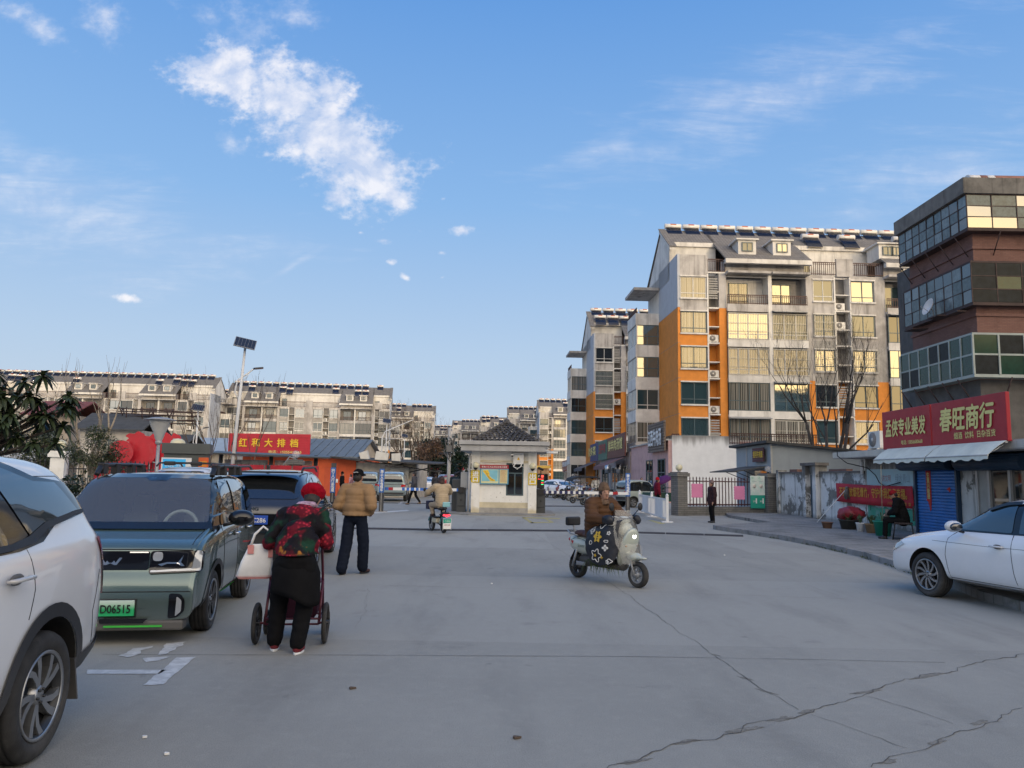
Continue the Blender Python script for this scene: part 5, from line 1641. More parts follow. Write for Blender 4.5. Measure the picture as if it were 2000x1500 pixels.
b = MB(); b.box(-.01, .0, .5, 2.2, .9, 2.1); b.build('window', M_CARGLASS, sd_)
sg = thing('shop_sign', 'dark red slatted board with gold noodle shop lettering on the shed end', 'sign', (12.74, 38.9, 2.55), R(-87))
b = MB()
for k in range(6): b.box(-1.35, .2, -.06, -.02, k * .12, k * .12 + .108)
b.build('board', mat('brown_red_slat', (.10, .03, .035), .6), sg)
text(sg, '银河牛肉面', M_YELLOW, 1.3, .34, (-.57, -.063, .38), bold=.03)

# --- white wall building with terrace railing and the pink shop beside it
tw = thing('building', 'white walled building with mould along its top edge behind the bar fence', 'building', (10.9, 52, 0), R(2))
b = MB(); b.box(0, 4.6, 0, 6, 0, 4.55); b.box(4.6, 10.2, 0, 6, 0, 4.0); b.build('wall', M_BIGW, tw)
railing(tw, 3.9, 10.0, 4.0, .75, -.1).location.z = 4.02
railing(tw, 0, .5, 4.55, .1, .1)
pk = thing('shop', 'pink shop with two tall glass doors below a slatted white lettered board', 'shop', (10.4, 66.5, 0), R(-89))
b = MB(); b.box(0, 14.4, 0, 6, 0, 4.2); b.box(0, 14.4, -.15, 6, 4.2, 4.3, 1); b.build('wall', [M_PINK, M_PLASTER], pk)
for x0 in (6.8, 11.1):
    b = MB(); b.box(x0, x0 + 2.4, -.02, -.003, .1, 3.0, 1)
    for x in (x0, x0 + 1.16, x0 + 2.3): b.box(x, x + .1, -.06, -.021, .1, 3.0)
    for z in (.1, 2.0, 2.92): b.box(x0, x0 + 2.4, -.055, -.022, z, z + .08)
    b.build('glass_door', [M_FRAME, G_DARK], pk)
sg = thing('shop_sign', 'brown slatted board with white beef soup lettering above the pink shop', 'sign', (10.22, 66.5, 3.5), R(-89))
b = MB()
for k in range(11): b.box(9.0, 14.6, -.16, -.08, k * .19, k * .19 + .15)
b.box(9.0, 14.6, -.079, -.03, 0, 2.08); b.build('board', mat('brown_slat', (.16, .125, .10), .7, var=.2), sg)
text(sg, '江西牛肉汤', M_WLET, 4.6, 1.15, (11.8, -.2, 1.0), bold=.04, ext=.05)

# --- shop row further along the street
SHOPS = [  # y far, y near, wall, sign colour, lettering, letter mat, awning
    (150, 132, (.40, .15, .06), (.25, .08, .04), '便民超市', M_WLET, None, 'orange brown board'), (132, 124, (.40, .36, .33), (.04, .10, .22), '理发店', M_WLET, None, 'navy board'), (124, 116, (.42, .38, .35), (.50, .50, .50), '千里香', M_RED, (.22, .10, .09), 'white board'),
    (116, 105, (.50, .30, .26), (.42, .02, .07), '土菜馆', M_GOLD, (.22, .10, .09), 'crimson board'), (105, 88, (.45, .33, .30), (.03, .05, .16), '小常多菜', M_GOLD, (.10, .09, .10), 'dark blue board'), (88, 80, (.30, .28, .27), (.05, .16, .12), '五香牛肉', M_RED, None, 'green board'), (80, 67, (.34, .27, .25), (.14, .04, .03), '鲜羊肉汤馆', M_GOLD, (.16, .08, .08), 'brown board')]
for i, (ya, yb, wc, sc_, words, lm, aw, nm) in enumerate(SHOPS):
    L_ = ya - yb
    s_ = thing('shop', f'shop in the street row under a {nm}, ' + ('with a cloth awning' if aw else 'with a plain shopfront'), 'shop', (10.35, ya, 0), R(-90), 'shops of the street row')
    b = MB(); b.box(0, L_ - .02, 0, 6, 0, 3.9 + .1 * (i % 3)); b.build('wall', mat('shop_wall_%s' % 'abcdefg'[i], wc, .85, var=.15, streak=.3), s_)
    b = MB()
    for x0 in ([L_ * .1, L_ * .55] if L_ > 9 else [L_ * .15]):
        wd_ = L_ * .35 if L_ > 9 else L_ * .65
        b.box(x0, x0 + wd_, -.03, -.004, .1, 2.7, 1)
        for q in (0, .48, .96): b.box(x0 + wd_ * q, x0 + wd_ * q + .1, -.09, -.031, .1, 2.7)
        b.box(x0, x0 + wd_ + .06, -.085, -.032, 2.62, 2.72)
    b.build('shopfront', [M_FRAME if i % 2 else M_ALU, G_DARK], s_)
    g_ = thing('shop_sign', f'{nm} with lettering over the street row shop', 'sign', (10.1, ya, 3.55 if i > 3 else 3.0), R(-90), 'sign boards of the street row')
    hh = 2.1 if i > 3 else 1.7
    b = MB()
    for k in range(int(hh / .15)): b.box(L_ * .03, L_ * .97, -.14, -.03, k * .15, k * .15 + (.135 if i > 3 else .149))
    b.build('board', mat('sign_%s' % nm.replace(' ', '_'), sc_, .55, var=.15), g_)
    text(g_, words, lm, L_ * .75, hh * .5, (L_ * .5, -.16, hh * .58), bold=.04, ext=.03)
    if aw:
        a_ = MB(); x0, x1 = L_ * .3, L_ * .95
        a_.rings([[(x0, -.16, .3), (x1, -.16, .3), (x1, -1.9, -.45), (x0, -1.9, -.45)], [(x0, -.16, .34), (x1, -.16, .34), (x1, -1.9, -.41), (x0, -1.9, -.41)]]); a_.box(x0, x1, -1.92, -1.9, -.75, -.42)
        tag(a_.build('awning', mat('awning_cloth_%d' % int(aw[0] * 100), aw, .8, var=.15), None, (10.1, ya, 3.1), R(-90)), f'dark cloth awning below the {nm}', 'awning', 'awnings of the street row')
b = MB(); b.cyl((0, 0, 0), (0, 0, .8), .28, None, 16); b.tube([(.28, 0, .4), (.45, 0, .4)], .06, 8)
for y, z in ((70.5, 2.0), (79, 2.1)):
    b2 = MB(); b2.cyl((0, 0, 0), (0, 0, .85), .3, None, 16); b2.box(.05, .4, -.05, .05, .3, .4)
    tag(b2.build('extractor_box', M_STEEL, None, (9.95, y, z)), 'shiny steel extractor drum on the shop row wall, ' + ('nearer' if y < 75 else 'farther') + ' of the two', 'extractor')
b.b.free()

# --- brick tenement with glazed bays at the right edge
bt = thing('brick_building', 'red brown brick tenement with rusty glazed bays at the right edge', 'building', (18.45, 30.0, 0), 0)
b = MB()
b.box(0, 12, 0, 4.9, 0, 5.7, 2)
b.box(0, 12, 0, 4.9, 5.7, 12.0, 0); b.box(-.0, 12, 0, 4.9, 12.0, 13.1, 0)
b.box(-.55, 12, -.5, 5.1, 13.15, 13.8, 1)
for z in (6.1, 8.95, 11.7): b.box(-.06, 12, -.06, 4.96, z - 1.0 + .3, z - 1.0 + .42, 0) if z > 7 else None
b.box(1.5, 12, 5, 9, 0, 12.4, 2)
b.build('wall', [M_RBRICK, mat('black_stained_concrete', (.17, .16, .145), .9, var=.2, streak=.9, dirt_amt=.5), mat('dark_render', (.10, .095, .09), .9, var=.25, streak=.4)], bt)
M_RUST = mat('rusty_frame', (.045, .025, .022), .7, var=.4)
G_MIL = winglass('milky_glass', (.07, .10, .105), .35, 1.55)
G_GRN = winglass('green_glass', (.008, .04, .028), .2, 1.45)
G_PALE = winglass('pale_glass', (.15, .19, .20), .25, 1.5)


G_DULL = mat('dull_dark_glass', (.018, .022, .025), .3, var=.3, vs=4, spec=.1)
for g_ in (G_MIL, G_GRN, G_PALE):
    q_ = g_.node_tree.nodes['Principled BSDF']; q_.inputs['Coat Weight'].default_value = 0; q_.inputs['Specular IOR Level'].default_value = .4; q_.inputs['Roughness'].default_value = .15


def bay(z0, z1, out, y1, cols, rows, fm, glasses, t=.035, fg=None):
    """glazed bay wrapping the corner: street face (x=-out) and front face (y=-out)"""
    fg = fg or glasses
    b = MB(); pm = list(dict.fromkeys(glasses + fg)); gz = MB()
    r = random.Random(int(z0 * 10))
    b.box(-out, 12, -out, y1, z0 - .12, z0, 0); b.box(-out, 12, -out, y1, z1, z1 + .08, 0)
    L_ = y1 + out
    for k in range(cols + 1):
        y = -out + L_ * k / cols
        b.box(-out - t / 2, -out + t / 2, y - t / 2, y + t / 2, z0, z1)
    for j in range(1, rows):
        z = z0 + (z1 - z0) * j / rows
        b.box(-out - t / 3, -out + t / 3, -out, y1, z - t / 2, z + t / 2)
        b.box(-out, 12, -out - t / 3, -out + t / 3, z - t / 2, z + t / 2)
    nx = int((12 + out) / 1.0)
    for k in range(1, nx + 1):
        x = -out + 1.0 * k
        b.box(x - t / 2, x + t / 2, -out - t / 2, -out + t / 2, z0, z1)
    for j in range(rows):
        za, zb = z0 + (z1 - z0) * j / rows + .01, z0 + (z1 - z0) * (j + 1) / rows - .01
        for k in range(cols):
            ya, yb = -out + L_ * k / cols + .01, -out + L_ * (k + 1) / cols - .01
            d = r.uniform(-.012, .012)
            gz.face([(-out + d, ya, za), (-out - d, yb, za), (-out - d, yb, zb), (-out + d, ya, zb)], pm.index(r.choice(glasses)))
        for k in range(nx):
            xa, xb = -out + k + .01, -out + k + .99
            d = r.uniform(-.012, .012)
            gz.face([(xa, -out + d, za), (xb, -out - d, za), (xb, -out - d, zb), (xa, -out + d, zb)], pm.index(r.choice(fg)))
    f = b.build('bay_window', fm, bt)
    gz.build('glazing', pm, f)
    d = MB(); d.box(-out + .3, 11, -out + .3, y1 - .1, z0 + .02, z1 - .02); d.build('bay_interior', mat('dim_interior', (.06, .06, .06), .9), f)
    return f


bay(11.75, 13.1, .42, 4.95, 9, 3, M_RUST, [G_MIL, G_TEAL, G_PALE, G_MIL], .035, [G_BLUE, G_BLUE, G_BLUE, G_MIL])
bay(8.75, 10.35, .32, 4.9, 8, 3, M_RUST, [G_MIL, G_TEAL, G_PALE, G_TEAL], .035, [G_DULL, G_DULL, G_GRN])
bay(5.85, 7.4, .55, 5.0, 7, 2, mat('grey_green_frame', (.30, .34, .32), .5), [G_GRN, G_GRN, G_DULL], .07, [G_GRN, G_DULL])
b = MB()
for y in (.3, 1.4, 2.5, 3.6, 4.7):
    b.tube([(-.58, y, 11.62), (-.02, y, 10.75)], .02, 5); b.tube([(-.72, y, 5.72), (-.02, y, 4.6)], .03, 5)
for x in (.8, 2.2, 3.6, 5): b.tube([(x, -.58, 11.62), (x, -.02, 10.75)], .02, 5); b.tube([(x, -.72, 5.72), (x, -.02, 4.6)], .03, 5)
b.build('strut', M_RUST, bt)
b = MB(); b.box(-.9, -.3, 1.2, 1.9, 8.5, 8.56); b.box(-1.0, -.3, 3.0, 3.7, 8.3, 8.36); b.box(-.7, -.33, .1, .9, 8.45, 8.5); b.build('ledge', M_RUST, bt)
b = MB(); b.tube([(.55, .3, 14.02), (4.6, .3, 14.02)], .27, 16, 0); b.tube([(.45, .3, 14.02), (.9, .3, 14.02)], .275, 16, 1); b.tube([(1.2, .3, 14.02), (1.5, .3, 14.02)], .275, 16, 1)
for x in (.9, 3.5): b.box(x, x + .1, .1, .5, 13.75, 13.85, 1)
tag(b.build('water_tank', [mat('rusty_tank', (.28, .13, .09), .7, var=.3), M_TANK], None, (18.2, 30.2, 0)), 'rusty long water tank lying on the brick tenement roof edge', 'tank')
ds = thing('satellite_dish', 'white satellite dish on a ledge of the brick tenement', 'dish', (17.95, 32.2, 8.62), 0)
b = MB(); b.lathe([(0, 0), (.16, .02), (.3, .075), (.38, .14), (.37, .145), (.29, .085), (0, .012)], 24, M=Matrix.Translation((-.1, 0, .45)) @ Matrix.Rotation(R(-70), 4, 'Y') @ Matrix.Rotation(0, 4, 'X')); b.build('bowl', mat('dish_white', (.62, .6, .58), .5), ds)
b = MB(); b.tube([(0, 0, 0), (0, 0, .3), (-.08, 0, .45)], .02, 6); b.tube([(-.1, 0, .2), (-.5, 0, .5)], .012, 5); b.ball((-.5, 0, .5), .03); b.build('mount', M_GREY, ds)
ou = thing('air_conditioner', 'white air conditioner unit on the roof slab left of the red boards', 'air conditioner', (11.9, 25.6, 2.64), R(-90))
o = ac(ou, 0, 0, .08, False, 0, 'casing'); 
# drain pipe and cable of the corner shop
pp = MB(); pp.tube([(12.44, 27.3, 2.4), (12.44, 27.3, 2.15), (12.43, 27.3, 1.9)], .055, 10); tag(pp.build('drain_pipe', M_WLET), 'short white drain pipe end at the left corner of the shop', 'pipe')
cbl = MB(); cbl.tube([(11.4, 26.9, 2.66), (11.36, 26.8, 2.5), (11.6, 26.6, 2.25), (12.2, 26.4, 2.1), (12.38, 26.2, 1.85), (12.4, 26.0, 1.6), (12.4, 25.6, 1.48), (12.4, 24.6, 1.62)], .018, 6); tag(cbl.build('cable', M_BLACK), 'thick black cable looping over the blue poster above the banner', 'cable')

# --- pots, bucket, mop and bag by the wall
def leafy(b, n, r, h, z, w_=.03, seed=0, droop=.5):
    q = random.Random(seed)
    for k in range(n):
        a = q.uniform(0, 2 * PI); l_ = r * q.uniform(.6, 1.1); hz = h * q.uniform(.5, 1.1)
        c_, s_ = math.cos(a), math.sin(a)
        pts = [(0.02 * c_, .02 * s_, z), (l_ * .5 * c_, l_ * .5 * s_, z + hz), (l_ * c_, l_ * s_, z + hz * (1 - droop * q.random()))]
        for (x0, y0, z0), (x1, y1, z1), wa, wb in ((pts[0], pts[1], .5, 1), (pts[1], pts[2], 1, .1)):
            b.face([(x0 - s_ * w_ * wa, y0 + c_ * w_ * wa, z0), (x0 + s_ * w_ * wa, y0 - c_ * w_ * wa, z0), (x1 + s_ * w_ * wb, y1 - c_ * w_ * wb, z1), (x1 - s_ * w_ * wb, y1 + c_ * w_ * wb, z1)], 1)


M_LEAF = mat('pot_plant_leaf', (.05, .085, .03), .7, var=.4)


def pot(label, x, y, r, h, m, n, ph, seed, cat='plant pot'):
    p_ = thing('plant_pot', label, cat, (x, y, .118), 0)
    b = MB(); b.lathe([(0, .002), (r * .75, .002), (r * .98, h * .9), (r * 1.08, h * .92), (r * 1.08, h), (r * .92, h), (r * .85, h * .85), (0, h * .85)], 20); b.build('pot', m, p_)
    if n:
        b = MB(); leafy(b, n, r * 1.2, ph, h * .8, .018, seed); b.face([(0, 0, h * .8), (.01, 0, h * .8), (0, .01, h * .8)], 1); b.build('plant', [M_LEAF, M_LEAF], p_)
    return p_


M_TERRA = mat('terracotta', (.20, .11, .07), .85, var=.2)
pot('green plastic bucket with a thin bamboo stick beside the seated person', 10.5, 21.9, .25, .42, mat('green_plastic', (.01, .22, .14), .45), 10, .3, 1)
b = MB(); b.tube([(0, 0, .3), (.02, .05, 1.3), (.05, .08, 2.0)], .008, 5); tag(b.build('bamboo_stick', mat('bamboo', (.35, .3, .2), .7), None, (10.5, 21.9, .1)), 'thin bamboo stick standing up from the green bucket', 'stick')
pot('woven basket pot with spiky plants, right of the white pot', 10.75, 23.1, .2, .27, mat('wicker', (.30, .20, .11), .85, var=.3), 26, .3, 2)
pot('small white pot between the wicker pot and the dark tub', 10.7, 23.75, .13, .26, M_WLET, 14, .28, 3)
pot('dark tub with leafy plant below the red bundle', 10.75, 24.7, .28, .3, mat('dark_pot', (.04, .04, .035), .6), 30, .25, 4)
pot('small brown terracotta pot at the left end of the pots', 10.2, 25.0, .17, .2, M_TERRA, 0, 0, 5)
b = MB(); b.ball((0, 0, 0), (.42, .36, .24), 0, 24, 14)
for v in b.b.verts: v.co += v.co.normalized() * (mnoise.noise(v.co * 5) * .10 + mnoise.noise(v.co * 14) * .05)
tag(b.build('red_bag', mat('red_plastic_bag', (.26, .025, .035), .45, var=.2, bump=.5, bs=25), None, (11.0, 25.0, .58), smooth=True), 'red plastic bundle stacked on the plant tub by the wall', 'bag')
mp = thing('mop', 'grey string mop leaning head up against the peeling wall', 'mop', (11.5, 28.4, .118), 0)
b = MB(); b.tube([(-.25, .1, 0), (.8, -.1, 1.25)], .013, 8); b.build('handle', M_WLET, mp)
b = MB(); q = random.Random(3)
for k in range(26):
    a = q.uniform(0, 6.28); x, y = .8 + .05 * math.cos(a), -.1 + .05 * math.sin(a)
    b.tube([(.8, -.1, 1.28), (x, y, 1.2), (x + .05 * math.cos(a), y + .05 * math.sin(a), .85 + q.random() * .15)], .016, 5)
b.ball((.8, -.1, 1.27), .06); b.build('mop_head', mat('grey_string', (.17, .165, .15), .95, var=.3), mp)
# --- white barrier rail by the exit lane
A0, A1 = V((6.15, 36.8, 0)), V((5.87, 29.0, 0)); dd = A1 - A0; fr = thing('barrier_fence', 'low white metal barrier fence beside the exit lane', 'fence', tuple(A0), math.atan2(dd.y, dd.x))
L_ = dd.length
M_WMET = mat('white_metal', (.70, .71, .72), .5, var=.06, streak=.2)
for k in range(3):
    x = L_ * k / 2; b = MB(); b.box(x - .05, x + .05, -.05, .05, .03, .95); b.box(x - .16, x + .16, -.2, .2, .0, .035); b.tube([(x, 0, .95), (x, 0, 1.0), (x, 0, 1.06)], [.05, .06, .01], 8); b.build('post', M_WMET, fr)
for k in range(2):
    b = MB(); x0, x1 = L_ * k / 2 + .055, L_ * (k + 1) / 2 - .055
    b.box(x0, x1, -.02, .02, .80, .86); b.box(x0, x1, -.02, .02, .10, .16); m_ = (x0 + x1) / 2
    b.box(x0 + .9, x1 - .9, -.012, .012, .16, .80)
    for j in range(7):
        for xx in (x0 + .06 + j * .125, x1 - .06 - j * .125): b.box(xx - .02, xx + .02, -.01, .01, .16, .80)
    b.build('panel', M_WMET, fr)

# ------------------------------------------------------------------ gatehouse and barriers
GX0, GX1, GY = -1.66, 1.12, 33.0
M_GH = mat('gatehouse_white', (.66, .65, .61), .8, var=.06, dirt_amt=.25, dirt=(.42, .36, .22), dirt_s=1.6, streak=.15)


def chips_fn(t, o, c):
    z = t.sep(o)[2]; low = t.m('MULTIPLY', t.step(z, 1.15, .55), t.step(z, .1, .3))
    ch = t.step(t.noise(t.mapv(o, (1, 1, 1.6)), 6.5, 4, .7), .64, .67)
    c = t.mix(t.m('MULTIPLY', ch, low), c, (.22, .19, .14))
    return t.mix(t.m('MULTIPLY', t.step(t.m('ADD', z, t.m('MULTIPLY', t.noise(o, 3, 6), .3)), .42, .25), .6), c, (.45, .36, .16))


M_GH = mat('gatehouse_white_chipped', (.77, .76, .72), .8, var=.06, dirt_amt=.25, dirt=(.42, .36, .22), dirt_s=1.6, streak=.15, fn=chips_fn)
M_GHB = mat('gatehouse_bare_base', (.33, .32, .30), .9, var=.2, dirt_amt=.5)
M_EAVE = mat('grey_concrete_eave', (.36, .36, .36), .85, var=.12, streak=.3)
gh = thing('gatehouse', 'small white gatehouse with grey tiled hip roof in the middle of the road', 'gatehouse', (0, GY, .04), R(-.6))
b = MB()
b.box(GX0, GX0 + .36, 0, 3.0, 0, 2.6, 0); b.box(GX1 - .36, GX1, 0, 3.0, 0, 2.6, 0)      # corner piers
b.box(GX0 + .36, GX1 - .36, .08, 2.9, .22, .45, 2); b.box(GX0 + .36, -.18, .08, .3, .45, 2.12, 0); b.box(.56, GX1 - .36, .08, .3, .45, 2.12, 0); b.box(-.18, .56, .08, .3, .45, .74, 0)
b.box(GX0 + .36, GX1 - .36, .02, 2.9, 0, .22, 1); b.box(GX0 + .36, GX1 - .36, .05, .3, 2.12, 2.22, 2); b.box(GX0 + .36, GX1 - .36, .10, .3, 2.22, 2.6, 0)
b.box(GX0 + .36, GX1 - .36, .3, 2.9, .45, 2.6, 3)
b.build('wall', [M_GH, M_GHB, mat('gatehouse_cream', (.56, .50, .36), .85, var=.15, dirt_amt=.3), W_DARK], gh)
b = MB(); b.box(-2.1, 1.56, -.55, 3.6, 2.6, 2.84); b.box(-2.18, 1.64, -.63, 3.68, 2.86, 3.03); b.build('eave', M_EAVE, gh, bevel=.01)


def wave_tile_fn(t, o, c):
    return t.mix(t.m('MULTIPLY', t.step(t.noise(o, 5, 6, .7), .45, .7), .5), c, (.13, .125, .12))


M_TILE = mat('dark_clay_tile', (.06, .056, .055), .75, var=.3, fn=wave_tile_fn)
b = MB()
ax, ay, az = -.22, 1.5, 3.92
rx0, rx1, ry0, ry1, rz0 = -1.58, 1.12, -.05, 3.05, 3.02
hipc = [(rx0, ry0), (rx1, ry0), (rx1, ry1), (rx0, ry1)]
for s_ in range(4):
    (xa, ya), (xb, yb) = hipc[s_], hipc[(s_ + 1) % 4]
    NR = 9
    for j in range(NR):
        t0, t1 = j / NR, min(1, (j + 1.25) / NR)
        n = max(1, round(12 * (1 - t0)))
        for k in range(n):
            def pt(u, t, dz):
                x, y = xa + (xb - xa) * u, ya + (yb - ya) * u
                return (x + (ax - x) * t, y + (ay - y) * t, rz0 + (az - rz0) * t + dz)
            rows = []
            for q in range(6):
                a = PI * q / 5; u = (k + q / 5) / n
                rows.append([pt(u, t0, .05 + .055 * math.sin(a)), pt(u, t1, .0 + .055 * math.sin(a))])
            b.rings(rows, 0, False, False)
for x, y in hipc:
    P = [V((x, y, rz0 + .06)).lerp(V((ax, ay, az + .06)), k / 9) for k in range(10)]
    for p, q in zip(P, P[1:]): b.tube([p, q], [.085, .07], 8)
b.ball((ax, ay, az + .06), (.14, .14, .14), 0, 10, 8)
b.build('roof', M_TILE, gh, smooth=False)
b = MB(); b.box(-.18, .56, .12, .16, .74, 2.12, 1)
for x0, x1, z0, z1 in ((-.18, -.12, .74, 2.12), (.50, .56, .74, 2.12), (-.12, .50, .74, .80), (-.12, .50, 2.06, 2.12), (-.12, .50, 1.66, 1.72), (.16, .22, .80, 1.66)): b.box(x0, x1, .075, .12, z0, z1, 0)
b.build('window', [M_FRAME, M_CARGLASS], gh)
for x in (GX0 + .18, GX1 - .18):
    l_ = MB(); l_.ball((x, -.2, 2.0), .14, 0, 18, 12); l_.tube([(x, -.02, 1.82), (x, -.16, 1.82), (x, -.2, 1.87)], .03, 8, 1); l_.lathe([(.1, 0), (.06, -.08), (0, -.1)], 12, 1, Matrix.Translation((x, -.2, 1.9))); l_.build('globe_lamp', [M_GLOBE, M_BLACK], gh)
M_YSIGN = mat('yellow_sign', (.60, .44, .02), .5)
for x, t_, z in ((GX0 + .17, '进口', 1.55), (GX1 - .17, '出口', 1.48)):
    b = MB(); b.box(x - .185, x + .185, -.03, -.004, z - .28, z + .24); o = b.build('lane_sign', M_YSIGN, gh); text(o, t_, M_WLET, .26, .44, (x, -.033, z - .02), vertical=True, bold=.04)


def map_fn(t, o, c):
    x, y, z = t.sep(o)
    return t.mix(t.step(z, .06, .07), (.45, .50, .30), c)


mp_ = thing('notice_map', 'notice board with a yellow estate map under a red heading on the gatehouse wall', 'notice board', (-1.30, GY - .02, 1.25), 0)
b = MB(); b.box(0, 1.22, -.02, .05, 0, .66, 0); b.box(0, 1.22, -.024, .05, .66, .82, 1); b.box(.05, .79, -.026, -.021, .04, .62, 2); b.box(.84, 1.17, -.026, -.021, .04, .62, 3); b.box(.08, .76, -.03, -.0265, .13, .60, 4)
P = [(.12, .58), (.34, .60), (.42, .44), (.40, .36), (.52, .24), (.66, .18), (.64, .13), (.44, .14), (.24, .40), (.12, .54)]
b.rings([[(x, -.031, z) for x, z in P], [(x, -.034, z) for x, z in P]], 5)
b.tube([(.2, -.036, .56), (.30, -.036, .44), (.32, -.036, .36), (.42, -.036, .26), (.58, -.036, .16)], .008, 5, 1); b.tube([(.30, -.036, .44), (.38, -.036, .44)], .007, 5, 1)
b.build('panel', [mat('map_blue', (.08, .28, .42), .5), M_RED, mat('map_cream', (.60, .62, .36), .5), mat('map_pale', (.58, .52, .28), .5), mat('map_sky', (.20, .48, .58), .5), mat('map_yellow', (.72, .52, .05), .5)], mp_)
text(mp_, '新建小区大队岗位巡查示意图', M_WLET, 1.08, .085, (.61, -.026, .735))
text(mp_, '管理规定', mat('map_red_print', (.5, .08, .05), .6), .2, .04, (1.0, -.028, .57))
for k in range(9): text(mp_, '服务管理制度公示', mat('map_red_print', (.5, .08, .05)), .26, .022, (1.0, -.028, .51 - k * .048))
eb = thing('electric_box', 'white electric box with a yellow warning triangle above the gatehouse window', 'box', (.33, GY - .12, 2.12), 0)
b = MB(); b.box(-.22, .22, -.02, .12, 0, .48); b.build('casing', mat('white_enamel', (.68, .69, .70), .4, var=.05), eb, bevel=.01)
b = MB(); b.rings([[(-.07, -.024, .17), (.07, -.024, .17), (0, -.024, .30)], [(-.07, -.021, .17), (.07, -.021, .17), (0, -.021, .30)]]); o = b.build('warning_triangle', M_YELLOW, eb); text(o, '!', M_RED, .02, .07, (0, -.026, .215))
text(eb, '有电危险 请勿靠近', M_BLACK, .3, .03, (0, -.022, .40)); text(eb, '小心触电', M_BLACK, .2, .025, (0, -.022, .09))
b = MB(); b.tube([(-.12, -.06, .02), (-.20, -.08, -.12), (-.05, -.10, -.22), (.1, -.08, -.12), (.12, -.06, .01)], .012, 6); b.tube([(-.13, -.06, .02), (-.22, -.07, -.10), (-.05, -.09, -.18), (.12, -.08, -.1), (.14, -.06, .01)], .012, 6)
b.tube([(-.2, -.05, -.1), (-.28, .0, .08), (-.6, .05, .06), (-1.1, .06, .1), (-1.95, .05, .0)], .008, 5); b.tube([(.15, -.05, -.1), (.5, .02, -.2), (.78, .05, -.18)], .008, 5); b.build('cable', M_WLET, eb)


def camera_thing(label, loc, rz, L_=.34, hang=True):
    c_ = thing('security_camera', label, 'camera', loc, rz)
    b = MB(); b.tube([(0, 0, 0), (L_, 0, 0)], .055, 12); b.box(-.04, L_ + .06, -.065, .065, .05, .07); b.build('camera_body', M_WLET, c_)
    b = MB(); b.cyl((L_ + .001, 0, 0), (L_ + .012, 0, 0), .045, None, 12); b.build('camera_lens', M_BLACK, c_)
    b = MB(); b.tube([(.08, 0, .06), (.08, 0, .16), (-.05, 0, .2)], .02, 6); b.build('bracket', M_GREY, c_)
    return c_


camera_thing('white security camera sticking out of the gatehouse eave at its right corner', (1.52, GY - .6, 2.62), R(-20), .5)
camera_thing('small security camera with a black mount under the gatehouse eave', (.06, GY - .25, 2.44), R(-90), .16)
b = MB(); b.tube([(GX0 - .12, .0, 0), (GX0 - .08, .0, 2.55)], .045, 8); tag(b.build('drain_pipe', M_EAVE, None, (0, GY - .05, 0)), 'grey drain pipe at the left corner of the gatehouse', 'pipe')
b = MB(); b.box(-2.14, -1.84, .3, .6, 1.0, 1.75); b.box(-2.16, -1.9, .35, .55, .15, .98); tag(b.build('meter_box', M_GREY, None, (0, GY, 0), bevel=.02), 'grey metal meter boxes hung on the left side of the gatehouse', 'box')
b = MB(); b.tube([(-2.9, 2.0, 0), (-2.88, 2.0, 3.2), (-2.86, 2.0, 6.2)], .05, 8)
b.tube([(-2.6, 1.6, 2.9), (-2.4, 1.4, 2.6), (-2.2, 1.0, 2.4)], .03, 6)
b.b.free()
# wires and twigs growing on the flat eave
q = random.Random(2); b = MB()
for k in range(46):
    x, y = q.choice([q.uniform(-2.0, -1.3), q.uniform(.9, 1.5)]), q.uniform(.1, 2.5)
    b.tube([(x, y, 3.06), (x + q.uniform(-.12, .12), y, 3.2), (x + q.uniform(-.3, .3), y, 3.3 + q.random() * .3)], .006, 4)
for k in range(2): b.tube([(-2.0, 2.5 + k * .1, 3.35 + k * .2), (-1.2, 2.5, 3.5 + k * .1), (1.4, 2.5, 3.32 + k * .2)], .012, 5)
tag(b.build('roof_weeds', mat('dry_weeds', (.11, .09, .07), .9), None, (0, GY, 0), kind='stuff'), 'dry weeds and wires growing on the gatehouse eave', 'weeds')

M_CAB = mat('dark_grey_cabinet', (.045, .05, .055), .45, var=.08)
M_BSTR = mat('boom_blue', (.03, .14, .50), .5)


def barrier(label, loc, side, L_, zb, stripes):
    t_ = thing('boom_barrier', label, 'barrier', loc, 0)
    b = MB(); b.box(-.2, .2, -.17, .17, 0, 1.08); b.box(-.17, .17, -.20, -.171, .3, .9, 0); b.build('cabinet', M_CAB, t_, bevel=.02)
    b = MB(); b.box(-.03, .03, -.215, -.201, .52, .60); b.build('lock', M_BLACK, t_)
    b = MB(); n = len(stripes); x = 0
    for m_, f in stripes:
        x1 = x + f * L_
        b.box(min(side * x, side * x1), max(side * x, side * x1), -.26, -.225, zb - .06, zb + .06, m_); x = x1
    b.build('boom', [M_WMET, M_BSTR if side < 0 else mat('navy_boom_paint', (.015, .02, .09), .5), M_RED], t_)
    b = MB(); b.box(-.12, .12, -.29, -.2, zb - .12, zb + .12); b.build('boom_clamp', M_BLACK, t_)
    return t_


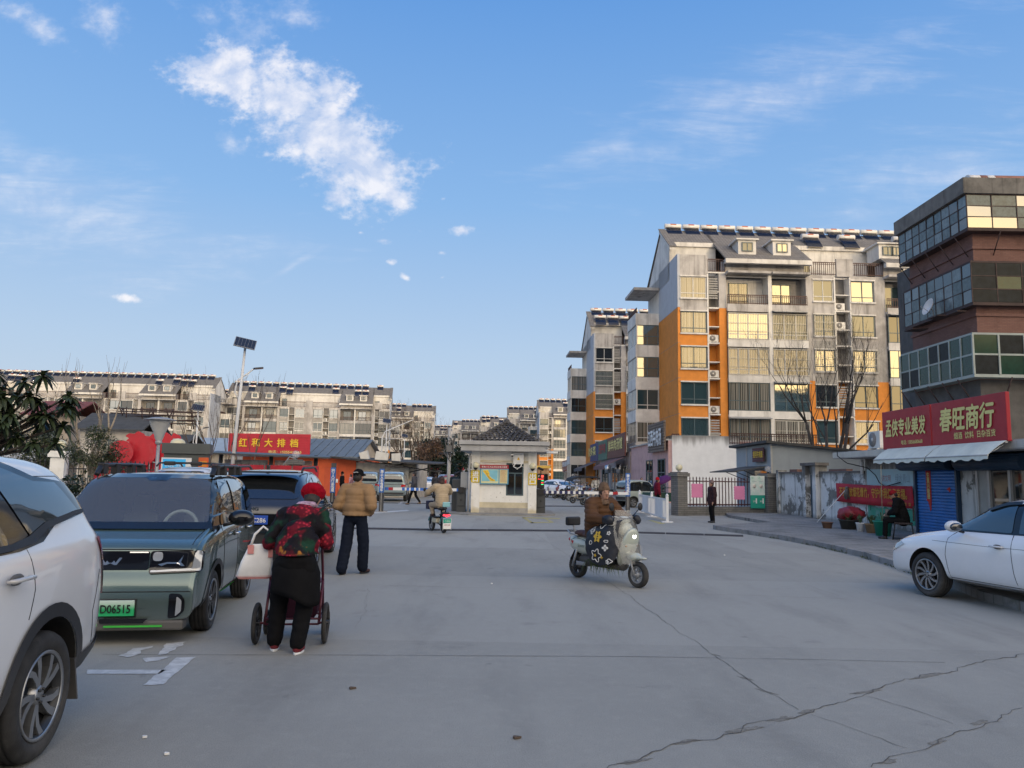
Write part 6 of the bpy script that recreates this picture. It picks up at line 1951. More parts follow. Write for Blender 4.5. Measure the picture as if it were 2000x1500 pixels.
sl_ = [(0, .03), (1, .02), (0, .05)] + [(1, .04), (0, .015), (1, .03), (0, .02)] * 5 + [(1, .03), (0, .1), (2, .05), (1, .045), (0, .02)]
tt = sum(f for _, f in sl_)
barrier('dark barrier cabinet left of the gatehouse holding the blue and white boom', (-2.1, 33.4, 0), -1, 3.35, .98, [(m_, f / tt) for m_, f in sl_])
sr = [(0, .02)] + [(1, .03), (0, .024)] * 8 + [(0, .26), (2, .05), (0, .10)]
tt = sum(f for _, f in sr)
br_ = barrier('dark barrier cabinet right of the gatehouse holding the white boom', (1.32, 33.6, 0), 1, 3.75, .95, [(m_, f / tt) for m_, f in sr])
b = MB(); b.box(-.16, .16, -.02, .28, 1.09, 1.72); b.build('ticket_screen_case', M_BLACK, br_, bevel=.01)
M_LED = mat('red_led', (.4, .02, .02), .5, var=0, emis=(1, .06, .04), es=2.2); M_LEDG = mat('green_led', (.02, .4, .1), .5, var=0, emis=(.1, 1, .3), es=1.2)
b = MB(); b.lathe([(0, 0), (.055, 0), (.055, .004), (0, .004)], 16, M=Matrix.Translation((.07, -.022, 1.62)) @ Matrix.Rotation(PI / 2, 4, 'X')); b.build('red_light', M_LED, br_)
text(br_, 'P', M_WLET, .06, .08, (-.08, -.023, 1.62)); text(br_, '请减速慢行', M_LED, .26, .045, (0, -.023, 1.50))
for x0, z, m_ in ((.03, 1.42, M_LEDG), (.02, 1.33, M_LED), (.02, 1.26, M_LEDG)):
    b = MB(); b.box(x0, x0 + .10, -.024, -.021, z, z + .025); b.build('led_line', m_, br_)
b = MB(); b.tube([(0, 0, 1.72), (0, 0, 1.86)], .02, 8); b.tube([(-.12, -.05, 1.98), (.10, .03, 1.90)], .055, 10); b.build('plate_camera', M_BLACK, br_)
tk = thing('ticket_machine', 'dark ticket machine with a plate camera beside the left barrier cabinet', 'machine', (-2.35, 34.0, 0), 0)
b = MB(); b.box(-.2, .3, -.15, .15, 0, 1.45); b.build('cabinet', M_CAB, tk, bevel=.05)
b = MB(); b.tube([(.1, 0, 1.45), (.1, 0, 1.62)], .02, 8); b.tube([(-.08, -.05, 1.66), (.2, .03, 1.76)], .06, 10); b.build('plate_camera', M_BLACK, tk)
for lb, px, py, Y, words, face in (('blue lettered steel post holding the tip of the left boom', 744, 1000, 33.0, '禁止入车电瓶车', 1), ('blue lettered steel post for pedestrians in front of the orange hut', 648, 1003, 33.2, '行人行走道', 1), ('blue lettered steel post at the tip of the right boom', 1226, 1007, 33.6, '禁止入车电瓶车', 1)):
    p = G(px, py)
    p_ = thing('sign_post', lb, 'post', (p.x, p.y, 0), 0, 'blue lettered posts of the barriers')
    b = MB(); b.box(-.09, .09, -.06, .06, 0, 2.0); b.box(-.015, .015, -.07, -.0601, 0, 1.0, 1); b.build('post', [mat('dark_steel_post', (.05, .05, .052), .5), M_GHB], p_)
    b = MB(); b.box(-.1, .1, -.075, -.0605, .82, 1.82); o = b.build('sign_plate', M_BLUE, p_); text(o, words, M_WLET, .13, .90, (0, -.078, 1.32), vertical=True, bold=.03)
    b = MB(); b.lathe([(0, .0), (.3, .0), (.26, .03), (0, .03)], 16); b.build('footing', M_GHB, p_)

# ------------------------------------------------------------------ left side of the street
M_LAMP = mat('white_lamp_pole', (.62, .63, .64), .45, var=.05, streak=.12)
M_PV = mat('solar_cells', (.016, .018, .026), .35, var=.2, vs=8, coat=.15)


def solar_lamp(label, loc, rz, h, lean=0.0, arm_h=None, twin=False, group='solar street lamps'):
    t_ = thing('street_lamp', label, 'street lamp', loc, rz, group)
    t_.rotation_euler = (0, lean, rz)
    b = MB(); b.tube([(0, 0, 0), (0, 0, h * .6), (0, 0, h)], [.085, .065, .05], 12, 0); b.lathe([(.2, 0), (.2, .03), (.1, .05), (.09, .3)], 12, 1); b.build('pole', [M_LAMP, M_GREY], t_)
    pn = MB(); T = Matrix.Translation((0, -.1, h + .18)) @ Matrix.Rotation(R(42), 4, 'X') @ Matrix.Rotation(R(10), 4, 'Y')
    T = T @ Matrix.Diagonal((.7, .82, 1, 1))
    pn.box(-.62, .62, -.42, .42, -.02, .02, 1, T); pn.box(-.58, .58, -.38, .38, .021, .026, 0, T); pn.box(-.58, .58, -.38, .38, -.028, -.022, 0, T)
    for k in range(1, 6): pn.box(-.58 + k * .193 - .006, -.58 + k * .193 + .006, -.38, .38, .0265, .029, 1, T); pn.box(-.58 + k * .193 - .006, -.58 + k * .193 + .006, -.38, .38, -.032, -.0285, 1, T)
    pn.tube([(0, 0, h), (0, -.08, h + .16)], .04, 8, 1)
    pn.build('solar_panel', [M_PV, M_GREY], t_)
    ah = arm_h or h * .62
    b = MB(); b.tube([(.0, 0, ah), (-.22, 0, ah + .35), (-.16, 0, ah + .85), (.08, 0, ah + 1.05), (.45, 0, ah + 1.4)], .032, 8); b.tube([(.03, 0, ah + .75), (.32, 0, ah + 1.26)], .012, 6); b.build('arm', M_LAMP, t_)
    b = MB(); b.rings([[(.42 + x, y * w_, ah + 1.38 + z + x * .18) for y, z in ((-1, -.02), (1, -.02), (.8, .05), (-.8, .05))] for x, w_ in ((0, .05), (.08, .10), (.32, .11), (.4, .07))]); b.build('lamp_head', M_PV, t_, bevel=.01)
    return t_


p = D(449, 921, 32.0)
solar_lamp('tall white solar street lamp leaning slightly beside the red restaurant board', (p.x, p.y, 0), R(12), 6.8, R(2.6), 4.55)
for px, Y, h, lb in ((752, 84, 7.2, 'solar street lamp above the silver cars, in front of the orange building end'), (788, 112, 7.0, 'solar street lamp standing left of the bare brown tree'), (379, 56, 6.0, 'small solar street lamp with a dark panel behind the red discs')):
    p = D(px, 927, Y); solar_lamp(lb, (p.x, p.y, 0), R(5), h, 0, h * .55)
# a second lit-arm pole beside the far lamp
p = D(744, 927, 80); b = MB(); b.tube([(0, 0, 0), (0, 0, 5.4), (.3, 0, 6.0), (3.2, 0, 7.3)], [.1, .08, .06, .04], 8); b.tube([(.1, 0, 5.2), (2.2, 0, 5.3)], .03, 6)
tag(b.build('lamp_pole', M_LAMP, None, (p.x, p.y, 0)), 'white pole with long slanting arms next to the distant solar lamp', 'pole')
p = D(540, 921, 30)

# garden lamp with an inverted cone head
p = D(306, 918, 21.5)
gl = thing('garden_lamp', 'grey garden lamp with a wide funnel shaped head in front of the red discs', 'lamp', (p.x, p.y, 0), 0)
b = MB(); b.tube([(0, 0, 0), (0, 0, 2.4)], [.06, .045], 12); b.lathe([(.14, 0), (.14, .03), (.07, .08), (.06, .4)], 12); b.build('pole', M_GREY, gl)
b = MB(); b.lathe([(.05, 2.36), (.10, 2.46), (.15, 2.62), (.25, 2.85), (.28, 2.98), (.27, 3.0)], 24, 0); b.build('lamp_glass', mat('frosted_lamp', (.40, .40, .39), .4, var=.15), gl)
b = MB(); b.lathe([(0, 3.08), (.2, 3.06), (.42, 3.0), (.42, 2.985), (.2, 3.0), (0, 3.02)], 24, 0); b.lathe([(.045, 2.3), (.09, 2.34), (.09, 2.40), (.05, 2.44)], 16, 0); b.build('lamp_cap', M_GREY, gl)

# orange hut with the red board
M_ORG = mat('orange_red_paint', (.62, .11, .035), .75, var=.08, streak=.15, dirt_amt=.15)
HX, HY, HR = -19.1, 55.0, R(-4)
ht = thing('hut', 'orange red low hut with grey sheet gable roof and a wall air conditioner', 'hut', (HX, HY, 0), HR)
b = MB(); b.box(0, 8.2, 0, 7, 0, 2.75, 0); b.rings([[(x, 0, 2.75), (x, 7, 2.75), (x, 3.5, 4.0)] for x in (6.2, 8.19)], 1)
b.build('wall', [M_ORG, mat('beige_render', (.46, .40, .32), .85, var=.15, streak=.3)], ht)
M_SHEETR = mat('blue_grey_roof_sheet', (.13, .155, .175), .5, var=.12, streak=.2)
b = MB()
for k in range(27):
    x0, x1 = -.4 + k * .33, -.4 + (k + 1) * .33 - .02
    for s_ in (1, -1):
        y0, y1 = (-.5, 3.5) if s_ > 0 else (7.5, 3.5)
        b.rings([[(x0, y0, 2.66), (x1, y0, 2.66), (x1, y1, 4.08), (x0, y1, 4.08)], [(x0, y0, 2.74 + .03 * (k % 2)), (x1, y0, 2.74 + .03 * (k % 2)), (x1, y1, 4.16 + .03 * (k % 2)), (x0, y1, 4.16 + .03 * (k % 2))]])
b.build('roof', M_SHEETR, ht)
ac(ht, 3.55, -.33, 1.6, False)
b = MB(); b.tube([(4.2, -.2, 1.55), (4.5, -.1, 1.35), (4.7, -.05, 1.6)], .03, 6); b.build('hose', M_BLACK, ht)
b = MB(); b.box(6.0, 7.0, -.04, -.004, 0, 2.05); b.build('door', mat('orange_door', (.52, .085, .03), .7), ht)
b = MB(); b.box(6.45, 7.0, -.06, -.045, .95, 1.2); b.build('door_notice', M_WLET, ht)
# the lean-to roof and the lighter annex to the right
an = thing('lean_to', 'patched dark lean-to roof over a pale annex right of the orange hut', 'shed', (-11.3, 54.4, 0), R(-4))
b = MB(); b.box(.1, 4.6, .2, 5, 0, 2.4); b.build('wall', mat('pale_annex', (.50, .46, .40), .85, var=.2, streak=.4), an)
b = MB(); b.rings([[(-1.2, -1.1, 2.62), (-1.2, 1, 2.8), (-1.2, 1, 2.86), (-1.2, -1.1, 2.68)], [(6.6, -1.1, 2.28), (6.6, 1, 2.45), (6.6, 1, 2.51), (6.6, -1.1, 2.34)]])
for k in range(22):
    x = -1.0 + k * .34; b.box(x, x + .3, -1.12 - rnd.random() * .2, .8, 2.62 - .042 * k + .05, 2.65 - .042 * k + .06 + rnd.random() * .04)
b.build('roof', mat('tarpaper', (.05, .05, .052), .9, var=.4), an)
b = MB()
for x, w_, h, a in ((2.3, .9, .7, .15), (3.4, .6, .75, -.08), (1.2, .6, .6, -.3)):
    b.box(-w_ / 2, w_ / 2, -.15, .15, 0, h, M=Matrix.Translation((x, -.4, 2.7 - .04 * x * 3)) @ Matrix.Rotation(a, 4, 'Y'))
tag(b.build('junk', M_ACW, None, (-11.3, 54.4, 0), R(-4)), 'white boxes and boards lying on the lean-to roof', 'junk')
b = MB(); b.box(2.9, 4.2, -.05, .19, 1.3, 2.05); b.build('shutter_window', mat('pale_shutter', (.48, .47, .43), .7, var=.2), an)
b = MB(); b.tube([(4.4, -.8, 1.75), (6.9, -1.4, 2.3)], .04, 6); b.box(4.3, 7.0, -1.6, -.8, 2.3, 2.36); b.build('prop', M_BLACK, an)
sgn = thing('shop_sign', 'wide red corrugated restaurant board with yellow characters on the orange hut roof', 'sign', (-19.5, 53.2, 2.72), R(-4))
b = MB()
for k in range(13): b.box(0, 5.75, -.04 - .02 * (k % 2), .02, k * .115, k * .115 + .108)
b.box(0, 5.75, .021, .06, 0, 1.5); b.build('board', mat('corrugated_red', (.48, .012, .03), .45, var=.1), sgn)
for k, ch in enumerate('红和大排档'): text(sgn, ch, M_YELLOW, .56, .56, (1.05 + k * .9, -.09, .88), bold=.03)
text(sgn, '电话：15255413665', M_GOLD, 2.3, .22, (4.05, -.09, .26), bold=.02)
# fence with pillars in front, kiosk, red decorations
pillar('white plastered fence pillar with a cream globe lamp at the left', (-14.35, 24.6, 0), R(10), .42, 1.95, M_GLOBE, M_GH)
pillar('grey brick fence pillar with a clear globe lamp in front of the orange hut', (-8.35, 30.0, 0), R(10), .48, 1.9, M_CLRG)
M_IRON = mat('black_iron', (.02, .02, .022), .55, var=.2)


def iron_fence(label, a, b_, h=1.9):
    d = V(b_) - V(a); L_ = d.length
    t_ = thing('fence', label, 'fence', (*a, 0), math.atan2(d.y, d.x), 'black iron fence along the car park')
    n = int(L_ / .14)
    b = MB()
    for z in (.25, h - .32): b.box(0, L_, -.018, .018, z, z + .04)
    b.build('rail', M_IRON, t_)
    b = MB()
    for k in range(n + 1):
        x = L_ * k / n
        b.box(x - .011, x + .011, -.011, .011, .05, h - .12); b.tube([(x, 0, h - .12), (x, 0, h - .07), (x, 0, h)], [.012, .026, .002], 5)
    b.build('bar', M_IRON, t_)
    b = MB(); b.box(0, L_, -.1, .1, 0, .25); b.build('base', M_GHB, t_)
    return t_


iron_fence('black iron bar fence left of the white globe pillar', (-22, 23.2), (-14.6, 24.5))
iron_fence('black iron bar fence in front of the red discs', (-14.1, 24.7), (-8.6, 29.8))
M_REDD = mat('red_display_panel', (.46, .006, .02), .45, var=.12, dirt_amt=.12, dirt=(.45, .35, .35), dirt_s=2.5)
dp = D(250, 900, 27.5)
for i, (px, py, r_) in enumerate(((236, 884, .43), (276, 882, .53), (314, 868, .47))):
    p = D(px, py, 27.0 + i * .4)
    t_ = thing('red_disc', ('round red display disc, leftmost of the three, partly behind the tree', 'round red display disc, largest and middle of the three', 'round red display disc, rightmost and highest of the three, beside the garden lamp')[i], 'display disc', (p.x, p.y, 0), R(8), 'red display discs behind the fence')
    b = MB(); b.prism([(r_ * math.cos(a), r_ * math.sin(a)) for a in [2 * PI * k / 40 for k in range(40)]], 0, .05, 0, Matrix.Translation((0, 0, p.z)) @ Matrix.Rotation(PI / 2, 4, 'X')); b.build('disc', M_REDD, t_)
    b = MB(); b.box(-.06, .06, .005, .06, 0, p.z); b.build('stand', M_REDD, t_)
p = D(332, 905, 27.8); t_ = thing('red_scroll', 'tall torn red display panel with grey patches right of the discs', 'display panel', (p.x, p.y, 0), R(8))
b = MB(); P = [(.0, .2), (.32, .3), (.50, 1.9), (.62, 2.5), (.40, 2.55), (.28, 2.85), (.05, 2.95), (-.08, 2.7), (-.04, 1.6), (-.2, .5)]
b.rings([[(x, 0, z) for x, z in P], [(x, .05, z) for x, z in P]]); b.build('panel', M_REDD, t_)
b = MB(); P = [(.05, 2.75), (.25, 2.7), (.36, 2.4), (.34, 2.1), (.42, 1.95), (.2, 2.0), (.05, 2.15), (.02, 2.5)]; b.rings([[(x, -.012, z) for x, z in P], [(x, -.003, z) for x, z in P]]); b.build('peeled_patch', mat('grey_peel', (.32, .32, .33), .8, var=.15), t_)
for px, py, lb in ((268, 855, 'cloud shaped red display cut-out above the left disc'), (296, 890, 'cloud shaped red display cut-out low between the discs')):
    p = D(px, py, 28.4); b = MB(); P = []
    for k in range(40):
        a = 2 * PI * k / 40; r_ = 1 + .16 * math.sin(a * 5 + 1) + .08 * math.sin(a * 9); P.append((.38 * r_ * math.cos(a), .2 * r_ * math.sin(a)))
    b.rings([[(x, y, z) for x, z in P] for y in (0, .05)]); b.box(-.03, .03, .001, .05, -p.z, -.1); tag(b.build('red_cloud_panel', M_REDD, None, tuple(p), R(8)), lb, 'display panel')
b = MB()
for k in range(8): b.box(-15.0 + k * .96, -15.0 + k * .96 + .95, 27.3 + k * .2, 27.36 + k * .2, .5, 1.85)
tag(b.build('red_hoarding', mat('red_hoarding_cloth', (.36, .006, .02), .6, var=.2), None, (.2, 0, 0)), 'long low red hoarding behind the black iron fence', 'hoarding')
kp = thing('kiosk', 'grey charging kiosk with a lit blue screen behind the parked cars', 'kiosk', (-9.85, 23.4, 0), R(16))
b = MB(); b.box(-.62, .62, 0, .9, 0, 2.1, 0); b.box(-.68, .68, -.06, .96, 2.1, 2.42, 0); b.lathe([(.22, 2.42), (.2, 2.5), (.12, 2.56), (0, 2.58)], 16, 2, Matrix.Translation((-.3, .4, 0))); b.build('casing', [mat('kiosk_grey', (.075, .085, .085), .5, var=.08), M_BLACK, M_GLOBE], kp, bevel=.012)


def screen_fn(t, o, c):
    x, y, z = t.sep(o)
    return t.mix(t.step(z, 1.42, 1.62), (.02, .22, .30), (.03, .28, .55))


M_SCR = mat('blue_screen', (.03, .28, .55), .3, var=0, fn=screen_fn)
M_SCR.node_tree.nodes['Principled BSDF'].inputs['Emission Color'].default_value = (.05, .35, .6, 1); M_SCR.node_tree.nodes['Principled BSDF'].inputs['Emission Strength'].default_value = .35
b = MB(); b.box(-.66, .18, -.09, -.061, 1.38, 1.98, 1); b.box(-.62, .02, -.095, -.0901, 1.42, 1.94, 0); o = b.build('screen', [M_SCR, M_WMET], kp)
text(o, '停车充电 一杆通行', M_WLET, .5, .08, (-.3, -.097, 1.74)); text(o, '请扫码', M_WLET, .18, .05, (-.3, -.097, 1.50))
b = MB(); b.box(.2, .6, -.02, -.004, .7, 1.6, 0); b.box(.3, .52, -.025, -.0201, .9, 1.45, 1); b.build('meter_panel', [M_WMET, mat('pink_notice', (.55, .30, .32), .6)], kp)
b = MB(); b.box(.38, .66, -.10, -.061, 1.68, 2.0); o = b.build('notice', mat('orange_notice', (.60, .10, .02), .6), kp); text(o, '限时停车', M_YELLOW, .2, .07, (.52, -.103, 1.86)); text(o, '注意安全', M_YELLOW, .2, .06, (.52, -.103, 1.76))
# bus-stop like shelter with dark posts, posters and wheelie bins behind the fence
sh = thing('shelter', 'dark framed display shelter with dark posts left of the grey brick pillar', 'shelter', (-12.2, 32.5, 0), R(8))
b = MB()
for x in (0, 2.05, 3.9): b.tube([(x, 0, 0), (x, 0, 2.35)], .085, 10)
b.rings([[(-.3, -.7, 2.3), (4.5, -.7, 2.2), (4.5, .6, 2.3), (-.3, .6, 2.4)], [(-.3, -.7, 2.36), (4.5, -.7, 2.26), (4.5, .6, 2.36), (-.3, .6, 2.46)]]); b.build('frame', M_CAB, sh)
b = MB(); b.box(.15, 1.9, .05, .1, .6, 2.1); b.box(2.2, 3.75, .05, .1, .6, 2.1, 1); b.build('display_panel', [mat('grey_glass_panel', (.20, .21, .22), .2, var=.4, vs=4), mat('red_white_panel', (.35, .24, .24), .4, var=.5, vs=3)], sh)
for x, m_, lb in ((-9.6, mat('teal_bin', (.06, .40, .36), .6), 'teal wheeled bin stored beyond the fence beside the brick pillar'), (-9.0, mat('yellow_bin', (.62, .50, .05), .6), 'yellow wheeled bin stored beyond the fence beside the brick pillar')):
    t_ = thing('bin', lb, 'bin', (x, 32.6, .0), R(8)); b = MB(); b.box(-.28, .28, -.3, .3, .08, 1.75, tx=1.12, ty=1.12); b.build('tub', m_, t_); b = MB(); b.box(-.34, .34, -.38, .36, 1.75, 1.84); b.build('lid', m_, t_)
b = MB(); b.box(-.5, .5, 0, .35, 0, 1.55); tag(b.build('magenta_box', mat('magenta_panel', (.34, .05, .14), .5), None, (-11.8, 31.0, 0), R(8)), 'magenta box by the fence left of the dark shelter', 'box')
b = MB(); b.tube([(-8.62, 29.85, 1.2), (-8.75, 29.8, 1.9), (-8.55, 29.85, 2.2), (-8.3, 29.9, 2.1)], .025, 6); tag(b.build('pipe', M_GREY), 'curved thin pipe beside the grey brick fence pillar', 'pipe')

# low old houses at the left: wall, roof and openings
def low_house(label, px0, px1, Y, zt, roof, wallm, seed, dep=6):
    a, c = D(px0, 915, Y), D(px1, 915, Y)
    w_ = c.x - a.x; q = random.Random(seed)
    t_ = thing('house', label, 'house', (a.x, Y, 0), R(q.uniform(0, 8)))
    b = MB(); b.box(0, w_, 0, dep, 0, zt); b.build('wall', wallm, t_)
    b = MB(); b.rings([[(-.4, -.6, zt - .1), (w_ + .4, -.6, zt - .1), (w_ + .4, dep * .5, zt + 1.3), (-.4, dep * .5, zt + 1.3)], [(-.4, -.6, zt), (w_ + .4, -.6, zt), (w_ + .4, dep * .5, zt + 1.42), (-.4, dep * .5, zt + 1.42)]])
    b.rings([[(-.4, dep + .5, zt - .1), (w_ + .4, dep + .5, zt - .1), (w_ + .4, dep * .5, zt + 1.3), (-.4, dep * .5, zt + 1.3)], [(-.4, dep + .5, zt), (w_ + .4, dep + .5, zt), (w_ + .4, dep * .5, zt + 1.42), (-.4, dep * .5, zt + 1.42)]]); b.build('roof', roof, t_)
    n = max(1, int(w_ / 2.6))
    for k in range(n):
        x = w_ * (k + .5) / n
        for z in ([.9] if zt < 4.5 else [.9, zt - 2.1]): window(t_, x - .7, x + .7, z, z + 1.3, -.07, q.choice((0, 1)), True, q)
    return t_


M_OLDH = mat('old_brown_render', (.34, .29, .24), .9, var=.2, streak=.6, dirt_amt=.4)
M_REDR = mat('red_brown_roof', (.17, .055, .05), .8, var=.2)
low_house('old two storey house with a red brown roof behind the dark leafy tree', 45, 128, 66, 6.2, M_REDR, M_OLDH, 1)
low_house('old house with a flat dark roof below the cream apartment block', 150, 262, 58, 4.6, M_SHEDR, mat('old_pale_render', (.46, .43, .39), .9, var=.2, streak=.5, dirt_amt=.3), 2)
low_house('low shed with dark roof behind the red discs', 225, 345, 66, 3.4, M_SHEDR, M_OLDH, 3)
low_house('long low house with a pale blue roof left of the red board', 345, 460, 72, 3.4, mat('pale_blue_roof', (.30, .36, .42), .5, var=.1), mat('old_pale_render', (.46, .43, .39)), 4)
low_house('pale low house far left behind the iron fence', -160, 50, 60, 1.85, mat('pale_roof', (.46, .45, .43), .8, var=.15), M_OLDH, 5)
# rooftop frame clutter of the old houses
q = random.Random(12); b = MB()
for k in range(14):
    x = q.uniform(0, 6); b.tube([(x, q.uniform(0, 2), 0), (x + q.uniform(-.3, .3), q.uniform(0, 2), 1.6)], .05, 5)
for k in range(7): z = .3 + k * .2; b.tube([(-.3, q.uniform(0, 2), z), (6.5, q.uniform(0, 2), z + q.uniform(-.2, .2))], .045, 5)
p = D(215, 870, 60); tag(b.build('roof_frame', M_RUST, None, (p.x, 60, 4.9)), 'rusty pole frame on the flat roof of the old house', 'frame')
# distant low street stalls beyond the barrier
for px0, px1, Y, zt, col, lb in ((700, 745, 92, 3.0, (.30, .22, .12), 'brown stall building with a yellow band beyond the silver cars'), (765, 800, 120, 3.0, (.35, .10, .07), 'red fronted stall far down the left side of the street'), (835, 905, 150, 3.2, (.42, .44, .42), 'pale low wall building far at the street end left of the gatehouse'), (1050, 1072, 165, 4, (.32, .20, .12), 'brown shop far at the right side of the street')):
    a, c = D(px0, 927, Y), D(px1, 927, Y); t_ = thing('stall', lb, 'stall', (a.x, Y, 0), 0); w_ = c.x - a.x
    b = MB(); b.box(0, w_, 0, 4, 0, zt); b.build('wall', mat('stall_%d' % px0, col, .8, var=.25, streak=.3), t_)
    b = MB(); b.rings([[(-.3, -1.6, zt - .6), (w_ + .3, -1.6, zt - .6), (w_ + .3, 0, zt - .1), (-.3, 0, zt - .1)], [(-.3, -1.6, zt - .54), (w_ + .3, -1.6, zt - .54), (w_ + .3, 0, zt - .04), (-.3, 0, zt - .04)]]); b.build('awning', mat('stall_awning_%d' % (px0 % 3), ((.50, .30, .03), (.40, .03, .03), (.10, .11, .12))[px0 % 3], .8), t_)
    b = MB(); n = max(2, int(w_ / 2)); [b.box(w_ * k / n + .2, w_ * (k + 1) / n - .2, -.05, -.004, .1, 2.2) for k in range(n)]; b.build('shopfront', G_DARK, t_)

# ------------------------------------------------------------------ people and two-wheelers
def blob(name, prims, mats, parent, vox=.012, smooth=4, fn=None, seg=14):
    """one continuous surface grown from overlapping capsules ('c') and ellipsoids ('e')"""
    b = MB()
    for p in prims:
        if p[0] == 'c':
            _, a, c, r0, r1 = p[:5]
            a, c = V(a), V(c)
            b.tube([a, a.lerp(c, .5), c], [r0, (r0 + r1) / 2, r1], seg)
            b.ball(a, r0, 0, seg, 8); b.ball(c, r1, 0, seg, 8)
        else:
            b.ball(p[1], p[2], 0, 20, 14, rot=p[3] if len(p) > 3 else None)
    o = b.build(name, mats, parent, smooth=True)
    m = o.modifiers.new('r', 'REMESH'); m.mode = 'VOXEL'; m.voxel_size = vox; m.use_smooth_shade = True
    m = o.modifiers.new('s', 'SMOOTH'); m.iterations = smooth; m.factor = .5
    bake(o)
    if fn:
        me = o.data
        me.update()
        src = [(v.co.copy(), v.normal.copy()) for v in me.vertices]
        me.vertices.foreach_set('co', [q for c_, n_ in src for q in c_ + fn(c_, n_)])
        me.update()
    for p in o.data.polygons: p.use_smooth = True
    return o


def skin_mat(): return mat('skin', (.40, .22, .15), .55, var=.1, vs=6)


M_SKIN = skin_mat()
M_HAIR = mat('black_hair', (.018, .013, .011), .6, var=.3, vs=40)


def frame_from(f, up=(0, 0, 1)):
    f = V(f).normalized(); r = f.cross(V(up)).normalized(); u = r.cross(f)
    return Matrix((r, f, u)).transposed()          # columns: right, forward, up


def cloth(name, col, rough=.85, var=.15, vs=8, **k): return mat(name, col, rough, var=var, vs=vs, spec=.12, **k)


def quilt(z_axis=(0, 0, 1), pitch=.085, amp=.012):
    za = V(z_axis)
    def fn(co, n):
        t = (co.dot(za) / pitch) % 1.0
        return n * amp * (abs(math.sin(PI * t)) ** .6 - .55 + .5 * mnoise.noise(co * 9))
    return fn


def wrinkle(amp=.008, s=(7, 7, 14)):
    def fn(co, n): return n * amp * (mnoise.noise(V((co.x * s[0], co.y * s[1], co.z * s[2]))) + .5 * mnoise.noise(co * 25))
    return fn


BASE = dict(pelvis=(0, 0, .90), hipL=(-.09, 0, .88), hipR=(.09, 0, .88), kneeL=(-.10, .02, .48), kneeR=(.10, .02, .48), ankL=(-.10, -.02, .09), ankR=(.10, -.02, .09),
            belly=(0, 0, 1.05), chest=(0, 0, 1.24), shL=(-.18, 0, 1.36), shR=(.18, 0, 1.36), elL=(-.25, -.02, 1.10), elR=(.25, -.02, 1.10), wrL=(-.25, .06, .86), wrR=(.25, .06, .86), neck=(0, 0, 1.42), head=(0, .02, 1.555))


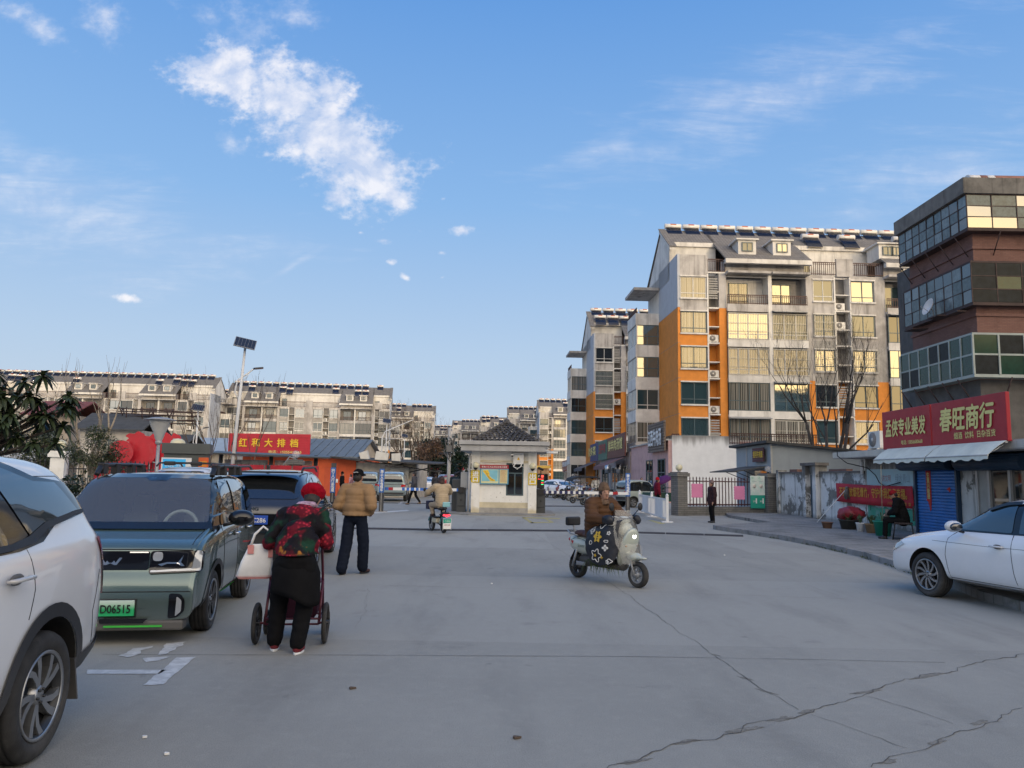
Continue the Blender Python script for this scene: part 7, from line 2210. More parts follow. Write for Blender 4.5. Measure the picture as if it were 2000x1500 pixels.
def person(label, loc, rz, J, top, bottom, shoe, face=(0, 1, 0), hair=M_HAIR, hat=None, puff=0.0, wide=0.0, vox=.014, topfn=None, long_hair=False, toeL=(0, 1), toeR=(0, 1), scale=1.0, coat=0.0, group=None, hem=None, boxy=0.0):
    T = thing('person', label, 'person', loc, rz, group)
    T.scale = (scale,) * 3
    j = {k: V(v) for k, v in {**BASE, **J}.items()}
    F = frame_from(face)
    h = j['head']
    P = lambda x, y, z: h + F @ V((x, y, z))
    # the body: one surface from head to ankles
    pr = [('e', h, (.072, .088, .105), F), ('e', P(0, .025, -.055), (.052, .058, .06), F), ('e', P(0, .09, -.012), (.013, .02, .022), F), ('e', P(0, .068, .03), (.055, .025, .012), F),
          ('e', P(-.072, -.005, -.01), (.012, .022, .03), F), ('e', P(.072, -.005, -.01), (.012, .022, .03), F), ('c', P(0, -.02, -.06), j['neck'] - V((0, 0, .04)), .05, .056),
          ('c', j['neck'], j['chest'], .07, .12), ('c', j['chest'], j['pelvis'], .115, .12), ('c', j['shL'], j['shR'], .06, .06)]
    for s in 'LR':
        pr += [('c', j['sh' + s], j['el' + s], .048, .038), ('c', j['el' + s], j['wr' + s], .036, .026), ('c', j['hip' + s], j['knee' + s], .075, .052), ('c', j['knee' + s], j['ank' + s], .05, .035)]
        d = (j['wr' + s] - j['el' + s]).normalized(); si = -1 if s == 'L' else 1
        lat = d.cross(V((0, 0, 1)));  lat = lat.normalized() if lat.length > .1 else V((1, 0, 0))
        w_ = j['wr' + s]
        pr.append(('c', w_, w_ + d * .075, .026, .034))
        for k, (o_, l_) in enumerate(((-.027, .066), (-.009, .075), (.009, .07), (.027, .055))):
            a = w_ + d * .085 + lat * o_; c = a + d * l_ * .55; e = c + d * l_ * .3 + V((0, 0, -.022))
            pr += [('c', a, c, .0105, .0095), ('c', c, e, .0095, .008)]
        a = w_ + d * .03 + lat * (-.03 * si); pr.append(('c', a, a + d * .045 + lat * (-.025 * si) + V((0, 0, -.01)), .0115, .009))
    blob('body', pr, M_SKIN, T, min(vox, .012), 3)
    b = MB()
    for x in (-.03, .03): b.ball(P(x, .077, .012), (.012, .006, .005), 0, 8, 6, rot=F); b.ball(P(x, .08, .03), (.017, .005, .004), 0, 8, 6, rot=F)
    b.build('eye', mat('dark_eye', (.02, .012, .01), .3), T)
    b = MB(); b.ball(P(0, .079, -.052), (.02, .006, .006), 0, 10, 6, rot=F); b.build('mouth', mat('lip', (.30, .10, .085), .5), T)
    # hair
    if hair:
        hp = [('e', P(0, -.014, .02), (.083, .094, .098), F), ('e', P(0, -.045, -.03), (.076, .062, .07), F)]
        if long_hair: hp += [('e', P(0, -.05, -.07), (.085, .06, .10), F), ('e', P(-.06, -.02, -.05), (.035, .05, .085), F), ('e', P(.06, -.02, -.05), (.035, .05, .085), F)]
        o = blob('hair', hp, hair, T, .012, 2, lambda co, n: n * .008 * mnoise.noise(co * 30))
        bm = bmesh.new(); bm.from_mesh(o.data)       # open the face
        kill = [v for v in bm.verts if (F.transposed() @ (v.co - h)).y > .045 and (F.transposed() @ (v.co - h)).z < .055]
        bmesh.ops.delete(bm, geom=kill, context='VERTS'); bm.to_mesh(o.data); bm.free()
    if hat: hat(T, P, F)
    # top
    pf = puff
    tp = [('e', j['chest'], (.175 + pf, .115 + pf, .19 + pf * .5)), ('e', j['belly'], (.165 + pf, .12 + pf, .20)), ('c', j['shL'], j['shR'], .075 + pf * .7, .075 + pf * .7), ('c', j['neck'] - V((0, 0, .02)), j['chest'], .075 + pf * .3, .13),
          ('c', j['belly'], j['pelvis'], .14 + pf * .6, .15 + pf * .6), ('e', (j['belly'] + j['pelvis']) / 2, (.17 + pf * .8, .125 + pf * .8, .14))]
    for s in 'LR':
        tp += [('c', j['sh' + s], j['el' + s], .072 + pf * .8, .06 + pf * .9), ('c', j['el' + s], j['wr' + s] - (j['wr' + s] - j['el' + s]) * .06, .06 + pf * .9, .045 + pf * .5)]
    if coat: tp += [('c', j['pelvis'], j['pelvis'] + V((0, -.01, -coat)), .17, .18), ('e', j['pelvis'] + V((0, 0, -coat)), (.2, .16, .08))]
    if boxy: tp += [('e', j['belly'] + V((0, 0, -.02)), (.185 + boxy, .13 + boxy * .6, .17)), ('e', j['belly'] + V((0, 0, -.12)), (.18 + boxy, .13 + boxy * .6, .09))]
    f0 = topfn or wrinkle()
    def f1(co, n):
        d = f0(co, n)
        if hem and co.z < hem: d = V((d.x, d.y, hem - co.z))
        return d
    o = blob('jacket', tp, top, T, vox, 5, f1)
    # trousers, one surface with both legs
    bp = [('e', j['pelvis'], (.165, .13, .13))]
    for s in 'LR':
        bp += [('c', j['hip' + s], j['knee' + s], .095, .072 + wide), ('c', j['knee' + s], j['ank' + s] + (j['knee' + s] - j['ank' + s]) * .02, .070 + wide, .056 + wide * 1.3)]
    blob('trousers', bp, bottom, T, vox, 4, wrinkle(.007, (9, 9, 20)))
    for s, toe in (('L', toeL), ('R', toeR)):
        a = j['ank' + s]; d = V((toe[0], toe[1], toe[2] if len(toe) > 2 else 0)).normalized()
        f = frame_from(d)
        Q = lambda x, y, z: a + f @ V((x, y, z))
        blob('shoe', [('e', Q(0, .015, -.045), (.045, .07, .045), f), ('e', Q(0, .085, -.055), (.045, .085, .032), f), ('c', Q(0, 0, -.02), Q(0, 0, .02), .042, .042)], shoe, T, .01, 3)
        so = MB(); so.prism([(.045 * math.cos(t) * (1 if math.sin(t) > -.5 else .9), .052 + .12 * math.sin(t)) for t in [2 * PI * k / 20 for k in range(20)]], -.088, -.072, 0, Matrix.Translation(a) @ f.to_4x4() @ Matrix.Diagonal((.92, .94, 1, 1))); so.build('sole', M_WLET if shoe.name.startswith('red') else M_BLACK, T)
    return T


def hat_beanie(m, fold=.03, droop=0):
    def fn(T, P, F):
        def rib(co, n):
            q = F.transposed() @ (co - P(0, 0, 0)); a = math.atan2(q.y, q.x)
            return n * .004 * math.sin(a * 34)
        blob('hat', [('e', P(0, -.02, .058), (.090, .100, .085), F), ('e', P(0, -.024, .10), (.075, .085, .075 + droop), F), ('e', P(0, -.018, .052), (.097, .106, fold), F)], m, T, .010, 3, rib)
    return fn


def hat_beret(m):
    def fn(T, P, F): blob('hat', [('e', P(0, -.02, .06), (.118, .125, .085), F), ('e', P(0, -.012, .02), (.095, .108, .05), F)], m, T, .010, 3, wrinkle(.008, (30, 30, 30)))
    return fn


def hat_cap(m, badge=None):
    def fn(T, P, F):
        blob('hat', [('e', P(0, -.008, .03), (.086, .100, .092), F)], m, T, .010, 2)
        b = MB(); b.rings([[P(x, .075 + y, .03 + z) for x, y, z in [(.075 * math.cos(t), .085 * math.sin(t), -.02 * math.sin(t) + dz) for t in [PI * k / 10 for k in range(11)]]] for dz in (0, .008)]); b.build('brim', m, T)
        if badge: b = MB(); b.tube([P(-.05, -.088, .055), P(-.02, -.106, .05), P(.02, -.108, .06), P(.045, -.1, .055)], .004, 5); b.build('embroidery', badge, T)
    return fn


def scarf(T, neck, m, r=.085, h=.05):
    n = V(neck); blob('scarf', [('e', n + V((0, .02, .01)), (r, r * 1.05, h)), ('e', n + V((.0, .05, -.02)), (r * .85, r * .8, h * .9)), ('e', n + V((0, -.02, .02)), (r * .95, r * .9, h * .8))], m, T, .010, 3, wrinkle(.01, (20, 20, 40)))


# ---- the old woman with her walking trolley
def floral_fn(t, o, c):
    d = t.noise(t.mapv(o, (1, 1, 1), (2, 7, 0)), 5.5, 3, .5, 1.2)
    pet = t.vor(t.mapv(o, (1, 1, 1), (.3, 0, 0)), 26, 'F1')
    bl = t.noise(t.mapv(o, (1, .5, 1), (.65, 0, .42)), 4.2, 2, .45, .6)
    c = t.mix(t.step(t.noise(o, 6, 3, .5), .52, .66), c, (.012, .045, .028))
    red = t.mix(t.step(pet, .1, .5), (.46, .03, .05), (.12, .008, .018))
    c = t.mix(t.step(bl, .49, .55), c, red)
    z = t.sep(o)[2]
    band = t.m('MULTIPLY', t.m('MULTIPLY', t.step(z, .95, .93), t.step(z, .86, .89)), t.step(t.noise(o, 9, 3), .5, .6))
    return t.mix(t.m('MULTIPLY', band, t.step(t.m('ABSOLUTE', t.sep(o)[0]), .14, .11)), c, (.40, .16, .03))


M_FLOR = cloth('floral_jacket', (.012, .010, .013), .7, fn=floral_fn, bump=.3, bs=60)
M_BLKC = cloth('black_cloth', (.008, .008, .009), .9)
M_MAROON = mat('maroon_shoe', (.16, .012, .02), .7, var=.15)
p = G(565, 1272)
OWX, OWY = p.x, p.y
J = dict(pelvis=(.02, -.05, .80), hipL=(-.09, -.03, .76), hipR=(.12, -.05, .76), kneeL=(-.12, .06, .43), kneeR=(.12, -.03, .42), ankL=(-.14, .05, .09), ankR=(.08, -.10, .09), belly=(.02, .04, .97), chest=(.03, .18, 1.12), shL=(-.13, .24, 1.20), shR=(.20, .24, 1.20),
         elL=(-.25, .16, .95), elR=(.27, .20, .95), wrL=(-.20, .40, .90), wrR=(.24, .42, .90), neck=(.06, .30, 1.25), head=(.10, .38, 1.35))
T = person('old woman in red wool hat and dark floral jacket pushing a walking trolley', (OWX, OWY, 0), R(8), J, M_FLOR, M_BLKC, mat('red_maroon_shoe', (.16, .012, .02), .7), face=(.1, .85, -.5), hat=hat_beret(cloth('red_wool', (.30, .004, .015), .95, bump=.6, bs=80)), puff=.008, wide=.012, vox=.012, toeL=(-.1, 1, 0), toeR=(.15, 1, 0), hem=.86, topfn=wrinkle(.012, (9, 9, 16)), boxy=.02)
M_SCARF = cloth('lilac_scarf', (.42, .28, .36), .9, .5, 30)
scarf(T, (.055, .285, 1.275), M_SCARF, .105, .045)
b = MB(); rows = []
for k in range(12):
    t = k / 11; z = .91 - .43 * t
    rows.append([(.025 + (.14 + .075 * min(1, t * 2.2) + .012 * math.sin(5 * a + 2 * t) * t) * math.cos(a), .0 - .04 * t + (.10 + .06 * min(1, t * 2.2) + .014 * math.sin(4 * a + 1) * t) * math.sin(a), z + (.02 * math.sin(a * 3 + 1) - .07 * math.cos(a)) * t) for a in [2 * PI * i / 36 for i in range(36)]])
b.rings(rows, 0, True); b.build('long_vest', M_BLKC, T, smooth=True)

# trolley
M_MAR = mat('maroon_frame', (.10, .018, .03), .4, .2)
M_MARB = cloth('dark_maroon_bag', (.035, .010, .02), .8)
wt_ = thing('walking_trolley', 'maroon shopping walker with four thin wheels in front of the old woman', 'trolley', (OWX - .10, OWY + .45, 0), R(8))
b = MB()
for g in (-1, 1):
    b.tube([(g * .24, -.06, .92), (g * .24, .0, .88), (g * .25, .10, .60), (g * .25, .30, .16)], .013, 8); b.tube([(g * .25, .12, .55), (g * .25, -.10, .17)], .013, 8); b.tube([(g * .25, -.1, .2), (g * .25, .32, .2)], .011, 8)
    b.tube([(g * .25, -.14, .19), (g * .31, -.14, .19)], .012, 6); b.tube([(g * .25, .30, .12), (g * .28, .30, .12)], .012, 6)
for y, z in ((.0, .46), (-.1, .22), (.3, .2), (-.1, .17)): b.tube([(-.25, y, z), (.25, y, z)], .010, 8)
b.tube([(-.24, -.06, .92), (-.24, -.12, .93)], .018, 8); b.tube([(.24, -.06, .92), (.24, -.12, .93)], .018, 8)
b.build('frame', M_MAR, wt_)
b = MB(); b.rings([[(x, y, z) for x, y in rounded([(-.22 * s_, -.02), (.22 * s_, -.02), (.22 * s_, .30), (-.22 * s_, .30)], .05)] for z, s_ in ((.20, .85), (.24, .98), (.40, 1.0), (.50, .98))]); b.build('bag', M_MARB, wt_, bevel=.01)
b = MB(); b.box(-.23, .23, -.04, .28, .51, .56); b.build('seat', mat('purple_seat', (.11, .025, .06), .6), wt_, bevel=.015)
for g in (-1, 1):
    for (x, y, r_) in ((g * .315, -.14, .19), (g * .29, .30, .12)):
        wl_ = MB(); wl_.tube([(x, y + (r_ - .022) * math.cos(a), r_ + (r_ - .022) * math.sin(a)) for a in [2 * PI * k / 28 for k in range(29)]], .022, 8, 0)
        for k in range(6): a = 2 * PI * k / 6; wl_.tube([(x, y, r_), (x, y + (r_ - .03) * math.cos(a), r_ + (r_ - .03) * math.sin(a))], .007, 5, 1)
        wl_.tube([(x - .03, y, r_), (x + .03, y, r_)], .022, 10, 1); wl_.build('wheel', [M_TYRE, M_BLACK], wt_)
# white hand bag on her arm
bg_ = thing('handbag', 'white tote bag with pink corners hanging from the old woman left arm', 'bag', (OWX - .385, OWY + .15, .62), R(14))
M_BAG = cloth('cream_canvas', (.78, .77, .75), .8, .08)
b = MB(); b.rings([[(x * sx + ox, y * sy, z) for x, y in rounded([(-.13, -.05), (.13, -.05), (.13, .05), (-.13, .05)], .04)] for z, sx, sy, ox in ((.0, 1.05, .8, -.02), (.02, 1.2, 1.05, -.02), (.15, 1.08, .95, -.0), (.30, .82, .4, .03), (.31, .80, .3, .03))]); b.build('pouch', M_BAG, bg_, smooth=True)
M_PNK = cloth('pink_trim', (.62, .26, .24), .8)
b = MB(); b.rings([[(x * sx - .02, y * sy, z) for x, y in rounded([(-.13, -.05), (.13, -.05), (.13, .05), (-.13, .05)], .04)] for z, sx, sy in ((-.004, 1.06, .82), (.025, 1.22, 1.08))]); b.box(-.085, -.03, -.046, -.036, .225, .305); b.box(.10, .14, -.05, -.036, .19, .27); b.build('trim', M_PNK, bg_)
b = MB(); b.tube([(-.06, -.02, .30), (-.03, 0, .40), (.04, .02, .47), (.11, .0, .42), (.13, -.02, .28)], .012, 8); b.build('strap', M_BAG, bg_)

# ---- man in the tan puffer jacket
M_TAN = cloth('tan_puffer', (.30, .185, .095), .6, .12, 4, bump=.2, bs=30)
M_JEAN = cloth('navy_jeans', (.010, .014, .026), .85)
p = G(690, 1122)
J = dict(pelvis=(0, 0, .93), hipL=(-.10, 0, .90), hipR=(.10, .0, .90), kneeL=(-.13, -.03, .48), kneeR=(.11, .09, .50), ankL=(-.15, -.12, .09), ankR=(.09, .14, .10), belly=(0, 0, 1.07), chest=(.0, .02, 1.24), shL=(-.20, .02, 1.34), shR=(.20, .02, 1.34), elL=(-.29, -.05, 1.09), elR=(.29, -.05, 1.09), wrL=(-.20, .13, .99), wrR=(.20, .13, .99), neck=(0, .03, 1.42), head=(.0, .05, 1.56))
T = person('man in tan puffer jacket and black cap walking away in wide navy jeans', (p.x, p.y, 0), R(-14), J, M_TAN, M_JEAN, mat('brown_shoe', (.06, .022, .015), .6), face=(.1, 1, -.05), hat=hat_cap(M_BLKC, M_WLET), puff=.035, wide=.024, vox=.013, topfn=quilt(pitch=.125, amp=.012), toeL=(-.1, 1, 0), toeR=(.35, 1, 0), hem=.93, boxy=.05)
blob('collar', [('e', (0, .03, 1.42), (.11, .10, .055))], M_TAN, T, .012, 3)
b = MB(); b.box(-.17, .17, -.14, .16, .895, .915); b.b.free()

# ---- scooters
def tyre_wheel(parent, x, R_, w_, m_rim, g=0):
    wl_ = MB(); M = Matrix.Translation((x, 0, R_)) @ Matrix.Rotation(PI / 2, 4, 'X')
    rr = R_ * .66
    wl_.lathe([(rr, -w_ * .8), (R_ * .86, -w_), (R_ * .97, -w_ * .6), (R_, 0), (R_ * .97, w_ * .6), (R_ * .86, w_), (rr, w_ * .8), (rr, -w_ * .8)], 32, 0, M)
    o = wl_.build('wheel', M_TYRE, parent)
    b = MB(); b.lathe([(rr + .002, -w_ * .7), (rr + .002, w_ * .7), (rr - .015, w_ * .7), (rr - .015, -w_ * .7), (rr + .002, -w_ * .7)], 28, 0, M)
    b.lathe([(0, -w_ * .9), (.045, -w_ * .9), (.045, w_ * .9), (0, w_ * .9)], 16, 0, M)
    for k in range(5):
        a = 2 * PI * k / 5 + .2; c_, s_ = math.cos(a), math.sin(a)
        b.rings([[M @ V((r_ * c_ - e * q * s_, r_ * s_ + e * q * c_, z)) for e, z in ((-1, -.02), (1, -.02), (1, .02), (-1, .02))] for r_, q in ((.03, .014), (rr - .01, .022))])
    b.lathe([(.06, -w_ * .75), (.085, -w_ * .75), (.085, -w_ * .7), (.06, -w_ * .7)], 20, 0, M)
    b.build('rim', m_rim, o)
    return o


def scooter(label, loc, rz, body, dark=M_BLACK, backrest=True, screen=False, detail=True, group=None, lean=0, seatm=None, R_=.19):
    T = thing('scooter', label, 'scooter', loc, rz, group)
    vx = .014 if detail else .022
    xf, xr = .68, -.66
    tyre_wheel(T, xf, R_, .052, M_RIMD if not detail else M_GREY); tyre_wheel(T, xr, R_, .055, M_RIMD)
    blob('front_fairing', [('e', (.50, 0, .62), (.07, .17, .26), Euler((0, .35, 0)).to_matrix()), ('e', (.43, 0, .82), (.09, .13, .12)), ('e', (.60, 0, .44), (.13, .115, .07)), ('e', (.42, 0, .46), (.05, .18, .2), Euler((0, .25, 0)).to_matrix()), ('e', (.66, 0, .435), (.20, .075, .035))], body, T, vx, 4)
    blob('rear_body', [('e', (-.50, 0, .52), (.34, .15, .145), Euler((0, .12, 0)).to_matrix()), ('e', (-.25, 0, .50), (.15, .15, .14)), ('e', (-.72, 0, .60), (.12, .09, .07))], body, T, vx, 4)
    blob('floor_pan', [('c', (-.2, 0, .30), (.36, 0, .30), .09, .09), ('e', (.1, 0, .28), (.34, .16, .05)), ('e', (-.42, 0, .30), (.20, .09, .10)), ('c', (-.66, .0, .19), (-.35, .05, .28), .05, .06)], M_CLAD, T, vx, 3)
    b = MB()
    for y in (-.085, .085): b.tube([(xf, y, R_), (.56, y * .8, .46)], .018, 8); b.tube([(xr, y * 1.4, R_), (-.56, y * 1.3, .48)], .022, 8)
    b.tube([(xf, -.09, R_), (xf, .09, R_)], .016, 8); b.tube([(.56, 0, .42), (.36, 0, .98)], .025, 8); b.build('fork', M_GREY, T)
    b = MB(); b.rings([[(-.62 - .14 * t, y, .48 - .20 * t + z) for y, z in ((-.09, 0), (.09, 0), (.09, .015), (-.09, .015))] for t in (0, .5, 1)]); b.rings([[(-.52 - .2 * math.cos(a) , y, .2 + .24 * math.sin(a)) for y in (-.07, .07)] for a in (.3, .7, 1.1)], 0, False, False); b.build('mudguard', dark, T)
    blob('seat', [('e', (-.32, 0, .69), (.22, .13, .055)), ('e', (-.55, 0, .71), (.16, .12, .055))], seatm or mat('brown_seat', (.07, .03, .02), .6), T, vx, 3)
    if backrest:
        b = MB(); b.tube([(-.72, .0, .66), (-.80, 0, .86)], .016, 6); b.build('backrest_post', M_GREY, T)
        box_part(T, 'backrest', M_BLACK, -.84, -.76, -.14, .14, .82, .96, .025)
        b = MB(); b.tube([(-.55, -.12, .68), (-.74, -.11, .70), (-.86, -.06, .74), (-.86, .06, .74), (-.74, .11, .70), (-.55, .12, .68)], .013, 6); b.build('grab_rail', M_GREY, T)
    b = MB(); b.tube([(.30, -.33, 1.0), (.36, -.18, 1.02), (.37, 0, .98), (.36, .18, 1.02), (.30, .33, 1.0)], .014, 8, 0); b.tube([(.29, -.36, 1.0), (.33, -.24, 1.015)], .02, 8, 1); b.tube([(.29, .36, 1.0), (.33, .24, 1.015)], .02, 8, 1)
    b.build('handlebar', [M_GREY, M_BLACK], T)
    blob('dash', [('e', (.38, 0, .97), (.08, .14, .06))], body, T, vx, 3)
    for g in (-1, 1):
        b = MB(); b.tube([(.36, g * .2, 1.02), (.42, g * .24, 1.10), (.43, g * .29, 1.15)], .007, 6); b.ball((.43, g * .30, 1.17), (.018, .05, .062), 0, 12, 8); b.ball((.418, g * .30, 1.17), (.010, .042, .056), 1, 12, 8); b.build('side_mirror', [M_BLACK, M_CARGLASS], T)
    b = MB(); b.ball((.555, 0, .74), (.04, .06, .055), 0, 14, 10); b.build('headlamp', M_LENS, T)
    for g in (-1, 1): b = MB(); b.ball((.535, g * .105, .60), (.02, .03, .022), 0, 10, 8); b.build('indicator', mat('amber_lens', (.30, .14, .03), .2, coat=.5), T)
    b = MB(); b.ball((-.83, 0, .60), (.03, .06, .035), 0, 10, 8); b.build('tail_lamp', M_TAIL, T)
    b = MB(); b.box(-.55, -.34, -.145, -.12, .22, .28); b.build('side_guard', M_GREY, T, bevel=.01)
    return T


a_, f_ = G(1125, 1127), G(1250, 1149)
mid = (a_ + f_) / 2; srz = math.atan2(f_.y - a_.y, f_.x - a_.x)
M_MINT = paint('mint_cream_paint', (.46, .50, .43), 0, .35, .6)
SC = scooter('cream mint electric scooter with a quilted black apron ridden across the road', (mid.x, mid.y, 0), srz, M_MINT)
SM = Matrix.Translation((mid.x, mid.y, 0)) @ Matrix.Rotation(srz, 4, 'Z')
b = MB(); b.lathe([(0, 0), (.034, 0), (.034, .006), (0, .006)], 16, M=Matrix.Translation((.600, 0, .742)) @ Matrix.Rotation(PI / 2, 4, 'Y')); b.build('lit_lamp', mat('lit_headlamp', (.8, .8, .8), .3, var=0, emis=(1, .98, .9), es=4.0), SC)
# rear side decal
b = MB(); b.rings([[(-.66 + .035 * math.cos(t), y, .575 + .035 * math.sin(t)) for t in (.5, 2.6, 4.7)] for y in (-.128, -.132)]); b.build('emblem', mat('red_decal', (.45, .03, .02), .5), SC)
text(SC, 'Scooter', mat('dark_green_decal', (.03, .06, .04), .5), .17, .05, (-.42, -.152, .53), ext=.002, slant=.3)
b = MB(); b.tube([(-.70, -.118, .52), (-.72, -.10, .60), (-.6, -.12, .645), (-.4, -.13, .625), (-.25, -.145, .57)], .004, 5); b.build('decal_line', mat('dark_green_decal', (.03, .06, .04), .5), SC)
# clear wind screen and legshield film


def film():
    m = mat('clear_film', (.62, .62, .58), .12, var=.1, spec=.8, dirt_amt=.4, dirt=(.4, .38, .32), dirt_s=6)
    m.node_tree.nodes['Principled BSDF'].inputs['Alpha'].default_value = .30
    return m


b = MB(); rows = []
for t in range(9):
    z = .34 + .78 * t / 8
    x = .62 - .16 * (t / 8) ** 1.3 + (.05 if t < 3 else 0); w_ = (.20 + .06 * math.sin(PI * t / 8)) * (1 if t < 7 else .8)
    rows.append([(x - .09 * (k / 4) ** 2 * 1.2, w_ * k / 4, z) for k in range(-4, 5)])
b.rings(rows, 0, False, False); o = b.build('wind_film', film(), SC, smooth=True)
# quilted apron
M_APR = cloth('quilted_black_apron', (.012, .013, .018), .55, .2)


def apron_fn(t, o, c):
    x, y, z = t.sep(o)
    a = t.m('ABSOLUTE', t.m('SINE', t.m('MULTIPLY', t.m('ADD', x, z), 28.0))); q = t.m('ABSOLUTE', t.m('SINE', t.m('MULTIPLY', t.m('SUBTRACT', x, z), 28.0)))
    return t.mix(t.m('MULTIPLY', t.step(t.m('MINIMUM', a, q), .22, .0), .6), c, (.004, .004, .006))


M_APR = mat('quilted_apron', (.014, .016, .024), .5, var=.2, fn=apron_fn)
secs = [(.47, .20, .98, .52, .50), (.40, .28, 1.02, .34, .45), (.28, .33, 1.0, .30, .30), (.12, .345, .93, .30, .14), (-.02, .34, .87, .34, .02), (-.12, .32, .83, .46, -.10)]
b = MB(); rows = []
for x, w_, zt, zb, xb in secs:
    half = [(1.02, zb, xb), (1.06, zb + (zt - zb) * .3, xb + (x - xb) * .3), (1.0, zb + (zt - zb) * .62, x), (.9, zb + (zt - zb) * .86, x), (.6, zt, x), (0, zt + .02, x)]
    rows.append([(xx, -w_ * f, z) for f, z, xx in half] + [(xx, w_ * f, z) for f, z, xx in half[-2::-1]])
b.rings(rows, 0, False, False)
ap = b.build('apron', M_APR, SC, smooth=True)
m_ = ap.modifiers.new('s', 'SUBSURF'); m_.levels = m_.render_levels = 3
bake(ap)
for v, n_ in [(v, v.normal.copy()) for v in ap.data.vertices]:
    a, q = (v.co.x + v.co.z) * 28, (v.co.x - v.co.z) * 28
    v.co += V((0, math.copysign(1, v.co.y) * .008 * min(abs(math.sin(a)), abs(math.sin(q))) ** .5, 0)) + n_ * .012 * mnoise.noise(v.co * 5)
ab = BVHTree.FromPolygons([v.co.copy() for v in ap.data.vertices], [list(p.vertices) for p in ap.data.polygons])


def doodle(pts, m, r=.006, fill=False, closed=True, name='white_drawing'):
    for g in (-1,):
        P = []
        for q in dens(pts, .015, closed):
            h_, n_, *_x = ab.ray_cast(V((q.x, 2 * g, q.y)), V((0, -g, 0)))
            if h_ is not None: P.append(h_ + V((0, g * .004, 0)))
        if len(P) < 3: return
        b = MB()
        if fill:
            c = sum(P, V()) / len(P)
            for u, w_ in zip(P, P[1:] + P[:1]): b.face([c + V((0, g * .006, 0)), u + V((0, g * .006, 0)), w_ + V((0, g * .006, 0))])
        else: b.tube(P + ([P[0]] if closed else []), r, 5)
        b.build(name, m, ap)


def flower(cx, cz, r, n=5, d=.28): return [(cx + r * (1 + d * math.cos(n * t)) * math.cos(t), cz + r * (1 + d * math.cos(n * t)) * math.sin(t)) for t in [2 * PI * k / 60 for k in range(60)]]


M_YEL = mat('yellow_print', (.66, .42, .04), .6)
doodle(flower(.17, .72, .075, 6, .22), M_YEL, fill=True, name='yellow_flower')
for dz_ in (-.035, 0, .035): doodle(flower(.17, .72 + dz_, .013, 3, .3), M_BLACK, .003, True, name='black_dot')
doodle(flower(.22, .92, .07, 4, .12), M_WLET); doodle(flower(.36, .92, .035, 2, .3), M_WLET, .005); doodle(flower(.16, .44, .08, 5, .25), M_WLET); doodle(flower(.15, .44, .02, 5, .3), M_YEL, fill=True, name='yellow_flower')
doodle(flower(.01, .80, .045, 4, .2), M_WLET); doodle(flower(.01, .80, .022, 2, .2), M_WLET, .004); doodle(flower(.03, .62, .028, 3, .1), M_WLET, .004); doodle(flower(.32, .56, .028, 4, .5), M_WLET, .008); doodle(flower(.36, .78, .02, 5, .4), M_WLET, .005); doodle(flower(.40, .36, .04, 3, .2), M_WLET)
doodle(flower(.27, .42, .018, 5, .5), M_YEL, fill=True, name='yellow_flower'); doodle(flower(.33, .66, .022, 2, .4), M_WLET, .005); doodle(flower(.30, .95, .02, 5, .5), M_YEL, fill=True, name='yellow_flower'); doodle(flower(.36, .36, .018, 3, .4), M_WLET, .005)
# hand muffs, dry grass caught under the floor
for g in (-1, 1): blob('hand_muff', [('c', (.14, g * .29, .95), (.34, g * .29, .98), .058, .068), ('e', (.37, g * .29, .97), (.07, .065, .075))], M_APR, SC, .014, 4, wrinkle(.012, (14, 14, 14)))
q = random.Random(5); b = MB()
for k in range(170):
    x, y = q.uniform(-.28, .30), q.uniform(-.2, .2); L_ = q.uniform(.08, .2); an = q.uniform(0, 6.28)
    p0 = V((x, y, .34)); p1 = p0 + V((.08 * math.cos(an), .08 * math.sin(an), -L_ * .5)); p2 = p1 + V((.06 * math.cos(an), .05 * math.sin(an), -L_ * .7)); s_ = V((-math.sin(an), math.cos(an), 0)) * .005
    if p2.z < .07: p2.z = .07
    b.face([p0 - s_, p0 + s_, p1 + s_, p1 - s_]); b.face([p1 - s_, p1 + s_, p2])
g_ = b.build('green_stalks', mat('fresh_stalks', (.09, .12, .03), .8, var=.4), None, kind='stuff'); g_.matrix_world = SM; tag(g_, 'green vegetable stalks hanging under the scooter floor', 'stalks')
# rider
M_BRN = cloth('brown_puffer', (.095, .048, .024), .6, .15, 4, bump=.2, bs=30)
J = dict(pelvis=(0, -.24, .74), hipL=(-.10, -.20, .73), hipR=(.10, -.20, .73), kneeL=(-.15, .20, .70), kneeR=(.15, .20, .70), ankL=(-.13, .16, .40), ankR=(.13, .16, .40), belly=(0, -.22, .90), chest=(0, -.17, 1.07), shL=(-.20, -.13, 1.19), shR=(.20, -.13, 1.19), elL=(-.31, .0, .99), elR=(.31, .0, .99), wrL=(-.29, .24, .97), wrR=(.29, .24, .97), neck=(0, -.09, 1.24), head=(0, -.05, 1.365))
M_WOOL = cloth('taupe_wool', (.15, .10, .07), .95, .25, 20, bump=.8, bs=90)
T = person('woman in brown puffer jacket and taupe knit hat riding the cream scooter', (mid.x, mid.y, 0), srz - PI / 2, J, M_BRN, M_BLKC, M_BLACK, face=(.30, 1, -.02), hat=hat_beanie(M_WOOL, .032, .0), puff=.05, vox=.013, topfn=quilt(pitch=.075, amp=.013), toeL=(0, 1, 0), toeR=(0, 1, 0))
scarf(T, (.0, -.10, 1.225), M_WOOL, .095, .04)

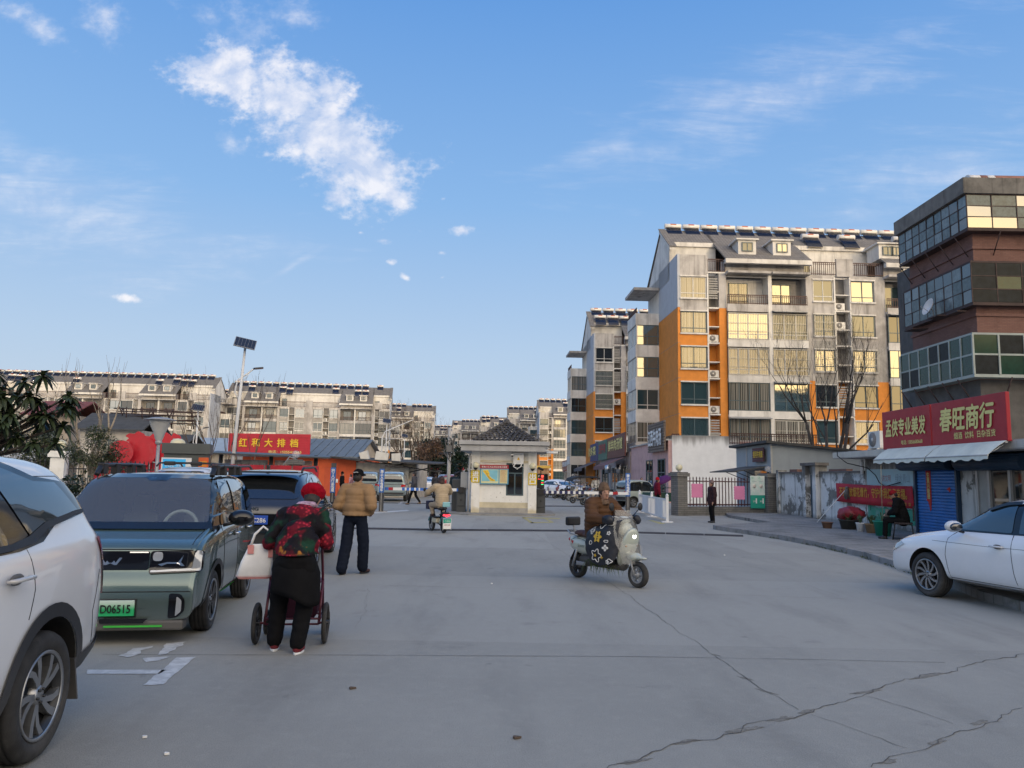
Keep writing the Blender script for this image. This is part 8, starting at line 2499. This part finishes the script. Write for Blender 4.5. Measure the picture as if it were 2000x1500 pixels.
# ---- parked scooters (a few of each paint, copied)
SCS = []
P2 = [paint('cream_scooter_paint', (.52, .45, .33)), paint('black_scooter_paint', (.02, .02, .022)), paint('grey_scooter_paint', (.22, .23, .24)), paint('red_scooter_paint', (.18, .02, .03))]
for i, m_ in enumerate(P2):
    SCS.append(scooter('parked %s electric scooter in the row right of the gatehouse' % ('cream', 'black', 'grey', 'dark red')[i], (0, 0, 0), 0, m_, detail=False, group='scooters parked right of the gatehouse', backrest=i % 2 == 0, seatm=M_BLACK, R_=.21))
row = [(1062, 968, 0, 1), (1082, 972, 0, 2), (1100, 974, 0, 3), (1117, 977, 0, 1), (1138, 983, 0, 0), (1158, 987, 0, 1), (1072, 962, 1, 2), (1093, 964, 1, 0), (1112, 965, 1, 3), (1131, 967, 1, 2), (1150, 970, 1, 0), (1053, 960, 1, 1), (1170, 989, 0, 2)]
used_ = set()
desc = {0: 'cream', 1: 'black', 2: 'grey', 3: 'dark red'}
where = ['leftmost in the front row, beside the barrier cabinet', 'second from the left in the front row', 'third from the left in the front row', 'fourth from the left in the front row', 'next to the right end of the front row', 'at the right end of the front row', 'at the left end of the rear row', 'second in the rear row', 'third in the rear row', 'fourth in the rear row', 'at the right end of the rear row', 'half hidden behind the barrier cabinet', 'at the far right, behind the rider']
for i, (px, py, rr_, k) in enumerate(row):
    p = G(px, py); lb = f'parked {desc[k]} electric scooter {where[i]}'
    rz = R(200 + (i * 7) % 14)
    if k not in used_: used_.add(k); o = SCS[k]; o.location = (p.x, p.y, 0); o.rotation_euler = (0, 0, rz); o['label'] = lb
    else: dup(SCS[k], (p.x, p.y, 0), rz, lb)

# ---- small electric bike with the woman in beige
a_, f_ = G(869, 1041), G(841, 1037)
ebz = math.atan2(f_.y - a_.y, f_.x - a_.x); ebz = R(116)
em_ = (a_ + f_) / 2
M_SKY = paint('sky_blue_paint', (.20, .52, .58), 0, .4, .2)
EB = thing('electric_bike', 'small sky blue electric bike ridden away by the woman in beige', 'bike', (em_.x, em_.y, 0), ebz)
tyre_wheel(EB, .47, .205, .035, M_GREY); tyre_wheel(EB, -.47, .205, .04, M_RIMD)
b = MB(); b.tube([(.47, -.06, .2), (.42, -.05, .46), (.36, 0, .62), (.30, 0, 1.0)], .02, 8); b.tube([(.47, .06, .2), (.42, .05, .46), (.36, 0, .62)], .02, 8); b.tube([(-.47, -.07, .2), (-.2, -.07, .26), (.2, -.06, .26), (.36, 0, .55)], .018, 8); b.tube([(-.47, .07, .2), (-.2, .07, .26), (.2, .06, .26), (.36, 0, .55)], .018, 8)
b.tube([(-.2, 0, .28), (-.26, 0, .62)], .022, 8); b.tube([(-.25, -.05, .50), (-.62, -.05, .52)], .014, 8); b.tube([(-.25, .05, .50), (-.62, .05, .52)], .014, 8); b.tube([(-.45, 0, .52), (-.45, 0, .24)], .02, 8); b.tube([(-.55, 0, .52), (-.60, 0, .76)], .018, 8); b.build('frame', M_BLACK, EB)
b = MB()
for x in (.47, -.47): b.rings([[(x + (.225) * math.cos(a), y, .205 + .225 * math.sin(a)) for y in (-.055, .055)] for a in [R(20 + 14 * k) for k in range(11)]], 0, False, False)
o = b.build('mudguard', M_SKY, EB); o.modifiers.new('t', 'SOLIDIFY').thickness = .012
box_part(EB, 'battery_box', mat('cream_battery_box', (.50, .47, .36), .5), -.16, .22, -.12, .12, .26, .40, .03); box_part(EB, 'footboard', M_BLACK, -.2, .30, -.15, .15, .41, .44, .01)
blob('seat', [('e', (-.28, 0, .66), (.16, .12, .05)), ('e', (-.36, 0, .67), (.10, .13, .05))], M_BLACK, EB, .014, 3)
box_part(EB, 'backrest', M_SKY, -.64, -.60, -.11, .11, .72, .86, .02); box_part(EB, 'child_seat', M_BLACK, -.64, -.42, -.10, .10, .53, .575, .02)
b = MB(); b.box(.37, .62, -.16, .16, .62, .86); b.build('basket', mat('navy_basket', (.01, .012, .045), .7, var=.3), EB, bevel=.02)
b = MB(); b.tube([(.22, -.30, 1.0), (.30, -.12, 1.02), (.30, .12, 1.02), (.22, .30, 1.0)], .014, 8); b.ball((.31, 0, .98), (.05, .09, .05), 0, 10, 8); b.build('handlebar', M_BLACK, EB)
b = MB(); b.ball((-.66, -.07, .50), (.02, .045, .03), 0, 10, 8); b.ball((-.66, .07, .50), (.02, .045, .03), 0, 10, 8); b.ball((-.67, 0, .485), (.02, .04, .04), 0, 10, 8); b.build('tail_lamp', mat('lit_tail_lamp', (.5, .02, .03), .3, var=0, emis=(1, .05, .08), es=1.2), EB)
b = MB(); b.box(-.715, -.705, -.11, .11, .30, .40); o = b.build('green_plate', mat('teal_green_plate', (.02, .36, .24), .5), EB); text(o, '八公山', M_WLET, .15, .06, (-.716, 0, .35), M=Matrix.Rotation(-PI / 2, 4, 'Z') @ Matrix.Rotation(PI / 2, 4, 'X'))
b = MB(); b.box(-.715, -.705, -.11, .11, .13, .29); b.tube([(-.71, -.12, .1), (-.71, -.12, .41), (-.71, .12, .41), (-.71, .12, .1)], .008, 5); o = b.build('number_plate', M_WLET, EB); text(o, '淮南 03685', mat('plate_red', (.4, .05, .06), .5), .18, .045, (-.716, 0, .24), M=Matrix.Rotation(-PI / 2, 4, 'Z') @ Matrix.Rotation(PI / 2, 4, 'X'))
for g in (-1, 1): b = MB(); b.tube([(.27, g * .2, 1.02), (.27, g * .3, 1.16)], .007, 5); b.ball((.27, g * .33, 1.18), (.015, .045, .055), 0, 10, 8); b.build('side_mirror', M_BLACK, EB)
J = dict(pelvis=(0, -.28, .80), hipL=(-.11, -.24, .78), hipR=(.11, -.24, .78), kneeL=(-.17, .14, .76), kneeR=(.17, .14, .76), ankL=(-.15, .05, .53), ankR=(.15, .05, .53), belly=(0, -.27, .97), chest=(0, -.24, 1.14), shL=(-.19, -.22, 1.27), shR=(.19, -.22, 1.27), elL=(-.33, -.02, 1.12), elR=(.33, -.02, 1.12), wrL=(-.30, .20, 1.04), wrR=(.30, .20, 1.04), neck=(0, -.2, 1.33), head=(.0, -.18, 1.46))
M_BEI = cloth('beige_quilted_jacket', (.42, .33, .22), .75, .1)
person('woman in beige quilted jacket and trousers riding the small blue bike', (em_.x, em_.y, 0), ebz - PI / 2, J, M_BEI, cloth('beige_trousers', (.33, .27, .20)), mat('brown_boot', (.05, .025, .02), .7), face=(0, 1, 0), long_hair=True, hair=mat('dark_brown_hair', (.035, .014, .012), .6, var=.4, vs=30), puff=.03, vox=.018, topfn=quilt(pitch=.06, amp=.008))

# ---- other people
def stand(label, px, py, face_rz, top, bottom, sc=1.0, J=None, hat=None, hair=M_HAIR, puff=.015, shoe=M_BLACK, coat=0, z=0, pt=None, **k):
    p = G(px, py, z) if pt is None else V(pt)
    return person(label, (p.x, p.y, z), face_rz, J or {}, top, bottom, shoe, hat=hat, hair=hair, puff=puff, vox=.02, coat=coat, scale=sc, **k)


STEP = dict(kneeL=(-.09, .16, .50), ankL=(-.09, .26, .10), kneeR=(.09, -.06, .48), ankR=(.09, -.30, .14), elL=(-.23, -.1, 1.1), wrL=(-.22, .04, .9), elR=(.23, .06, 1.1), wrR=(.2, .22, .95))
stand('man in grey jacket and black trousers striding left beyond the striped boom', 808, 986, R(78), cloth('grey_jacket', (.07, .07, .08)), M_BLKC, 1.04, STEP, shoe=mat('tan_boot', (.20, .12, .06), .7), puff=.03)
stand('guard in dark uniform and peaked cap standing behind the left barrier', 888, 985, R(20), cloth('dark_navy_uniform', (.012, .022, .03)), M_BLKC, 1.06, None, hat_cap(cloth('navy_cap', (.01, .014, .03))), puff=.03, coat=.15)
stand('woman in dark patterned jacket and grey hat standing before the bar fence', 1391, 1021, R(100), cloth('dark_plum_jacket', (.035, .018, .022), .8, .5, 20), M_BLKC, .93, None, hat_beanie(cloth('grey_mauve_hat', (.18, .13, .13)), .035), puff=.035, coat=.1)
stand('woman in a crimson coat and red cap standing behind the white barrier fence', 1287, 1001, R(-85), cloth('crimson_coat', (.13, .008, .022), .8), M_BLKC, .98, None, hat_beanie(cloth('red_cap', (.40, .01, .02)), .03), puff=.04, pt=(7.3, 38.4, 0))
stand('person in a black hooded coat by the orange hut wall', 672, 985, R(-60), M_BLKC, M_BLKC, 1.0, None, hat_beanie(M_BLKC), puff=.03, pt=(-10.9, 50.2, 0))
stand('person in a pink top behind the one in black by the orange hut', 683, 985, R(80), cloth('pink_top', (.50, .25, .27)), M_BLKC, .93, None, pt=(-10.6, 51.5, 0))
stand('person in black and white jacket among the parked scooters', 1169, 985, R(180), cloth('white_black_jacket', (.45, .44, .42), .8, .6, 5), M_BLKC, 1.0, None, pt=(5.9, 53.5, 0))
stand('person in dark clothes walking far down the street', 850, 965, R(0), cloth('slate_coat', (.05, .055, .07)), M_BLKC, 1.0, None, pt=(-5.6, 58, 0))
stand('person in dark red clothes half hidden beside the gatehouse meter boxes', 905, 985, R(90), cloth('dark_red_coat', (.12, .02, .03)), M_BLKC, .98, None, pt=(-2.72, 44.5, 0))
stand('person in dark clothes by the shop row behind the small green truck', 1250, 985, R(180), M_BLKC, M_BLKC, 1.0, None, pt=(8.9, 52.5, 0))
# umbrella behind the pillar
um = thing('umbrella', 'small purple umbrella held beside the brick gate pillar', 'umbrella', (7.75, 38.9, 1.35), 0); um.rotation_euler = (0, R(-28), 0)
b = MB(); b.lathe([(.0, .42), (.25, .37), (.48, .25), (.62, .08), (.6, .075), (.46, .235), (.24, .355), (0, .405)], 8); b.build('canopy', cloth('purple_cloth', (.09, .03, .12)), um)
b = MB(); b.tube([(0, 0, .45), (0, 0, -.35)], .01, 6); b.build('shaft', M_STEEL, um)
# seated old person with chair, by the poster
sp = (10.42, 20.6, .118)
J = dict(pelvis=(0, 0, .52), hipL=(-.10, .03, .50), hipR=(.10, .03, .50), kneeL=(-.12, .42, .50), kneeR=(.12, .42, .50), ankL=(-.10, .44, .09), ankR=(.10, .46, .09), belly=(0, .03, .70), chest=(0, .08, .88), shL=(-.19, .12, 1.0), shR=(.19, .12, 1.0), elL=(-.24, .18, .74), elR=(.24, .18, .74), wrL=(-.06, .36, .66), wrR=(.06, .36, .66), neck=(0, .16, 1.06), head=(0, .22, 1.18))
person('old person in black clothes and red cap sitting on a chair by the poster', sp, R(62), J, M_BLKC, M_BLKC, M_BLACK, face=(.0, 1, -.45), hat=hat_cap(cloth('dark_red_cap', (.22, .01, .015))), puff=.04, vox=.016, topfn=wrinkle(.012))
ch = thing('chair', 'dark patterned folding chair under the seated old person', 'chair', sp, R(62))
b = MB(); b.box(-.24, .24, -.22, .22, .40, .45); b.build('seat', cloth('dark_pattern_cushion', (.05, .04, .04), .9, .7, 25), ch, bevel=.02)
b = MB(); b.box(-.23, .23, -.27, -.23, .50, .88); b.build('backrest', cloth('dark_pattern_cushion', (.05, .04, .04)), ch, bevel=.015)
for g in (-1, 1):
    for y0, y1 in ((.2, .26), (-.2, -.24)):
        b = MB(); b.tube([(g * .22, y0, .40), (g * .23, y1, .0)], .013, 8); b.build('leg', M_BLACK, ch)
    b = MB(); b.tube([(g * .23, -.24, .02), (g * .23, .26, .02)], .012, 8); b.build('runner', M_BLACK, ch)
bgb = MB(); bgb.rings([[(x, y, z) for x, y in rounded([(-.13, -.05), (.13, -.05), (.13, .05), (-.13, .05)], .04)] for z in (0, .2)]); o = bgb.build('handbag', cloth('grey_bag', (.14, .13, .12)), None, (10.09, 20.77, .70), R(62), smooth=True); tag(o, 'small grey bag held in the lap of the seated person', 'bag')

# ---- three-wheeler with canopy and the little two-door electric car
tr = thing('tricycle', 'electric tricycle with a dark box canopy behind the parked scooters', 'tricycle', (4.9, 53.5, 0), R(200))
for x, y in ((.95, 0), (-.55, -.5), (-.55, .5)):
    o = tyre_wheel(tr, x, .24, .055, M_GREY); o.location = (0, y, 0)
b = MB(); b.box(-1.05, .15, -.55, .55, .35, .75); b.box(.15, .6, -.35, .35, .35, .42); b.rings([[(.6, y, .35) for y in (-.35, .35)] + [(.6, .3, 1.0), (.6, -.3, 1.0)], [(.75, y, .35) for y in (-.3, .3)] + [(.7, .26, 1.0), (.7, -.26, 1.0)]]); b.build('body', P2[1], tr, bevel=.03)
b = MB(); b.box(-.9, -.35, -.5, .5, .75, .9); b.build('seat', mat('maroon_seat', (.12, .02, .03), .7), tr, bevel=.04)
b = MB(); [b.tube([(x, y, .7), (x * 1.0, y, 1.62)], .018, 6) for x in (-1.0, -.2, .65) for y in (-.52, .52)]; b.build('post', M_BLACK, tr)
b = MB(); b.rings([[(x, -.58, z - .1), (x, -.5, z), (x, .5, z), (x, .58, z - .1)] for x, z in ((-1.2, 1.60), (-.9, 1.70), (.4, 1.70), (.85, 1.55), (1.0, 1.35))], 0, False, False); o = b.build('canopy', cloth('dark_canopy', (.03, .032, .036), .6), tr); o.modifiers.new('t', 'SOLIDIFY').thickness = .03
M_TRK = paint('pale_green_grey_paint', (.33, .38, .35), 0, .4, .4)
st = [(-1.22, .52, .40, .80, .52, 1.15, .46), (-1.16, .62, .34, .86, .61, 1.42, .52), (-.9, .65, .30, .88, .63, 1.52, .56), (0, .66, .28, .86, .64, 1.55, .57), (.45, .66, .28, .85, .63, 1.46, .55), (.85, .65, .3, .84, .62, .95, .56), (1.1, .6, .34, .76, .56, .82, .5), (1.2, .5, .38, .64, .48, .7, .4)]
c = Car('mini_car', 'tiny pale green grey two door electric car beside the white barrier fence', 'car', (7.25, 43.6), R(24), st, M_TRK, None, 9, 2)
c.both(rounded([(.62, .92), (-.15, .92), (-.15, 1.42), (.30, 1.40)], .06), M_CARGLASS, 'side_window', off=.008, grid=.12); c.both(rounded([(-.25, .92), (-.95, .95), (-.9, 1.38), (-.25, 1.42)], .06), M_CARGLASS, 'side_window', off=.008, grid=.12)
c.both([(.75, .90), (-1.0, .90), (-1.0, 1.44), (.36, 1.44)], M_BLACK, 'window_surround', off=.004, grid=.12)
c.patch('B', rounded([(-.46, .98), (.46, .98), (.40, 1.36), (-.40, 1.36)], .06), M_CARGLASS2, 'rear_window', off=.01, grid=.1)
for g in (1, -1): c.patch('B', rounded([(g * .34, .80), (g * .6, .82), (g * .6, .90), (g * .34, .88)][::g], .02), M_TAIL, 'tail_lamp', off=.012, grid=.08)
c.patch('B', [(-.56, .40), (.56, .40), (.58, .58), (-.58, .58)], M_CLAD, 'lower_bumper', off=.012, grid=.12)
c.patch('R', [(.15, .60), (.3, .75), (.1, .82), (-.1, .7)], mat('orange_sticker', (.55, .18, .03), .5), 'sticker', off=.008); c.patch('R', [(-.2, .55), (.0, .6), (-.05, .8), (-.25, .78)], mat('teal_sticker', (.02, .22, .18), .5), 'sticker', off=.008)
c.arches((-.78, .78), .28, .32, M_CLAD, .04); c.wheels((-.78, .78), .56, .27, .15, .17, (5, .1, .02, .03, .2, 0)); c.lines([(.66, .35), (.64, .9)]); c.lines([(-.2, .34), (-.2, 1.42)]); c.done()
tk2 = thing('cargo_tricycle', 'dark green cargo tricycle half hidden beside the crimson coated woman', 'tricycle', (7.9, 40.2, 0), R(15))
b = MB(); b.box(-.9, .3, -.5, .5, .45, .9); b.tube([(-.9, -.5, .9), (-.9, -.5, 1.15), (.3, -.5, 1.15), (.3, -.5, .9)], .02, 6); b.build('body', mat('dark_green_paint', (.01, .06, .045), .5), tk2, bevel=.02)
for y in (-.5, .5): o = tyre_wheel(tk2, -.3, .25, .05, M_GREY); o.location = (0, y, 0)

# ------------------------------------------------------------------ trees and plants
M_BARK = mat('dark_bark', (.055, .045, .038), .9, var=.3, vs=6, bump=.5, bs=30)
M_BARKL = mat('pale_bark', (.26, .22, .17), .9, var=.25, vs=6)
M_TWIG = mat('brown_twig', (.10, .07, .05), .9, var=.3)


def branches(b, p, d, L, r, depth, q, spread=.5, up=.12, tips=None, n=(2, 3), seg=5, kink=.12, m=0, shrink=.72):
    pts, rs = [V(p)], [r]
    k = 4
    dd = V(d).normalized()
    for i in range(k):
        dd = (dd + V((q.uniform(-1, 1), q.uniform(-1, 1), q.uniform(-.6, 1))) * kink + V((0, 0, up * .3))).normalized()
        pts.append(pts[-1] + dd * L / k); rs.append(r * (1 - .45 * (i + 1) / k))
    b.tube(pts, rs, seg, m)
    if tips is not None: tips.append((pts[-1], dd, depth)); tips.append((pts[2], dd, depth))
    if depth <= 0: return
    for c in range(q.randint(*n)):
        t = q.choice((2, 3, 4, 4))
        ax = V((q.uniform(-1, 1), q.uniform(-1, 1), q.uniform(-.2, .8))).normalized()
        nd = (dd + ax * spread * q.uniform(.7, 1.4) + V((0, 0, up))).normalized()
        branches(b, pts[t], nd, L * shrink * q.uniform(.75, 1.15), max(rs[t] * .68, .006), depth - 1, q, spread, up, tips, n, max(3, seg - 1), kink, m, shrink)


def bare_tree(label, loc, stems, L, r, depth, seed, m=M_BARK, spread=.5, up=.15, lean=.35, n=(2, 3)):
    t_ = thing('bare_tree', label, 'tree', loc, 0)
    q = random.Random(seed)
    tr = MB(); cr = MB()
    for k in range(stems):
        a = 2 * PI * k / stems + q.uniform(-.3, .3)
        d = V((math.cos(a) * lean, math.sin(a) * lean, 1)).normalized()
        p0 = V((math.cos(a) * .08, math.sin(a) * .08, 0)); p1 = p0 + V((0, 0, .3)) + d * L * .6; p2 = p1 + (d + V((q.uniform(-.15, .15), q.uniform(-.15, .15), .2))).normalized() * L * .6
        tr.tube([p0, p0.lerp(p1, .5) + V((q.uniform(-.06, .06), 0, 0)), p1, p2], [r, r * .85, r * .75, r * .6], 8)
        for pt in (p1, p2, p2, p1.lerp(p2, .5)):
            branches(cr, pt, (d + V((q.uniform(-.6, .6), q.uniform(-.6, .6), .3))).normalized(), L * .75, r * .45, depth, q, spread, up, None, n, 4)
    tr.build('trunk', m, t_); cr.build('crown', m, t_)
    return t_


def leaf_card(b, p, d, L, w, m, q, fold=.25):
    d = d.normalized(); s = d.cross(V((q.uniform(-.5, .5), q.uniform(-.5, .5), 1)))
    if s.length < .05: s = V((1, 0, 0))
    s.normalize(); u = s.cross(d)
    c = p + d * L * .5 + u * L * .06; e = p + d * L - u * L * .1
    a1, a2 = c + s * w + u * w * fold, c - s * w + u * w * fold
    for tri in ((p, a1, c), (p, c, a2), (a1, e, c), (c, e, a2)): b.face(tri, m)


def leafy_tree(label, loc, h, rx, rz, leafm, n, lw, ll, seed, trunk_r=.12, clumps=14, cz=None, name='tree', bark=M_BARK, flat=1.0):
    """trunk with limbs, crown of leaf clumps around limb tips, gaps between"""
    t_ = thing(name, label, 'tree', loc, 0)
    q = random.Random(seed)
    cz = cz or h - rz
    tr = MB(); cr = MB(); C = []
    tr.tube([(0, 0, 0), (.05, .03, cz * .5), (.0, -.04, cz)], [trunk_r, trunk_r * .8, trunk_r * .6], 8)
    for k in range(clumps):
        a, e = q.uniform(0, 2 * PI), q.uniform(-.8, 1)
        rr = q.uniform(.45, 1.0)
        c = V((rx * rr * math.cos(a) * math.cos(e * 1.2), rx * rr * math.sin(a) * math.cos(e * 1.2) * flat, cz + rz * e * rr))
        C.append((c, q.uniform(.26, .5) * rx)); tr.tube([(0, 0, cz * .6), (c.x * .4, c.y * .4, (cz + c.z) / 2 - .1), tuple(c)], [trunk_r * .5, trunk_r * .28, .012], 5)
    for k in range(n):
        c, r_ = q.choice(C)
        v = V((q.gauss(0, 1), q.gauss(0, 1), q.gauss(0, .75))).normalized() * r_ * q.random() ** .45
        p = c + v
        d = (v.normalized() + V((q.uniform(-.6, .6), q.uniform(-.6, .6), q.uniform(-.6, .4)))).normalized()
        leaf_card(cr, p, d, ll * q.uniform(.7, 1.3), lw * q.uniform(.7, 1.2), 0 if q.random() < .7 else 1, q)
    tr.build('trunk', bark, t_); cr.build('crown', leafm, t_)
    return t_


def leafm(name, col, k=1.5): return [mat(name, col, .45, var=.35, vs=3, spec=.35), mat(name + '_light', tuple(x * k for x in col), .45, var=.3, vs=3, spec=.35)]


LF_D = leafm('dark_glossy_leaf', (.03, .044, .018)); LF_G = leafm('olive_leaf', (.05, .062, .026)); LF_P = leafm('deep_conifer', (.014, .028, .014)); LF_B = leafm('dry_brown_leaf', (.15, .085, .045))
# loquat at the left: long drooping leaves in whorls
t_ = thing('loquat_tree', 'evergreen tree with long drooping dark leaves at the left edge', 'tree', (-7.72, 12.2, .12), 0)
q = random.Random(21); tr = MB(); cr = MB()
tr.tube([(-.9, .1, 0), (-.85, .1, 1.0), (-.7, 0, 1.7)], [.10, .085, .07], 8)
whorls = [(-.55, 0, 2.95, 0), (-.2, .2, 2.85, 0), (.1, -.1, 2.6, 0), (.35, 0, 2.3, 0), (.55, .1, 2.15, .3), (.1, .3, 2.2, 0), (-.3, -.3, 2.4, 0), (-.6, .1, 2.3, 0), (-.1, 0, 1.95, 0), (.3, -.2, 1.85, 0), (-.5, .3, 1.9, 0), (-.9, 0, 2.75, 0), (-.8, -.3, 2.15, 0), (.15, .1, 2.95, 0), (.6, -.15, 1.85, 0), (-.25, .1, 2.62, 0), (-.05, -.3, 2.3, 0), (-1.1, 0, 2.4, 0), (.62, 0, 2.42, 0)]
whorls += [(q.uniform(-1.15, .55), q.uniform(-.4, .4), q.uniform(1.85, 2.75), 0) for k in range(16)]
for x, y, z, _ in whorls:
    c = V((x, y, z)); tr.tube([(-.72, 0, 1.6), (-.5 + x * .3, y * .4, (1.7 + z) / 2 - .1), c], [.04, .028, .016], 6)
    for k in range(24):
        a = 2 * PI * k / 24 + q.uniform(-.2, .2); e = q.uniform(-.75, .55) if k % 4 else q.uniform(.6, 1.2)
        d = V((math.cos(a) * math.cos(e), math.sin(a) * math.cos(e), math.sin(e)))
        p = c; L = q.uniform(.17, .29); w_ = q.uniform(.026, .042)
        s = d.cross(V((0, 0, 1))).normalized(); u = s.cross(d); pts = []
        for i in range(6):
            t = i / 5; pts.append((p + d * L * t - V((0, 0, 1)) * L * .55 * t * t, w_ * math.sin(PI * (.12 + .86 * t)) ** .7))
        for (pa, wa), (pb, wb) in zip(pts, pts[1:]):
            mi = 0 if q.random() < .8 else 1
            cr.face([pa + s * wa + u * wa * .3, pb + s * wb + u * wb * .3, pb], mi); cr.face([pa + s * wa + u * wa * .3, pb, pa], mi); cr.face([pa, pb, pb - s * wb + u * wb * .3], mi); cr.face([pa, pb - s * wb + u * wb * .3, pa - s * wa + u * wa * .3], mi)
tr.build('trunk', M_BARK, t_); cr.build('crown', LF_D, t_)
p = D(80, 915, 26.5); leafy_tree('bushy olive green shrub left of the white globe pillar', (p.x, p.y, 0), 2.75, 1.15, .75, LF_G, 7500, .024, .085, 3, .05, 22, name='shrub')
p = D(178, 915, 20.5); leafy_tree('slim small tree with olive leaves in front of the red hoarding', (p.x, p.y, 0), 2.85, .62, .72, LF_G, 3600, .018, .07, 4, .045, 16, bark=M_BARKL, name='small_tree')
p = D(205, 915, 20.8); leafy_tree('thin leaning sapling with few leaves beside the small tree', (p.x, p.y, 0), 2.3, .45, .5, LF_G, 1100, .016, .06, 8, .025, 8, bark=M_BARKL, name='small_tree')
p = D(140, 915, 14.2); leafy_tree('low glossy dark shrub between the white car and the green car', (p.x, p.y, 0), 1.45, .50, .55, LF_D, 1500, .032, .09, 5, .03, 12, name='shrub')
p = D(172, 915, 50); bare_tree('pale barked bare tree with a few red buds in front of the left apartment block', (p.x, p.y, 0), 2, 3.2, .17, 2, 6, M_BARKL, .4, .35, .25)
for i, (px, Y, h, lb) in enumerate(((425, 44, 2.4, 'thin bare tree behind the grey kiosk'), (480, 49, 2.6, 'thin bare tree in front of the red restaurant board'), (395, 52, 2.6, 'thin bare tree beside the left apartment block corner'))):
    p = D(px, 921, Y); bare_tree(lb, (p.x, p.y, 0), 2, h, .06, 3, 30 + i, M_TWIG, .42, .3, .3)
p = D(1622, 940, 48.5); t_ = bare_tree('large dark bare tree with spreading limbs in front of the orange apartment block', (p.x, p.y, 1.0), 4, 3.6, .15, 4, 15, M_BARK, .55, .18, .5, (2, 3))
p = D(806, 928, 118); bare_tree('wide bare brown street tree left of the street end', (p.x, p.y, 0), 5, 4.0, .2, 4, 9, M_TWIG, .6, .12, .5, (3, 3))
p = D(852, 928, 125); leafy_tree('dark green evergreen tree at the street end left of the gatehouse', (p.x, p.y, 0), 7.6, 3.1, 3.0, LF_P, 5200, .16, .42, 10, .22, 26)
p = D(885, 928, 140); leafy_tree('smaller dark evergreen tree close to the gatehouse left side', (p.x, p.y, 0), 6.2, 2.6, 2.3, LF_P, 2600, .16, .42, 11, .2, 16)
p = D(838, 928, 112); leafy_tree('tree with dry brown leaves between the bare tree and the evergreen', (p.x, p.y, 0), 7.2, 2.2, 2.2, LF_B, 1700, .09, .22, 12, .15, 16)
p = D(1296, 940, 31); p = D(905, 928, 70)
pt = thing('utility_pole', 'grey utility pole with tangled cables left of the gatehouse', 'pole', (-3.75, 47, 0), 0)
b = MB(); b.tube([(0, 0, 0), (0, 0, 4.5)], [.12, .10], 10); b.box(-.3, .3, -.05, .05, 4.0, 4.08); b.build('pole', M_EAVE, pt)
b = MB(); q = random.Random(4)
for k in range(9): b.tube([(q.uniform(-.3, .3), -.1, q.uniform(3, 4.2)), (q.uniform(-.5, .5), -.2, q.uniform(2.4, 4.4)), (q.uniform(-.3, .3), -.1, q.uniform(2.2, 4))], .03, 5)
b.box(-.16, .16, -.3, -.12, 3.0, 3.4); b.build('cable_bundle', mat('old_cable_grey', (.12, .12, .12), .7), pt)
# weeds along the kerb
q = random.Random(9); b = MB()
for k in range(420):
    i = q.randrange(len(kerb) - 2); t = q.random(); x = kerb[i][0] + (kerb[i + 1][0] - kerb[i][0]) * t - .1; y = kerb[i][1] + (kerb[i + 1][1] - kerb[i][1]) * t
    if mnoise.noise(V((x, y, 0)) * .9) < -.05 or y > 22: continue
    leaf_card(b, V((x + q.uniform(-.05, .04), y, 0)), V((q.uniform(-1, .2), q.uniform(-1, 1), q.uniform(.5, 1.5))), q.uniform(.03, .09), .012, 0 if q.random() < .5 else 1, q)
o = b.build('kerb_weeds', leafm('kerb_weed', (.06, .075, .03)), None, kind='stuff'); tag(o, 'small weeds growing along the foot of the kerb', 'weeds')

bpy.data.scenes.remove(BENCH)
